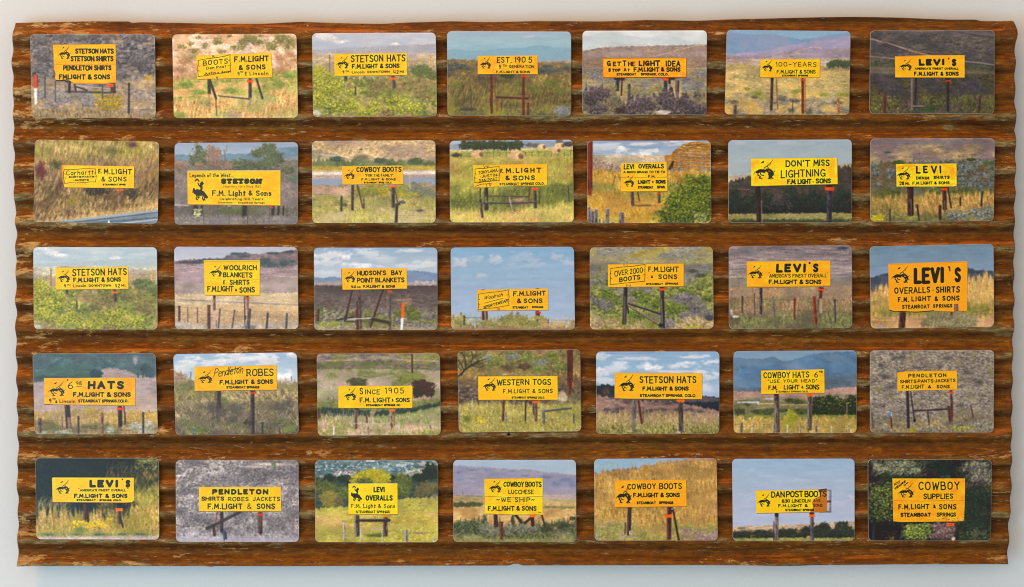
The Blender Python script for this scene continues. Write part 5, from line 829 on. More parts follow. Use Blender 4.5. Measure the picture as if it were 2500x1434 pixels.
def c23():
    G('75 a0bcd8 300 c0d0dc')
    for x, y, a, b, c in [(1560,150,150,50,'e4e8ec'),(1800,130,150,50,'e8eaec'),(2050,120,160,50,'e0e4ec'),(2150,140,100,50,'dce0e8'),(1460,200,80,40,'d8dee4'),(2340,90,70,25,'e8e8ec'),(2280,260,90,50,'e4e4e8'),(1900,100,120,25,'d4dce8')]: cloud(x, y, a, b, c, .85)
    W('1534,225 1534,285', 6, '5c5c64'); W('2342,260 2342,300', 5, '5c6470')
    L('1390,225 1450,230 1520,270 1600,280 2220,285 2300,290 2420,290', '8c8478 a89c8c c4b4a0', 4, 4, rough=14, soft=8, con=1, pal2='c49884 d4b0a0', s2=20); D(70, 1410, 235, 1490, 300, '8c6c68 b48c84', 9)
    L('1390,295 1550,290 2220,320 2420,315', '5c6444 7c8058 a09c74', 5, 4, rough=8, soft=8, con=1.1, pal2='847c5c a49874', s2=40)
    L('1390,375 1600,370 2420,340', '544c40 7c7050 a49470 c4b490 d8ccb0', 3.4, 7, rough=8, soft=16, shear=.5, emb=.4, con=1.05, pal2='6c6848 8c8658 a89c70', s2=50)
    L('1390,480 2420,460', '4c4640 746c54 a09474 c4b694', 3, 7, soft=40, shear=.6, emb=.4, con=1.3, pal2='645e54 8c846c', s2=50)
    S(520, 1410, 370, 2390, 640, 'd0c09c a89874 6c6448 e4dcc4 8c8058 4c4438', 46, 3.6, .4, .5)
    for x, y, a, b, p in [(1760,540,80,90,0),(1700,500,50,70,0),(1900,530,80,60,0),(2250,510,70,50,0),(2000,640,50,60,1),(2270,640,90,50,2),(1480,650,80,40,2),(1880,600,60,40,0),(1800,450,50,40,2),(2320,470,60,50,0)]: B(x, y, a, b, ['3c3c3c 5c5854 807868', '201c1c 342c2c', '3c4c30 5c7040 84905c'][p], 2.2, soft=.6, rough=.6, a=.85)
    L('1390,650 1700,670 2000,660 2420,640', '3c4428 60683c 8c8c5c aca884', 3.4, 6, rough=10, soft=24, shear=.4, con=1.25, pal2='54484a 786c68', s2=50); S(190, 1410, 640, 2390, 725, 'b8b490 8c9058 c4b8a4 5c6c38', 40, 3.4, .4, .6); B(2330, 680, 70, 40, '5c7438 84985c', 2, soft=.5); B(1600, 690, 70, 25, '4c6438 749050', 2, soft=.5)
    post(1758,378,1756,520,36,'3c3434','5c5454'); W('1756,500 1754,620', 30, '5c5454', .6); post(2028,378,2030,725,32,'40363c','645860'); W('2040,400 2042,720', 8, '241c24', .7); W('1730,390 1728,450', 10, '544c40', .8)
    fence('1548,685,735,14,4c5c84 2110,630,725,14,2c343c 2250,672,725,10,54303c 2356,630,650,10,3c4c6c', ('2050,640 2380,640',), wa=.4); W('2092,636 2124,632', 5, '3c4448'); tag(2010, 384, 2062, 402, 'c84c2c'); poly('2010,374 2050,374 2048,384 2012,384', '2a2020')
    sign('1562,183 2222,170 2226,368 1564,378', 'fcb908', tex=.02); T('Pendleton', 1716, 200, 1948, 266, 6, -30, gap=.5, it=1.6); W('1840,218 1880,205 1940,184', 5, '2a200c')
    T('ROBES', 1980, 202, 2198, 258, 7.5, -4, gap=1.3, serif=.6); T('F.M.LIGHT & SONS', 1764, 290, 2194, 326, 8, -6, gap=1.3, sp=2.6); T('STEAMBOAT SPRINGS', 1818, 338, 2084, 358, 6, 0); H(1592, 212, 1712, 318)
def c24():
    L('-100,-100 3000,-100', '5c5468 7c7478 9c9484 b8ac90', 14, 4, emb=.45, con=1, pal2='6c7048 8c8c58 a8a06c', s2=50)
    W('120,150 300,145 500,140 750,120 900,140 1200,150', 9, 'c4ac94', .7); W('130,200 300,180 500,170', 10, 'b49c84', .5)
    L('110,155 600,150 900,165 1220,165', '4c4844 6c645c 8c8070 a89880', 8, 4, rough=5, soft=10, con=1.1, pal2='606444 80805c', s2=40, bot='110,225 600,220 1220,215'); W('120,222 700,215 1210,222', 7, '5c6450', .7)
    L('110,225 600,218 1220,232', '5c6c44 788454 98986c b4ae88', 12, 3.4, rough=3, soft=5, con=1, pal2='98907c b4a494', s2=40)
    L('110,330 400,300 900,310 1220,320', 'a09484 b8a898 c4b6a8 98946c', 14, 3, soft=24, con=.9, pal2='7c8854 989c68', s2=40)
    W('650,300 800,280', 12, 'c8b4a8', .5); L('110,400 1220,430', '84886c a0a080 bcb49c', 14, 4, soft=14, con=.9); L('110,490 300,470 960,480 1220,470', '6c6c54 8c8470 b4a08c', 5, 4, rough=8, soft=10, con=1.2, pal2='9c7c74 b89c90', s2=30)
    post(964,88,966,255,15,'54302c','744c44')
    for x, y, a, b, p in [(480,330,90,40,0),(1070,385,100,80,1),(1020,340,75,55,1),(1120,420,50,50,1),(900,310,80,50,2),(1020,290,80,30,2),(480,350,90,30,0)]: B(x, y, a, b, ['34382c 50543c 707454', '2a1c1c 442e2a 604238', '5c6434 808848 a0a45c'][p], 2.2, rough=.4, con=1.3)
    B(1010, 430, 60, 50, '24241c 3c3c2c', 2); L('110,500 960,500 1100,490 1220,480', '60703c 7c8850 a0a06c', 9, 3.4, rough=4, soft=8, con=1)
    L('110,560 300,570 700,590 960,560 1220,520', '182c28 24403a 34543c 507048', 10, 5, rough=5, soft=8, con=1, bot='110,640 400,640 700,640 1000,600 1220,545')
    L('110,620 400,640 700,640 1000,600 1220,548', '5c7040 84945a a8ac78 c4bc98', 3, 5, rough=8, soft=12, con=1.1, pal2='8c9468 b0a888', s2=50)
    L('110,640 400,690 700,720 1220,700', '8c7c64 b49c84 d4c0a8 e4d8c4', 2.6, 6, rough=14, soft=20, con=1.1, pal2='70783c 949854 b0ac78', s2=50)
    S(330, 140, 650, 1210, 805, 'ecdcc4 c8b094 8c7c5c e0ccb0 98985c', 34, 3.6, .05, .3); S(120, 140, 620, 620, 740, 'f0dccc d8c0ac b0947c', 50, 6, .05, .15); S(26, 590, 600, 630, 660, 'd8b898 b89878', 70, 4, .5, .2)
    B(140, 625, 20, 50, '5c3c34 7c5448', 2, soft=.6); post(468,570,466,750,26,'6c5050','9c847c'); W('400,703 760,705', 7, 'd0c4c4', .7); post(562,645,566,700,14,'5c3c34','947c74'); W('548,618 560,640', 10, '4c342c'); post(780,595,782,745,28,'8c7468','b8a49c'); post(806,600,808,725,10,'6c5048')
    fence('278,725,800,24,b4a49c 574,730,805,14,9c8c8c 845,728,780,9,b4b0b8 1124,715,750,24,84847c', ()); tag(760, 578, 818, 598, 'f47a10'); poly('456,568 490,568 488,580 458,580', '2c2420')
    sign('318,370 960,370 968,376 968,558 962,566 318,566 310,560 310,378', 'fec704', tex=.014); T('S', 500, 388, 530, 444, 7.5); T('INCE', 548, 402, 680, 444, 7, 0, gap=1.4); T('1905', 726, 386, 892, 438, 7, 0, gap=1.7); T('F.M. LIGHT', 500, 474, 774, 516, 7.5, 0, gap=1.2); T('&', 786, 484, 800, 508, 5); T('SONS', 820, 476, 944, 514, 7.5, 0, gap=1.2); T('STEAMBOAT SPRINGS CO', 556, 532, 860, 550, 6, 0, sp=3); H(364, 390, 474, 502)
def c25():
    L('-100,-100 3000,-100', '40402c 64603c 8c8450 b0a468', 6, 4.5, emb=.55, con=1.2, pal2='6c5c4c 9c845c bca06c', s2=50)
    for x, y, a, b, p in [(1700,140,90,60,0),(1850,110,80,40,1),(2000,120,90,50,0),(2100,160,90,50,1),(2200,110,80,50,0),(2280,200,70,60,0),(2100,230,90,40,0),(1950,200,60,40,2),(1800,220,60,40,2),(1620,120,50,40,1)]: B(x, y, a, b, ['3c4824 607038 8c944c b4b470', '4c5850 7c8874 a4a88c', '3c2c28 5c4838 7c6450'][p], 2.4, rough=.6, con=1.5, soft=.4)
    L('1360,230 1560,210 1800,250 1850,270 2450,260', '80683c ac8c50 ccac6c dcc48c', 5, 4, rough=14, soft=24, con=1.1, pal2='786c48 a09460', s2=40)
    L('1360,300 1560,290', '544838 746448 988460', 8, 3, rough=8, soft=16, con=1.2, bot='1360,560 1560,560'); L('1360,370 1570,380', '302424 544444 807060 a89c84', 8, 2.6, rough=10, soft=14, con=1.4, emb=.6, bot='1360,550 1700,550')
    for p, w in [('1370,290 1420,240 1480,190 1560,150',14),('1400,280 1440,200 1430,120 1400,70',9),('1480,190 1500,120 1490,65',7),('1420,240 1400,180 1370,140',8),('1560,150 1620,130',6),('1480,190 1560,210 1600,190',6),('1440,200 1480,150',5),('1500,120 1570,90',5),('1400,180 1430,100',5),('1540,150 1580,110',4),('1370,200 1400,230',6)]: W(p, w, '30221c', .9)
    for _ in range(34):
        x = V.rg.uniform(1370, 1600); y = V.rg.uniform(70, 250); W(f'{x},{y} {x+V.rg.uniform(-40,40)},{y-V.rg.uniform(8,40)}', 3, '3c2c24', .6)
    post(2362,48,2362,470,50,'5c2420','8c443c'); W('2345,60 2343,430', 8, '3c1414', .7); W('2384,340 2386,385', 8, 'f06418'); B(2340, 400, 12, 90, '8c6c58', 2, soft=.5, a=.7)
    B(2290, 470, 60, 60, '948c78 b8ac98 ccc4b4', 2.4, soft=.4); B(2400, 480, 60, 120, '4c4c34 706c4c 989068', 2.2, rough=.7, soft=.5)
    L('1360,540 1560,520 2450,520', '787040 a09854 c4b870 dcd090', 2.6, 6, rough=10, soft=18, shear=.2, con=1.1, pal2='807c48 a8a45c', s2=50)
    L('1360,650 2450,640', '6c6838 948c4c b8b068 d4cc90', 2.6, 6, rough=8, soft=24, shear=.2, con=1.1); S(380, 1380, 540, 2450, 775, 'e0d498 bcb06c 8c8444 d4c880 a89c58', 30, 3.6, .2, .4)
    D(50, 1490, 645, 1600, 700, 'd8c428 e8d848', 9); B(1450, 660, 60, 40, '5c6c2c 84903c', 2, soft=.6)
    post(1773,500,1768,680,24,'5c3c20','8c6438'); post(1967,505,1967,680,12,'342c24'); post(2036,505,2038,630,16,'5c4838','7c6450'); post(2060,525,2060,685,26,'5c4c40','8c7c6c'); poly('1990,504 2028,504 2024,540 2000,530', '4c2424', .8)
    W('2145,595 2260,580 2370,568', 17, '4c4848'); W('2145,590 2260,574 2370,562', 5, '84807c'); post(2126,578,2130,695,28,'6c6c6c','989894'); W('2112,580 2142,576', 12, '989490'); W('2340,590 2250,705', 9, '9c9484', .8); W('2180,520 2200,640', 3, '8c8468', .5)
    fence('1380,605,680,12,84807c 1496,478,600,9,a8a49c 1790,598,700,18,84807c,4 2395,620,700,14,4c4c5c', ('1380,640 2450,640','1500,485 1560,490','1380,690 2450,690','1700,560 2450,560'), '4c4438', .35)
    W('1770,270 1805,268', 9, 'c8bcac', .9); tag(2028, 504, 2088, 524, 'f4741c'); sign('1548,287 2250,284 2254,494 1550,496', 'fdc30a', tex=.014)
    c = '2e2808'
    T('WESTERN TOGS', 1712, 314, 2194, 366, 8, -4, gap=1.2, sp=3, col=c); T('F.M.LIGHT & SONS', 1768, 402, 2208, 438, 6.5, -4, gap=1.6, sp=3, col=c); T('STEAMBOAT SPRINGS COLO.', 1844, 466, 2138, 484, 5, 0, col=c); H(1590, 298, 1712, 420)
def c26():
    G('70 90b0d0 200 98b8d4 460 a4bcd8')
    for x, y, a, b, c in [(400,100,260,14,'a8b8d0'),(180,110,90,40,'ccd4e0'),(500,130,200,22,'c8d2e0'),(330,200,100,50,'d4dae8'),(560,180,90,60,'dadeea'),(640,205,90,40,'eceef4'),(300,230,130,40,'ccd4e4'),(170,260,90,50,'d8dce6'),(980,110,130,30,'dadee8'),(900,190,130,40,'e0e2ec'),(1140,160,100,30,'e4e6ee'),(1060,250,100,40,'dcdfe8'),(1130,290,110,50,'d4d8e4'),(1100,390,140,60,'d0d6e2'),(200,330,120,40,'ccd4e0'),(800,240,160,25,'d4dae4')]: cloud(x, y, a, b, c, .85)
    W('210,85 400,90 640,76', 9, '7c9cc4', .6)
    L('110,368 200,355 280,370 1060,460 1120,462 1230,478', '181c28 24303c 343c48', 16, 6, soft=4, rough=4, con=.8); L('1050,465 1120,462 1230,480', '484454 5c5464 705f6c', 18, 4, soft=3, con=.8, bot='1050,520 1230,530')
    L('800,505 950,515 1230,510', '10182c 1c283c 243444', 10, 4, soft=5, rough=4, con=.9); B(215, 420, 40, 40, '443838 5c4c48', 2.2); B(180, 455, 45, 20, '2c2828 443c38', 2.2)
    L('110,450 200,460 300,490 440,505 520,500 800,510 1000,545 1230,590', '544440 786460 98847c b49c8c', 8, 3, rough=5, soft=4, con=1.1, pal2='8c7068 a88c80', s2=40)
    for x, y, a, b in [(400,510,60,24),(760,525,80,18),(700,580,70,20),(950,580,60,18),(1050,600,40,18),(300,600,60,22),(330,570,60,20),(850,580,50,20),(600,590,50,20),(220,580,40,22)]: B(x, y, a, b, '40343c 5c5054 74686c', 2.2, soft=.5)
    L('110,620 300,600 700,610 1230,620', '786444 a08c60 bca87c d0c098', 2.6, 7, rough=12, soft=16, shear=.35, emb=.4, con=1.1, pal2='8c7860 ac9878', s2=50)
    L('110,700 1230,700', '545030 7c7840 a4a060 c4bc8c', 2.6, 7, soft=34, shear=.4, emb=.4, con=1.25); S(460, 135, 620, 1210, 785, 'ddd0ac b4a87c 7c7444 e8e0c8 98905c d0b898', 38, 3.6, .4, .35)
    post(466,495,462,660,38,'6c6468','8c8488'); W('462,640 460,780', 28, '787078', .75); post(500,500,530,705,20,'5c2c24','7c4438'); W('545,560 540,700', 12, '5c5450', .7); post(876,520,880,780,44,'5c504c','84746c'); W('866,600 870,770', 8, '3c3030', .7); B(870, 580, 24, 40, '34282c', 2, soft=.5, a=.6)
    W('812,720 812,760', 9, '5c4c5c'); poly('840,774 876,774 876,792 836,792', 'b4b0b4', .9)
    tag(838, 490, 908, 514, 'f47a20'); sign('290,256 1066,258 1064,488 400,484 290,480', 'fdb80a', tex=.014); W('300,484 420,486', 4, '8c5c10', .7)
    T('STETSON HATS', 510, 285, 1014, 346, 9, 0, gap=1.3, sp=3); T('F.M.LIGHT & SONS', 536, 376, 946, 412, 8.5, 0, gap=1.1); T('STEAMBOAT SPRINGS, COLO', 512, 444, 1004, 468, 7, 0, sp=2.4)
    H(330, 270, 470, 424, 0, '2a1c08')
def c27():
    G('58 84a0bc 150 84a4bc'); L('1330,112 1450,125 1600,130 1660,112 1700,108 1760,145 1830,145 1960,115 2050,85 2200,70 2450,62', '54789c 6082a4 7090ac', 26, 12, soft=4, con=.9, rough=2, pal2='6484a4 7c94ac', s2=50); W('1370,165 1400,230 1380,260', 16, '7c98b0', .4)
    L('1330,380 1560,390 2140,290 2200,280 2300,285 2450,265', '50647c 607488 708094', 20, 6, soft=8, con=.8, rough=3)
    L('1330,405 1590,410 2140,340 2450,310', '4c5c70 607080 746f80', 14, 5, soft=8, con=.9, rough=3)
    L('1330,420 1590,415 2140,410 2300,380 2450,375', '8c7474 a48a84 b89c8c 947c78', 16, 3, soft=5, con=.9, rough=3, pal2='a4847c bca08c', s2=30)
    L('1330,470 1700,480 2000,470 2450,440', '5c6c5c 84806c a89880', 14, 3, soft=8, con=.9, rough=4, pal2='a08c7c b8a490', s2=30); W('1370,490 1440,488', 9, 'b8a89c', .7)
    L('1330,505 2450,490', '607050 7c7c5c a09468', 12, 3, soft=6, con=1, rough=5); W('1560,530 1700,528', 12, 'd0b878', .8); W('1380,520 1560,516 1560,530', 16, 'c4d0dc', .9); W('1380,528 1460,525', 9, '8c5c5c', .8); W('1630,488 1690,486', 8, 'd0d4d8'); W('1760,540 2000,538', 10, 'ccb078', .8); W('1590,565 1700,560', 8, 'a88c68', .8)
    for x, y, a, b in [(1400,590,50,50),(1370,570,30,40),(1460,540,25,20),(1840,500,60,22),(1900,510,70,24),(1700,580,80,25),(1560,600,70,22),(1930,590,80,40),(1640,600,60,28),(1800,580,80,34)]: B(x, y, a, b, '24301c 3c4828 5c683c 7c8050', 2.4, rough=.5)
    L('1330,545 1700,545 1990,550', '8c7860 a48c6c b8a078', 10, 2.6, soft=4, a=.4, bot='1330,575 1990,575')
    for x, y, a, b in [(2100,550,70,90),(2200,540,90,90),(2290,560,80,90),(2380,570,80,100),(2150,600,120,50),(2400,500,60,60),(2060,590,60,50),(2320,610,120,40)]: B(x, y, a, b, '0e140c 1c2814 34441f 5c6c30', 2.6, rough=.5, con=1.4)
    D(60, 2080, 480, 2430, 560, '8c9c34 a8ac3c 6c7c30', 9); W('2345,520 2345,620', 12, 'a09c8c', .6); B(1620, 640, 70, 20, '3c3028 544438', 2)
    L('1330,635 1560,630', '5c7c2c 98a83c', 10, 2.6, soft=5, bot='1330,650 1600,650'); L('1330,655 1700,650 2450,640', '84703a ac9454 ccb470 e0cc92', 2.6, 7, rough=12, soft=10, con=1.05, shear=.1, pal2='948444 b8a464', s2=50); S(360, 1350, 660, 2425, 785, 'e0cc88 c0a45c 8c7438 ecdcaa', 26, 3.6, .2)
    B(1850, 650, 60, 60, '6c7c24 98a434 bcc450', 2.2, rough=.7); B(1830, 720, 80, 40, '7c8430 a4a444 c4bc58', 2.2, rough=.7, soft=.6)
    fence('1410,700,785,28,6c6460 1506,712,785,14,b0a89c 1606,712,780,10,8c8478 1700,700,785,26,7c746c 1820,715,785,14,c4b8a8 1932,722,785,16,8c8480 2072,715,780,24,7c746c 2210,730,785,12,b0a498 2362,715,785,18,8c8478', ('1350,735 2420,740', '1350,712 1700,715'), '54483c', .5)
    post(1720,450,1728,785,46,'5c4c48','948c88'); W('1738,460 1745,780', 10, '3c3030', .5); post(2015,465,2014,765,42,'5c544c','98908c'); W('2036,450 2034,740', 5, '7c5038')
    tag(1987, 446, 2042, 466, 'f47014'); sign('1584,235 2145,225 2148,434 1587,444', 'fcc510'); poly('1700,444 1742,446 1738,462 1704,462', '3c2424')
    c = '322c0c'
    T('COWBOY HATS', 1606, 250, 2012, 304, 7.5, -6, gap=1.1, col=c); T('6', 2056, 248, 2088, 296, 6.5, col=c); T('98', 2098, 238, 2130, 256, 4.5, col=c); T('"USE YOUR HEAD"', 1644, 316, 2082, 344, 6, -4, gap=1.5, sp=4, col=c); T('F.M.', 1650, 368, 1730, 408, 7.5, col=c); T('LIGHT', 1786, 364, 1924, 404, 7.5, -2, gap=1.2, col=c); T('&', 1942, 372, 1960, 394, 5, col=c); T('SONS', 1982, 360, 2100, 402, 7.5, 0, gap=1.2, col=c); T('STEAMBOAT SPRINGS.COLO.', 1716, 416, 2004, 432, 4, -2, a=.8, col=c)
def c28():
    L('-100,-100 3000,-100', '3c3640 645e60 928a80 b6ae9a ccc6b0', 5, 3, emb=.8, con=1.35, shear=.7, pal2='4a444a 78706c a29a8a c0b8a4', s2=60)
    for x, y, a, b in [(600,200,90,50),(460,460,80,50),(430,310,80,40),(700,180,70,40),(1330,200,90,40),(1600,400,110,50),(1780,540,90,50),(1240,310,60,40),(900,330,80,25),(1500,600,80,30),(560,600,90,40),(420,860,80,40),(1500,860,90,40)]: B(x, y, a, b, '28222e 403a44 605a5c', 3, soft=.7, a=.55)
    for x, y, a, b in [(800,180,60,30),(1690,165,50,35),(360,620,80,40),(540,730,40,30),(1940,370,40,50),(1950,440,40,40),(900,790,50,40),(1260,740,40,30),(1470,270,50,30),(1540,930,40,30),(600,1060,50,30),(1290,1010,60,30),(880,160,70,22),(1640,760,50,30)]: B(x, y, a, b, '6c6c3c 8c8c50 a4a068', 2.4, soft=.6, a=.8)
    for x, y, a, b in [(1790,270,40,20),(290,600,40,20),(700,720,60,15)]: B(x, y, a, b, 'a88c7c b89c8c', 2.4, soft=.7, a=.7)
    S(420, 260, 110, 1980, 1000, 'c0baac a8a294 d0cabc', 26, 5, .9, .5, .6)
    L('240,1100 800,1090 1350,1050 1450,990 1700,960 1980,1000', '5c5040 8c7c5c b4a47c ccc09c', 4, 5, rough=16, soft=36, shear=.5, con=1.2, pal2='6c6458 948a78', s2=40)
    for x, y, a, b in [(1050,1210,150,50),(1500,1160,130,70),(1800,1120,140,80),(1900,1200,90,60),(450,1200,120,50),(380,1060,90,50),(1650,1220,120,30),(1180,1200,90,40)]: B(x, y, a, b, '38343c 68645f 9c9884 c0bca8', 2.8, rough=.5, con=1.5)
    B(840, 1210, 60, 30, '8c8c2c b8b83c', 2.4); D(50, 1380, 1150, 1670, 1230, 'c8c83c a8ac34 d8d060', 18)
    S(200, 300, 1050, 1960, 1240, 'c8c0a8 a89c80 7c7460', 40, 5, .4, .5, .7)
    post(770,660,785,1180,40,'30242c','544850'); W('816,670 870,1070', 18, '443038'); B(870, 1070, 22, 30, '241c28', 2); post(1380,700,1392,1080,30,'4c302c','a48c7c'); W('1404,740 1408,1020', 12, '5c4048'); W('870,935 1050,930 1325,912', 22, '34242e'); W('870,928 1050,922 1325,906', 5, '6c5c64'); post(1350,870,1370,1085,38,'5c3428','84584c')
    fence('270,960,1190,14,4c3840,22 1050,915,1140,22,4c3c3c,28 1658,850,1035,18,4c3438,38', ('620,1010 780,1020','1400,1080 1660,1080','1660,860 1980,840'), wa=.35); post(530,960,550,1180,32,'6c4038','a4785c'); poly('500,965 540,960 540,1025 510,1025', '6484a8'); W('542,960 548,1020', 9, 'd4d8dc')
    poly('1340,672 1352,664 1408,664 1420,672 1408,690 1352,692', 'd83c10'); poly('1365,650 1400,650 1398,664 1368,664', '2a1c1c')
    sign('632,402 740,378 1464,370 1468,640 632,658', 'fcb706', tex=.014); W('640,400 740,382 1460,374', 5, 'a86408', .8); T('PENDLETON', 782, 420, 1324, 470, 11, -8, gap=1.7, col='342008'); T('SHIRTS*PANTS*JACKETS', 668, 504, 1446, 550, 9, -18, gap=1.1, col='4a2a08'); T('F.M.LIGHT', 692, 580, 1004, 632, 9, -10, gap=1.3, col='3a2208'); T('&', 1060, 580, 1104, 620, 9, col='3a2208'); T('SONS', 1180, 574, 1368, 620, 10, 0, gap=1.4, col='3a2208')
def c29():
    L('-100,-100 3000,-100', '0a1010 141c16 20301e 38482a', 6, 6, emb=.4, con=1, pal2='0e1412 18241c', s2=60)
    L('280,560 760,520 830,240 900,180 950,230 1100,120 1300,60', '1c2018 38381f 64582f 988448 c0a868', 3.4, 8, rough=30, soft=40, shear=.35, emb=.4, con=1.3, pal2='242c1c 4c4c28', s2=40)
    B(1180, 80, 90, 24, '5c6430 9ca058', 2.2, soft=.6); S(150, 850, 130, 1270, 330, 'a89050 6c6034 c8b070 4c4428 8c7c40', 60, 4, .45, .3); D(60, 1080, 60, 1270, 150, '8c9450 b4b474', 9); S(60, 480, 70, 850, 200, '2c3c34 384838', 60, 3, .2, .6, .6)
    L('280,760 1030,700 1050,330 1150,300 1300,260', '545424 8c8838 b8ac58 d0c078', 3.4, 8, rough=16, soft=34, shear=.3, con=1.25)
    S(120, 1090, 300, 1270, 480, 'c8c060 98983c d8c888 706c2c', 50, 4, .3); B(1000, 440, 120, 40, '14180c 24241c', 3, soft=.6)
    L('280,500 420,480 560,500 900,490 1100,470 1300,420', '7c6430 a88c48 ccb068 e4cc90', 2.6, 8, rough=26, soft=22, shear=.2, emb=.35, con=1.15, pal2='8c7c34 b4a44c', s2=50)
    S(120, 300, 430, 560, 540, 'b0a060 888048 d0bc84', 90, 4, .3, .35); S(430, 300, 500, 1275, 680, 'e8d098 c8a45c 907434 f0dcb0 a8984c', 40, 4, .1, .35); S(80, 820, 420, 1260, 520, 'b89c60 907c44', 50, 3.5, .2, .4)
    D(190, 580, 565, 870, 625, 'ecd01c d8b818 f4dc3c', 10); D(30, 850, 540, 900, 560, 'e0c828', 9); B(640, 640, 60, 40, '5c7034 8c9848', 2, soft=.6); D(30, 600, 620, 700, 690, '6c8040', 9)
    L('280,660 700,650 1300,660', '6c7c44 a0a05c c8b878', 3, 5, rough=8, soft=12, con=1.2, a=.8); for_ = [B(x, 672, 60, 14, '4c7048 7c9c64', 2, soft=.5) for x in (380, 620, 800, 980, 1130)]
    L('280,690 500,692 900,688 1300,684', 'a8948c c4b4ac d8c8c4', 8, 3, soft=3, rough=2, con=.7)
    post(684,430,686,555,30,'54302c','7c5048'); W('700,430 710,570', 16, '2c1818', .9); post(960,485,964,590,32,'4c2c24','84645c'); W('976,560 990,615', 12, '342420')
    poly('940,420 985,420 985,462 945,462', '181410'); tag(930, 463, 988, 487, 'fc7c1c')
    sign('420,220 430,216 1076,218 1079,400 1060,415 1000,418 424,414', 'fdc806', tex=.012); T('LEVI', 720, 236, 958, 294, 19, 0, gap=1.9, col='2a2814', jit=.02); T("'", 980, 226, 990, 248, 9); T('S', 1010, 236, 1050, 294, 17, col='2a2814'); T('"', 628, 302, 640, 316, 3.5); T("AMERICA'S FINEST OVERALL", 644, 310, 1014, 328, 5, 0, gap=1., sp=3.2); T('"', 1022, 302, 1034, 316, 3.5)
    T('F.M.LIGHT & SONS', 596, 348, 1026, 380, 8, 0, gap=1.3, sp=3.6); T('STEAMBOAT', 616, 390, 770, 406, 5.5, 0); T('SPRINGS. COLO.', 798, 392, 978, 406, 5, 0); H(450, 238, 566, 352)
def c30():
    L('-100,-100 3000,-100', '4c4652 78727c a6a0a4 ccc6c4 e0dad6', 4.5, 3.4, emb=.75, con=1.35, pal2='54505c 7c7884 a8a4a4', s2=50)
    B(2180, 110, 200, 18, 'd8ccc0 e4dcd0', 3, soft=.7); B(2050, 130, 140, 14, 'd4c8c0', 3, soft=.8); B(2200, 110, 22, 20, '707c58 8c9470', 2)
    for x, y, a, b in [(1560,110,70,25),(1650,110,60,20),(1560,190,60,40),(1480,240,50,30),(1650,270,80,30),(1520,220,50,20),(2060,200,60,30),(2240,210,70,40),(2330,260,40,50),(1980,160,60,22),(1800,200,60,30),(1480,330,50,30),(1550,420,40,60),(2300,400,60,70),(2220,560,80,50),(2000,600,60,40),(2340,560,50,60),(1500,580,50,40),(1450,480,30,40),(1900,560,60,40),(1840,630,70,30),(2330,330,50,30)]:
        B(x, y, a, b, '3c3844 5c5462 7c7484', 2.2, soft=.7, a=.45, rough=.8)
    S(330, 1425, 90, 2390, 620, 'd8d0cc e4dcd8 a8a0a4', 22, 5, .3, .8, .6); D(40, 1480, 85, 2300, 260, 'a8a878 b8b88c', 8)
    L('1400,640 1800,650 2410,640', '6c6474 8c8894 b4b0b8 d0ccd4', 5, 4.5, rough=8, soft=20, con=1.2, emb=.5); L('1400,690 2410,700', '948ca4 b0acc0 ccc8d8', 6, 5, soft=20, con=.9); S(120, 1425, 660, 2390, 730, 'dcd8e4 b0acbc 7c7484', 26, 4, .1, .5)
    W('1420,655 2390,665', 3, '6c6470', .5); post(1745,495,1732,575,13,'7c5040'); W('1665,625 1760,580 1930,492', 26, '443c44'); W('1665,612 1760,568 1915,490', 5, '7c7078', .8); W('1715,600 1725,680', 22, '4c3840'); post(1782,490,1782,660,28,'40303a','5c4c58'); post(1805,650,1812,715,32,'404858','606878'); post(2090,495,2092,665,36,'4c383c','74605f'); W('2096,530 2092,600', 8, '9c6c54', .6); post(2042,625,2046,665,16,'9c94a0')
    tag(2066, 508, 2118, 524, 'e8501c'); sign('1598,293 2258,292 2260,488 1600,488', 'fec804', tex=.014); T('PENDLETON', 1706, 310, 2162, 352, 13, 0, gap=1.7, col='383428', jit=.03); T('SHIRTS', 1618, 370, 1802, 402, 7.5, 0, gap=1.3, col='38342c'); T('ROBES', 1832, 374, 2000, 406, 6.5, 0, gap=1.3, col='38342c'); T('JACKETS', 2032, 372, 2252, 406, 7, 0, gap=1.3, col='38342c'); T('F.M.LIGHT', 1668, 426, 1950, 470, 8.5, 0, gap=1.4, col='38342c', bold=1.1); T('&', 1986, 426, 2020, 468, 6, col='38342c'); T('SONS', 2062, 426, 2212, 470, 8.5, 0, gap=1.4, col='38342c')
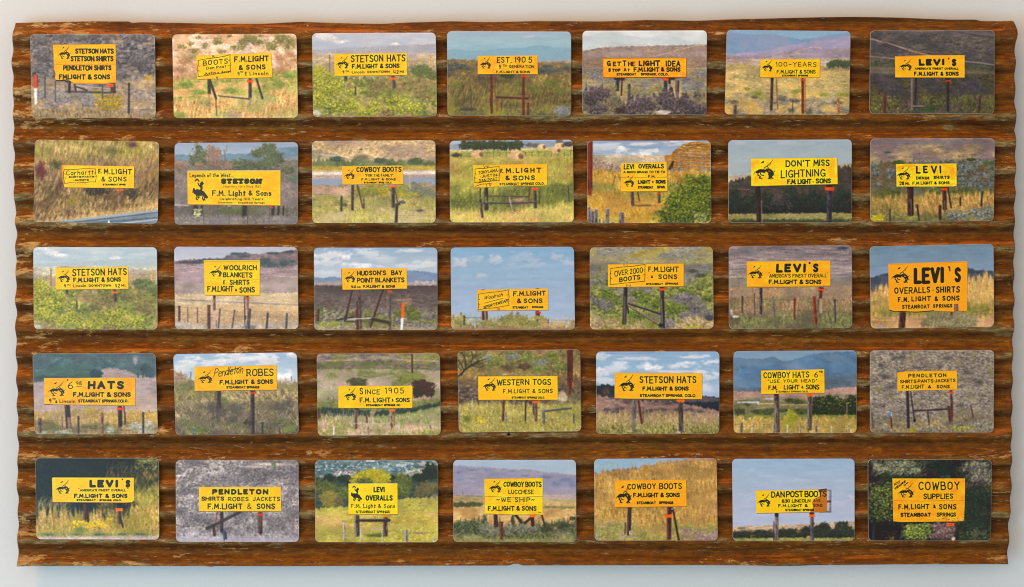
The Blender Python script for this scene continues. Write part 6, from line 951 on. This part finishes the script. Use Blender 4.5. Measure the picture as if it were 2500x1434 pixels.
def c31():
    L('-100,-100 3000,-100', '34505c 4c6870 648088 849c9c', 9, 3, emb=.5, con=1, pal2='5c7c84 7c9498 98a8a4', s2=40)
    D(190, 110, 95, 1190, 180, 'c8d4d8 e0e4e8 98a8ac b0b8b8', 12); W('560,92 630,92', 9, 'e4e8ec'); W('830,130 910,128', 22, 'c4c8cc', .8)
    W('320,185 450,180', 11, '9c6468', .9); D(60, 260, 175, 470, 215, 'a0686c b8848c d8d8e0 e8e4e8', 11); D(50, 260, 200, 460, 225, 'd8d8e4 a8a8b4', 9)
    L('700,220 900,190 1000,160 1200,120', '8c9c84 a8b094 bcbca4', 10, 3, soft=6, rough=3, bot='700,240 1200,200', a=.9); D(50, 900, 170, 1060, 200, 'e0e0e0 7c8c84', 9); W('1040,120 1090,118', 24, 'a8a0a8'); W('1020,150 1080,148', 14, '5c6068', .8)
    L('100,225 500,225 1200,215', '1e3430 30483e 486054 60786a', 7, 5, soft=6, rough=10, con=1)
    for x, y, a, b, p in [(1130,180,80,80,0),(1080,230,50,40,0),(230,240,60,36,0),(370,250,80,40,0),(180,320,90,70,1),(280,350,80,60,1),(800,240,30,30,0),(1020,240,60,40,0),(880,300,100,100,1),(880,350,100,60,1),(360,370,60,60,1),(1100,330,100,70,3),(1050,370,80,50,3),(620,220,140,62,2),(560,250,120,70,2),(700,250,90,60,2),(480,270,90,50,2),(530,280,80,40,1),(240,430,110,85,4),(320,450,50,60,3)]:
        B(x, y, a, b, ['14221c 22382c 3c5440', '2c4024 4c6030 6c803c 8c9c50', '6c8020 98a828 c0c43c d8d858', '4c4c34 6c6848 8c8460', '645c30 8c8040 b0a45c'][p], 2.4, rough=.4, con=1.3)
    L('100,510 300,500 840,425 960,415 1200,412', '8c8c3c acac4c c8c468 dcd48c', 10, 3.4, soft=6, rough=5, con=1, pal2='a49c58 bcb068', s2=40)
    B(1170, 400, 40, 30, '9c9488', 2, soft=.6, a=.6); L('100,560 1200,540', '98903c b8ac50 ccc068 dccc88', 8, 3.6, soft=30, con=1, pal2='bc9c5c ccb074 d8c084', s2=44)
    L('100,680 500,690 1200,650', '8c8c38 aca84c c8c468 dcd890', 5, 4, soft=24, con=1.1, pal2='a49c4c bcb468', s2=40); B(660, 690, 110, 14, 'c8b49c b09c78', 2, soft=.5); B(640, 750, 130, 24, '54642c 748038', 2, soft=.5); B(1030, 730, 130, 12, '8c7458 b09c74', 2, soft=.6); S(240, 110, 560, 1190, 805, 'e0dc94 b8b458 98943c d0c87c', 18, 3, .1)
    post(472,570,472,765,34,'5c504c','a4a09c'); W('492,580 494,750', 12, '2c2420', .9); post(730,585,728,760,38,'4c3c34','84746c'); W('745,600 742,750', 10, '2c201c', .8); W('492,618 600,620 760,618', 26, '3c2c2a'); W('492,608 740,608', 5, '7c6c68'); poly('755,606 780,615 760,632', '342824'); W('748,640 738,700', 9, '8c8490')
    fence('366,628,790,18,9c9898 514,695,805,13,a8a4a0 702,700,808,10,a8a49c 914,697,810,28,7c7c80 1158,770,810,14,949494', (), ''); tag(706, 572, 750, 590, 'f09010'); sign('402,296 836,294 838,564 402,566', 'fdd504', tex=.014); W('402,294 836,292', 3.5, 'f0e8c0')
    c = '26240c'
    T('LEVI', 624, 322, 726, 368, 10, 0, col=c, jit=.01); T('OVERALLS', 554, 396, 796, 442, 9.5, 0, gap=1.2, col=c, jit=.01); T('F.M. Light & Sons', 424, 474, 814, 508, 6, 0, gap=1.3, serif=.6, col=c, bold=1.25); T('STEAMBOAT SPRINGS', 468, 532, 768, 554, 5.5, 0, gap=1.1, col=c); H(424, 312, 520, 448, 1, '28261a')
def c32():
    G('84 a8bcd0 200 a8bccc'); L('1320,130 1450,135 1600,145 1700,155 1850,165 2000,165 2150,190 2430,215', '7c84a8 8f92b0 a29fb4 b0a8b4', 16, 6, soft=4, rough=2, con=.9, pal2='8c90b0 9c9cb4', s2=50); W('1800,165 1900,160 2050,172 2200,205 2400,215', 6, 'bcacb0', .7)
    for x, y, a, b in [(1380,190,50,18),(2150,230,80,20),(2330,260,90,30),(1500,170,90,10),(2240,300,60,40),(1960,220,60,10),(2380,300,40,40)]: B(x, y, a, b, '6c78a0 7c84a8', 3, soft=.7, a=.7)
    L('1320,300 1590,290 2130,320 2430,330', '8c90b0 a09cb4 b0a8b8', 16, 6, soft=20, rough=2, con=.8); L('1320,385 1600,390', 'b0a0a0 bcaca4', 14, 3, soft=4, con=.6)
    L('1320,400 1590,402 2130,425 2430,440', '8c8464 a89c74 c4b088 ccb894', 14, 2.6, soft=3, rough=2, con=.9); W('1340,398 1590,405', 6, '6c7464', .7); W('1410,360 1412,395', 3, '5c5860')
    L('1320,430 1590,440 2130,455 2430,470', 'a88c5c bca070 d0b484 d8c090', 12, 2.6, soft=4, con=.9, pal2='b09464 c8ac7c', s2=40)
    for x in (1350, 1400, 1450, 1500, 1550): B(x, 475+V.rg.uniform(-6, 6), 42, 24, '34402c 50603c 708050', 2.2, rough=.5)
    for x in (2160, 2230, 2300, 2370): B(x, 500, 50, 14, '5c6440 7c8458 98985f', 2.2, rough=.6, soft=.5)
    L('1320,505 1590,505 2130,525 2430,515', 'b89860 ccac74 dcbc88 e0c898', 10, 3, soft=6, con=.8, rough=3, pal2='b08c5c c8a470', s2=40)
    L('1320,640 1600,620 1800,640 2130,650 2430,630', '2f3a28 4c5838 727c50 98986c', 4, 4, rough=22, soft=12, con=1.3, emb=.55, pal2='54544c 7c7868', s2=44)
    for x, y, a, b, p in [(1430,650,90,40,0),(1380,680,60,60,0),(1500,690,80,50,0),(2280,660,110,40,0),(2380,600,40,20,0),(1610,620,24,60,0),(1620,680,80,50,1),(1930,690,80,50,1),(2030,690,70,40,1),(2300,750,120,40,2),(1850,620,14,60,0),(1700,720,80,50,1),(1500,770,90,30,2),(2150,680,70,40,0),(1820,700,60,60,1)]: B(x, y, a, b, ['26321f 435034 6c7c4c', '3c3c3c 646458 8c8c78 b0ac94', '54543c 80805c a4a078'][p], 2.2, rough=.65, con=1.5, soft=.4)
    S(260, 1335, 620, 2410, 800, '98a070 6c7848 b8b490 485430 a49c7c', 30, 3.4, .2, .7); L('1320,760 1700,770', '6c6c44 9c985c c0b880', 3, 5, rough=8, soft=10, bot='1320,830 1800,830', a=.7)
    post(1702,570,1708,680,36,'3c2020','5c3834'); W('1880,570 1930,635', 24, '402c2c'); W('2030,585 1965,640', 22, '44282a'); W('2028,590 2032,660', 30, '3c2024'); W('2112,572 2140,670', 16, '403438'); post(1755,635,1755,785,28,'6c3824','9c5c44'); W('1745,637 1768,635', 10, '3c2420'); W('1850,540 1855,570', 4, '2c3424'); B(1855, 620, 12, 70, '34402c 54604a', 2, a=.9)
    sign('1600,252 2120,245 2120,570 2050,566 1860,568 1700,562 1612,560', 'fdcb10', tex=.03); 
    for x, y, a, b, c in [(1700,330,90,60,'fcb80c'),(1650,400,60,30,'fcb008'),(2060,330,60,60,'fdbc08'),(1960,460,80,30,'fde030'),(2070,400,60,14,'f8e8b0'),(1700,500,80,30,'fdd828')]: B(x, y, a, b, c+' '+c, 6, soft=1.2, a=.6)
    W('1604,404 1860,416 2118,404', 4.5, '8c6c10', .9); W('1610,400 1860,412 2116,400', 3, 'f4e8a0', .7); W('1602,250 2118,243', 4, 'd8a060'); W('1640,262 1900,258', 2.5, 'd8a008', .7); W('2080,545 2105,550', 5, '6c4c08'); poly('2006,570 2054,572 2052,592 2008,590', 'f4781c')
    c = '2c260a'
    T('COWBOY BOOTS', 1772, 276, 2110, 322, 8, 0, gap=1.0, sp=1.8, col=c); T('LUCCHESE', 1816, 348, 2040, 384, 6.5, 0, gap=1.1, col=c); T('~WE SHIP~', 1712, 416, 2048, 456, 7, 0, gap=1.4, sp=3, col=c); T('F.M.LIGHT & SONS', 1634, 492, 2066, 534, 8, 0, gap=1.2, sp=2.2, col=c); H(1644, 262, 1758, 376)
def c33():
    G('72 94b4cc 200 9cbccc'); 
    L('100,200 250,172 430,155 700,105 900,80 1020,70 1220,68', '9c7868 b09060 c8a870', 3, 5, rough=7, soft=4, con=1, pal2='a07884 b89484', s2=16)
    L('100,212 250,188 430,170 700,122 900,98 1020,84 1220,78', '8c6c38 ae8c50 caaa68 dcc088', 2.4, 10, rough=8, soft=14, emb=.35, con=1.05, shear=.1, pal2='987848 b89860', s2=60)
    L('100,460 600,460 1220,430', '8c6c34 b08c4c ccac64 dcc084', 2.4, 11, soft=80, emb=.3, con=1.1, pal2='b08c5c c4a06c', s2=60); S(680, 120, 130, 1195, 640, 'e0c488 c8a464 987440 d8b474 84663a', 40, 3.8, .05, .22, .7)
    L('100,620 400,640 600,660 860,660 1220,680', '5c6434 84884a aca864 c4bc80', 3, 6, rough=14, soft=34, con=1.1, pal2='a08850 bca468', s2=40)
    L('100,840 860,840 885,700 1000,720 1100,740 1220,690', '74605c 98807c b8a0a0', 3, 4, rough=12, soft=14, con=1.2, pal2='8c7c54 a8986c', s2=24)
    D(190, 120, 625, 480, 790, 'd8ccac b8b08c c8b4a0 8c9454', 10); D(170, 880, 700, 1200, 790, '8c7084 ac949c c8b4b0 745c6c', 9); D(90, 330, 730, 500, 790, 'd8c4bc b49c94', 9); S(190, 120, 660, 860, 790, 'a8a460 7c843c c8c084', 36, 3.4, .1, .4)
    post(424,500,418,748,34,'3c2828','5c4850'); W('386,640 382,740', 10, '5c4030'); post(776,500,772,788,38,'50282a','744448'); W('808,520 858,790', 17, '34242a'); B(395, 700, 16, 50, '7c5c40', 2, soft=.6, a=.7); post(428,712,430,745,18,'a8a088'); post(136,735,138,790,12,'94989c')
    poly('735,568 805,566 805,594 735,594', 'fc7010'); W('757,580 790,580', 8, 'c04c08', .7); W('800,505 790,560', 12, '241418'); B(798, 518, 8, 6, 'd8d0cc', 2)
    sign('296,264 924,258 930,494 292,503', 'fdae06', tex=.02); B(700, 470, 160, 22, 'f8a008 f8a008', 5, soft=.9, a=.6)
    c = '2e1c08'
    T('COWBOY BOOTS', 402, 294, 888, 346, 8, -6, gap=1.2, sp=3, col=c); T('F.M.LIGHT & SONS', 456, 376, 870, 414, 8.5, -2, gap=1.1, sp=2.6, col=c); T('STEAMBOAT', 486, 452, 658, 476, 7, 0, col=c); T('SPRINGS', 684, 450, 812, 474, 7, 0, col=c); H(304, 300, 444, 476)
def c34():
    G('75 9cb8d4 250 a8bcd4 450 b0bcd4 660 b4c0d8'); cloud(1950, 270, 150, 26, 'b4c0d8', .6); cloud(2260, 470, 110, 50, 'bcc4dc', .6); cloud(2390, 420, 40, 30, 'c8c4d8', .7); cloud(1500, 180, 60, 20, 'b4c4d8', .5); cloud(1700, 240, 250, 26, 'acc0d8', .5)
    L('1320,680 1400,668 1700,658 1900,655 2000,650 2200,638 2430,628', 'a48c7c c0a890 d4bea0 dccab0', 20, 3, soft=3, con=.9, rough=2, pal2='b89c84 ccb494', s2=30); W('1380,688 1440,686', 10, '54505c', .8)
    L('1320,712 1500,702 1700,705 2000,690 2430,700', '484c3c 6c6848 94846a', 8, 3, soft=4, rough=5)
    for x, y, a, b in [(1370,740,70,24),(1450,740,60,26),(1560,730,50,34),(1620,735,60,34),(1780,725,70,38),(1850,725,60,40),(1680,745,60,24),(1960,740,60,26),(2000,710,60,50),(2080,710,60,50),(2150,690,70,58),(2180,730,90,40),(2310,690,80,74),(2270,730,80,44),(2380,730,50,50),(2100,745,80,26),(1880,750,80,20)]: B(x, y, a, b, '14181a 242e26 3c4634 5a6044', 2.4, rough=.4, con=1.2)
    L('1320,755 2430,758', '1c241c 343c28', 8, 3, soft=8, rough=6, bot='1320,778 2430,774'); L('1320,775 2430,770', '60703c 88904c a8a870 bcb888', 8, 3, soft=3, rough=2, con=1); B(2005, 765, 20, 14, 'b0946c c8ac84', 2)
    post(1722,560,1722,795,33,'64606c','9c94a0'); W('1698,625 1696,795', 8, '4c3038'); W('1702,620 1702,640', 5, 'd0c8d0'); W('1722,560 1722,572', 32, '2c2428'); post(2035,570,2038,795,32,'54505c','8c8490'); W('2046,660 2056,640', 9, '3c3438'); W('2022,556 2046,556', 20, '342424')
    W('2165,352 2202,352 2202,545 2165,540', 6, '54403c'); W('2190,352 2190,542', 5, '7c5c54'); W('2165,452 2200,450', 16, '6c4034'); W('2100,546 2200,545', 5, '4c3c3c'); tag(2008, 566, 2062, 588, 'f86c18')
    sign('1537,354 1720,352 2090,344 2166,336 2168,532 2150,542 1542,556', 'fdcc04', tex=.01); poly('2090,345 2166,336 2168,532 2150,542 2020,546 2045,500 2035,460 2050,430 2110,400', 'b8700c', .92); poly('2090,344 2166,335 2166,350 2092,354', '5c3418', .9); W('1850,350 1980,346 2090,344', 5, 'f0a010', .8)
    c = '2a200a'
    T('DAN POST BOOTS', 1674, 362, 2166, 416, 9, -8, gap=.8, sp=1.3, col=c); T('830 LINCOLN', 1768, 432, 2022, 462, 7, -3, gap=1.0, col=c); T('AVE.', 2048, 432, 2120, 456, 6, col='4a2c0c'); T('F.M.LIGHT &', 1736, 476, 1998, 502, 6.5, -2, gap=1.2, sp=3.4, col=c); T('SONS', 2046, 472, 2130, 498, 6, 0, col='4a2c0c'); T('STEAMBOAT SPRINGS', 1798, 516, 2054, 536, 6, 0, sp=2.6, col=c); H(1554, 380, 1672, 502)
def c35():
    L('-100,-100 3000,-100', '0c160e 1c2c1e 30482c 50683e', 4.5, 4, emb=.6, con=1.35, pal2='1a1218 2c1e24 503a40', s2=50)
    for x, y, a, b in [(560,150,120,60),(480,200,110,60),(420,130,100,40),(640,220,90,50),(320,200,90,50),(250,160,60,50)]: B(x, y, a, b, '24282a 585e4a 9ca084 ccccac', 2.6, rough=.7, con=1.7, soft=.5)
    for x, y, a, b in [(1330,190,120,80),(1400,260,70,80),(1270,150,90,50),(1180,180,60,50),(1420,320,40,60),(1300,280,80,60)]: B(x, y, a, b, '1c1c22 4c4a4c 8c8a74 bcb89c', 2.6, rough=.7, con=1.7, soft=.5)
    S(260, 190, 110, 760, 280, 'e0e0c0 b4b498 8c9070 5c6450', 26, 4, .9, .5, .75); S(240, 1150, 120, 1450, 400, 'd0ccb4 9c9884 706c64 b8a8a0', 30, 4, .9, .5, .7)
    for x, y, a, b in [(300,400,100,60),(240,500,70,80),(340,580,80,90),(280,640,80,60),(390,440,50,90),(1420,390,50,60)]: B(x, y, a, b, '0c160e 2a3c1c 5c7430 94a84c', 2.4, rough=.7, con=1.7, soft=.5)
    for x, y, a, b in [(940,150,140,70),(1010,190,110,60),(960,240,100,40)]: B(x, y, a, b, '081410 142c20 244434', 3, soft=.6)
    B(1090, 130, 60, 50, '1c0c14 2c1420', 3, soft=.6); D(26, 920, 255, 1020, 285, '4c8c64 2c6044', 10)
    for x, y, a, b in [(1330,500,120,120),(1260,620,100,120),(1380,700,70,120),(1290,800,130,70),(1230,450,60,80)]: B(x, y, a, b, '0a140e 182c1e 2c4830 466842', 2.6, rough=.5, con=1.2)
    D(300, 1190, 330, 1440, 900, '2c4c30 4c6c40 341c24 5c7c48 84344c', 9, .7); D(120, 640, 110, 1200, 285, '2c4c34 3c5c40 24402c', 9, .7); D(300, 175, 330, 415, 740, '8ca048 b0bc64 5c7438 3c5428 c8cc7c', 11); D(30, 200, 420, 400, 690, '5c2c30', 8)
    L('150,740 420,750 600,790 700,960 800,970', '0c080c 181016 261824', 7, 6, soft=30, rough=8, a=.9); W('222,800 222,940', 24, '2c2c44'); W('210,850 212,940', 8, '54546c', .7); W('535,810 500,940', 40, '24242f', .9); W('515,830 505,930', 12, '3c3c5c', .8); D(60, 300, 830, 460, 940, '5c3444 7c5060 3c2434', 10); D(10, 380, 900, 440, 940, 'c8b828', 10)
    for x, y, a, b in [(640,830,110,80),(720,880,110,60),(600,900,90,40),(780,800,60,50)]: B(x, y, a, b, '16220e 3c5820 74903c a8bc5c', 2.2, rough=.6, con=1.7)
    for x, y, a, b in [(920,810,90,60),(980,870,110,60),(880,900,90,40),(1020,820,60,40)]: B(x, y, a, b, '2a1c20 5c4448 907878 b8a098', 2.2, rough=.6, con=1.7)
    D(120, 560, 770, 820, 930, 'bccc64 8ca448 dce08c', 11); D(110, 830, 750, 1080, 900, 'c8b0ac a0848c 7c5c64', 10); B(1060, 925, 22, 20, 'd8b8b8 e8d0cc', 2); S(50, 1250, 850, 1420, 940, 'b0b088 8c9068', 60, 3, .3, .7, .7); D(60, 1120, 850, 1300, 940, '4c6c34 6c8c44', 11)
    sign('420,292 630,292 1180,290 1180,500 1172,740 1090,744 500,748 426,740', 'fca404', tex=.03, edge='100c08'); 
    for x, y, a, b, c in [(500,400,70,60,'fdc408'),(1140,400,60,80,'fdc81c'),(700,600,120,50,'fdbc04'),(860,700,140,30,'fdc420'),(540,320,60,20,'fdc408'),(960,440,100,50,'fdb404'),(1140,600,30,40,'e8b060'),(480,680,60,40,'fdb808')]: B(x, y, a, b, c+' '+c, 6, soft=1.2, a=.6)
    W('430,525 700,528 1175,520', 3, '8c5c08', .8); W('640,295 610,340 640,360', 3, 'c07c08', .8); D(26, 900, 700, 1165, 735, 'd8c8b0 8c6c40', 12, .7); W('940,715 990,705', 3, '4c3410')
    c = '241408'
    T('100', 436, 346, 500, 372, 5.5, -36, gap=1, col=c); T('YEARS', 438, 390, 560, 416, 7, -82, gap=.9, col=c); W('566,346 582,336', 11, c)
    T('COWBOY', 690, 326, 1130, 412, 11, -4, gap=1.3, col=c); T('SUPPLIES', 742, 450, 1060, 506, 10, 0, gap=1.1, col=c); T('F.M.', 480, 564, 606, 616, 10, 0, gap=1.4, col=c); T('LIGHT', 614, 560, 808, 612, 10, 0, gap=1.2, col=c); T('&', 846, 566, 872, 602, 8, col=c); T('SONS', 906, 560, 1096, 614, 10, 0, gap=1.4, col=c); T('STEAMBOAT', 502, 652, 824, 692, 10, 0, gap=1.1, col=c); T('SPRINGS', 884, 650, 1088, 692, 8.5, 0, gap=1.3, col=c); H(480, 340, 650, 500, 0, c); poly('986,760 1072,760 1070,790 990,790', 'f46018'); W('1015,775 1050,775', 8, 'b0400c', .7)
# --- END CARDS
A1,B1,C1,D1 = (0,0,3.2895),(740,50,3.6765),(1400,50,3.5714),(2080,0,4.481)
def _r(y, b=3.6765, c=3.5714, d=5.736): return (0,y,3.2895),(740,y,b),((1400 if c < 3.6 else 1420),y,c),(2080,y,d)
A2,B2,C2,D2 = _r(320); A3,B3,C3,D3 = _r(580); A4,B4,C4,D4 = _r(840,3.6232,3.6232); A5,B5,C5,D5 = _r(1100,3.6232,3.6232,4.293)
CARDS = [
(c1,A1,'74.5,84.5 378.5,84.5 381,288 78.5,288','photo card of tall torn-edged sign listing hats and shirts, with a red-and-white stake'),
(c2,A1,'421,85 724,83 728,288 425,289','photo card of yellow boots sign before a pale sandy slope dotted with shrubs'),
(c3,B1,'762,82 1064,80.5 1067,284.5 765,286.5','photo card of hats sign above green bushes under lilac hills, in the top row'),
(c4,B1,'1091.5,77 1394,78 1394,284 1093,282.5','photo card of established 1905 sign on red posts in dark sagebrush with blue ridge'),
(c5,C1,'1422,76 1725.7,75 1724,281 1422,280','photo card of orange sign about the light idea above dark purple brush'),
(c6,C1,'1774,74 2076,77 2072.6,281 1769,280','photo card of 100 years sign in tan plain with a dark tree clump'),
(c7,D1,'2124,75.4 2427.5,74.8 2426.6,277.8 2122.4,278.5','photo card of finest overall sign on dim brown hillside crossed by a dirt track'),
(c8,A2,'86,341.3 389,346.7 385.5,546.5 82.7,542.5','photo card of shirts, pants and jackets sign in tall dry weeds above a guard rail'),
(c9,A2,'427,349.8 728,348 727.3,548 427,548.6','photo card of printed legends of the west sign with black horse before trees'),
(c10,B2,'761.8,345 1063,343 1063.7,544.4 763,545','photo card of cowboy boots for the family sign beside water and a sandy hill'),
(c11,B2,'1098,344.5 1398.3,341.8 1401,543 1099,543.6','photo card of sign in green meadow with round hay bales behind'),
(c12,C2,'1433.6,344.6 1734.6,343.8 1736,544.9 1434,545.4','photo card of overalls sign beside a straw stack with green bush and red pole'),
(c13,C2,'1777.5,82 2079,341 2079,543.5 1778,544','photo card of do not miss lightning sign before dark trees under grey sky'),
(c14,D2,'2124.5,339 2427.8,338 2425,540 2124.5,541.8','photo card of denim shirts 28 miles sign with weathered yellow paint in sagebrush'),
(c15,(60.24,571.6,3.6765),'82,603.7 383.7,604.3 385,805 83.6,804','photo card of hats sign above bright green bushes, leftmost in the middle row'),
(c16,A3,'425.7,602.8 726.7,603.7 729,803.5 428,804','photo card of blankets and shirts sign before pinkish plain, a fence and a wooded ridge'),
(c17,B3,'766.7,605.3 1067.8,605 1068,806.3 767.7,806.3','photo card of point blankets sign with slanted braces and an orange topped marker stake'),
(c18,B3,'1100.4,605 1401,603 1403.7,805 1102,805','photo card of sportswear sign low against a wide blue sky'),
(c19,C3,'1440,604.6 1740,603 1742,802.6 1440.6,804.6','photo card of over 2000 boots sign on green brushy slope with wooden Z brace'),
(c20,C3,'1779,601.8 2079,599.6 2080,800.6 1779.4,803.5','photo card of finest overall sign in brown grass behind a wire fence with striped hills'),
(c21,D3,'2122.7,602.3 2424.8,596 2426,798 2125.7,802.3','photo card filled by large overalls and shirts sign in golden grass, slate blue sky'),
(c22,A4,'80.6,863.7 380,862.8 386,1059.5 86,1060.4','photo card of 6.98 hats sign before a dark green forested mountain'),
(c23,A4,'423.5,865 725,860.7 729.7,1059.5 430,1062.9','photo card of robes sign above grey tangled grass with cloudy sky'),
(c24,B4,'773.7,864 1074,863.2 1076,1062 776.4,1063.6','photo card of since 1905 sign with a dark round bush in a green field'),
(c25,B4,'1117.3,857.4 1416.2,853.2 1419,1053 1120.3,1056','photo card of western togs sign in yellow grass with a red pole at right'),
(c26,C4,'1455.3,858.8 1756,858.5 1755.4,1058.6 1456,1059.4','photo card of hats sign against white cumulus clouds above dark hills'),
(c27,C4,'1790.7,858 2090.7,855.7 2090.7,1057 1791,1057.5','photo card of cowboy hats use your head sign before blue mountains and farmland'),
(c28,D4,'2123.6,856 2426,855.3 2425,1056 2123.6,1056','photo card of shirts, pants and jackets sign on stilts in dense grey sagebrush'),
(c29,A5,'87.3,1118.2 388.3,1118.9 389.2,1317.4 89.7,1316.5','photo card of finest overall sign against near black shade with yellow roadside flowers'),
(c30,A5,'429.6,1123.4 729,1123.4 730.3,1322.9 430.2,1322.9','photo card of shirts, robes and jackets sign in silvery lilac sagebrush, bottom row'),
(c31,B5,'769.5,1124 1069,1124 1069.8,1324 769.8,1323.6','photo card of squarish overalls sign before a lime green tree and a town'),
(c32,B5,'1106.5,1123.5 1406,1122.6 1407,1323 1107,1323','photo card of crinkled we ship boots sign above scrub with mauve hills'),
(c33,C5,'1450.4,1120.7 1749.3,1118.8 1751.8,1319.4 1451.7,1320','photo card of cowboy boots sign on a steep slope of golden grass'),
(c34,C5,'1787,1120.7 2085.7,1119.9 2086,1320 1789,1320.8','photo card of boots sign with its right end bent and dark against pale sky'),
(c35,D5,'2118.4,1121 2420.8,1122.8 2417.8,1320 2119,1320','photo card of cowboy supplies sign in dark green foliage'),
]
CARDS[12] = CARDS[12][:2]+('1777.5,343 2079,341 2079,543.5 1778,544',)+CARDS[12][3:]

# ---------- the photo cards ----------
em, nt, bs = material('card_edge'); bs.inputs['Base Color'].default_value = srgb(214, 212, 206); bs.inputs['Roughness'].default_value = .45
bm_, nt, bs = material('card_backing'); bs.inputs['Base Color'].default_value = srgb(120, 116, 110); bs.inputs['Roughness'].default_value = .6
GAIN = 1.0
def finish(a):
    """print contrast: a little local contrast and a gentle tone curve"""
    b = a
    for s in (1, 2, 3):
        for ax in (0, 1): b = (np.roll(b, s, ax)+np.roll(b, -s, ax)+b)/3
    a = np.clip(a+.35*(a-b), 0, 1)
    return a**1.15*np.array([1.08, 1.045, 1.02], np.float32)
def card(i, fn, org, quad, label):
    q = [tuple(map(float, p.split(','))) for p in quad.split()]
    begin(i, org, q); fn()
    a = finish(V.img); h, w_ = a.shape[:2]
    im = bpy.data.images.new('print_%02d' % i, w_, h); im.colorspace_settings.name = 'sRGB'
    buf = np.ones((h, w_, 4), np.float32); buf[..., :3] = np.clip(a[::-1], 0, 1); im.pixels.foreach_set(buf.ravel()); im.update(); im.pack()
    m, nt, bs = material('photo_print'); N = NT(nt)
    tx = N.n('ShaderNodeTexImage', image=im); tx.extension = 'EXTEND'
    uvn = N.n('ShaderNodeUVMap', uv_map='print'); N.l(uvn.outputs[0], tx.inputs[0])
    hs = N.n('ShaderNodeHueSaturation'); hs.inputs['Saturation'].default_value = 1.04; hs.inputs['Value'].default_value = GAIN; N.l(tx.outputs[0], hs.inputs['Color'])
    N.l(hs.outputs[0], bs.inputs['Base Color']); bs.inputs['Roughness'].default_value = .3; bs.inputs['Specular IOR Level'].default_value = .3
    oc = N.n('ShaderNodeTexCoord').outputs['Object']; N.l(N.bump(N.noise(oc, 900, 2, .5), .04, .0002), bs.inputs['Normal'])
    W0 = abs(q[1][0]-q[0][0]+q[2][0]-q[3][0])/2; H0 = abs(q[3][1]-q[0][1]+q[2][1]-q[1][1])/2
    r = 11.; n = 7; rim = []
    for cx, cy, a0 in ((W0-r, r, -90), (W0-r, H0-r, 0), (r, H0-r, 90), (r, r, 180)):
        for k in range(n+1):
            t = math.radians(a0+90*k/n); rim.append((cx+r*math.cos(t), cy+r*math.sin(t)))
    def at(p, ins=0.):
        u, v = p[0]/W0, p[1]/H0; u = .5+(u-.5)*(1-2*ins/W0); v = .5+(v-.5)*(1-2*ins/H0)
        x = (q[0][0]*(1-u)+q[1][0]*u)*(1-v)+(q[3][0]*(1-u)+q[2][0]*u)*v; y = (q[0][1]*(1-u)+q[1][1]*u)*(1-v)+(q[3][1]*(1-u)+q[2][1]*u)*v
        return X(x), Z(y)
    ctr = Vector((X(sum(p[0] for p in q)/4), 0, Z(sum(p[1] for p in q)/4)))
    rr = random.Random(i); rx, rz = rr.uniform(-.004, .004), rr.uniform(-.004, .004)
    e = link(bpy.data.objects.new('photo_card', None)); e.location = (ctr.x, -.0009, ctr.z); e['label'] = label; e['category'] = 'photo card'; e['group'] = 'photo cards in rows on the rusty panel'
    def slab(name, y0, y1, ins, mats, bev=0.):
        L0 = len(rim); vs = []; levels = [(y0, ins), (y1+(.0002 if bev else 0), ins)]+([(y1, ins+bev)] if bev else [])
        for yl, il in levels:
            for p in rim:
                x, z = at(p, il); vs.append((x-ctr.x, yl+(x-ctr.x)*rx+(z-ctr.z)*rz, z-ctr.z))
        fs = [tuple(range(L0))]; K0 = len(levels)
        for s in range(K0-1):
            for k in range(L0): fs.append((s*L0+k, (s+1)*L0+k, (s+1)*L0+(k+1) % L0, s*L0+(k+1) % L0))
        fs.append(tuple(reversed(range((K0-1)*L0, K0*L0))))
        o = mesh_obj(name, vs, fs, mats, e); me = o.data
        return o, me
    o, me = slab('print', -.0006, -.0013, 0., [em, m], .35)
    uv = me.uv_layers.new(name='print'); me.polygons[-1].material_index = 1
    for li in me.polygons[-1].loop_indices:
        vi = me.loops[li].vertex_index % len(rim); uv.data[li].uv = (rim[vi][0]/W0, 1-rim[vi][1]/H0)
    # face directions: outward
    slab('backing_board', .0006, -.0006, .5, [bm_])
    for ch in e.children:
        ch.data.flip_normals() if ch.data.polygons[-1].normal.y > 0 else None
for i, (fn, org, quad, label) in enumerate(CARDS): card(i+1, fn, org, quad, label)
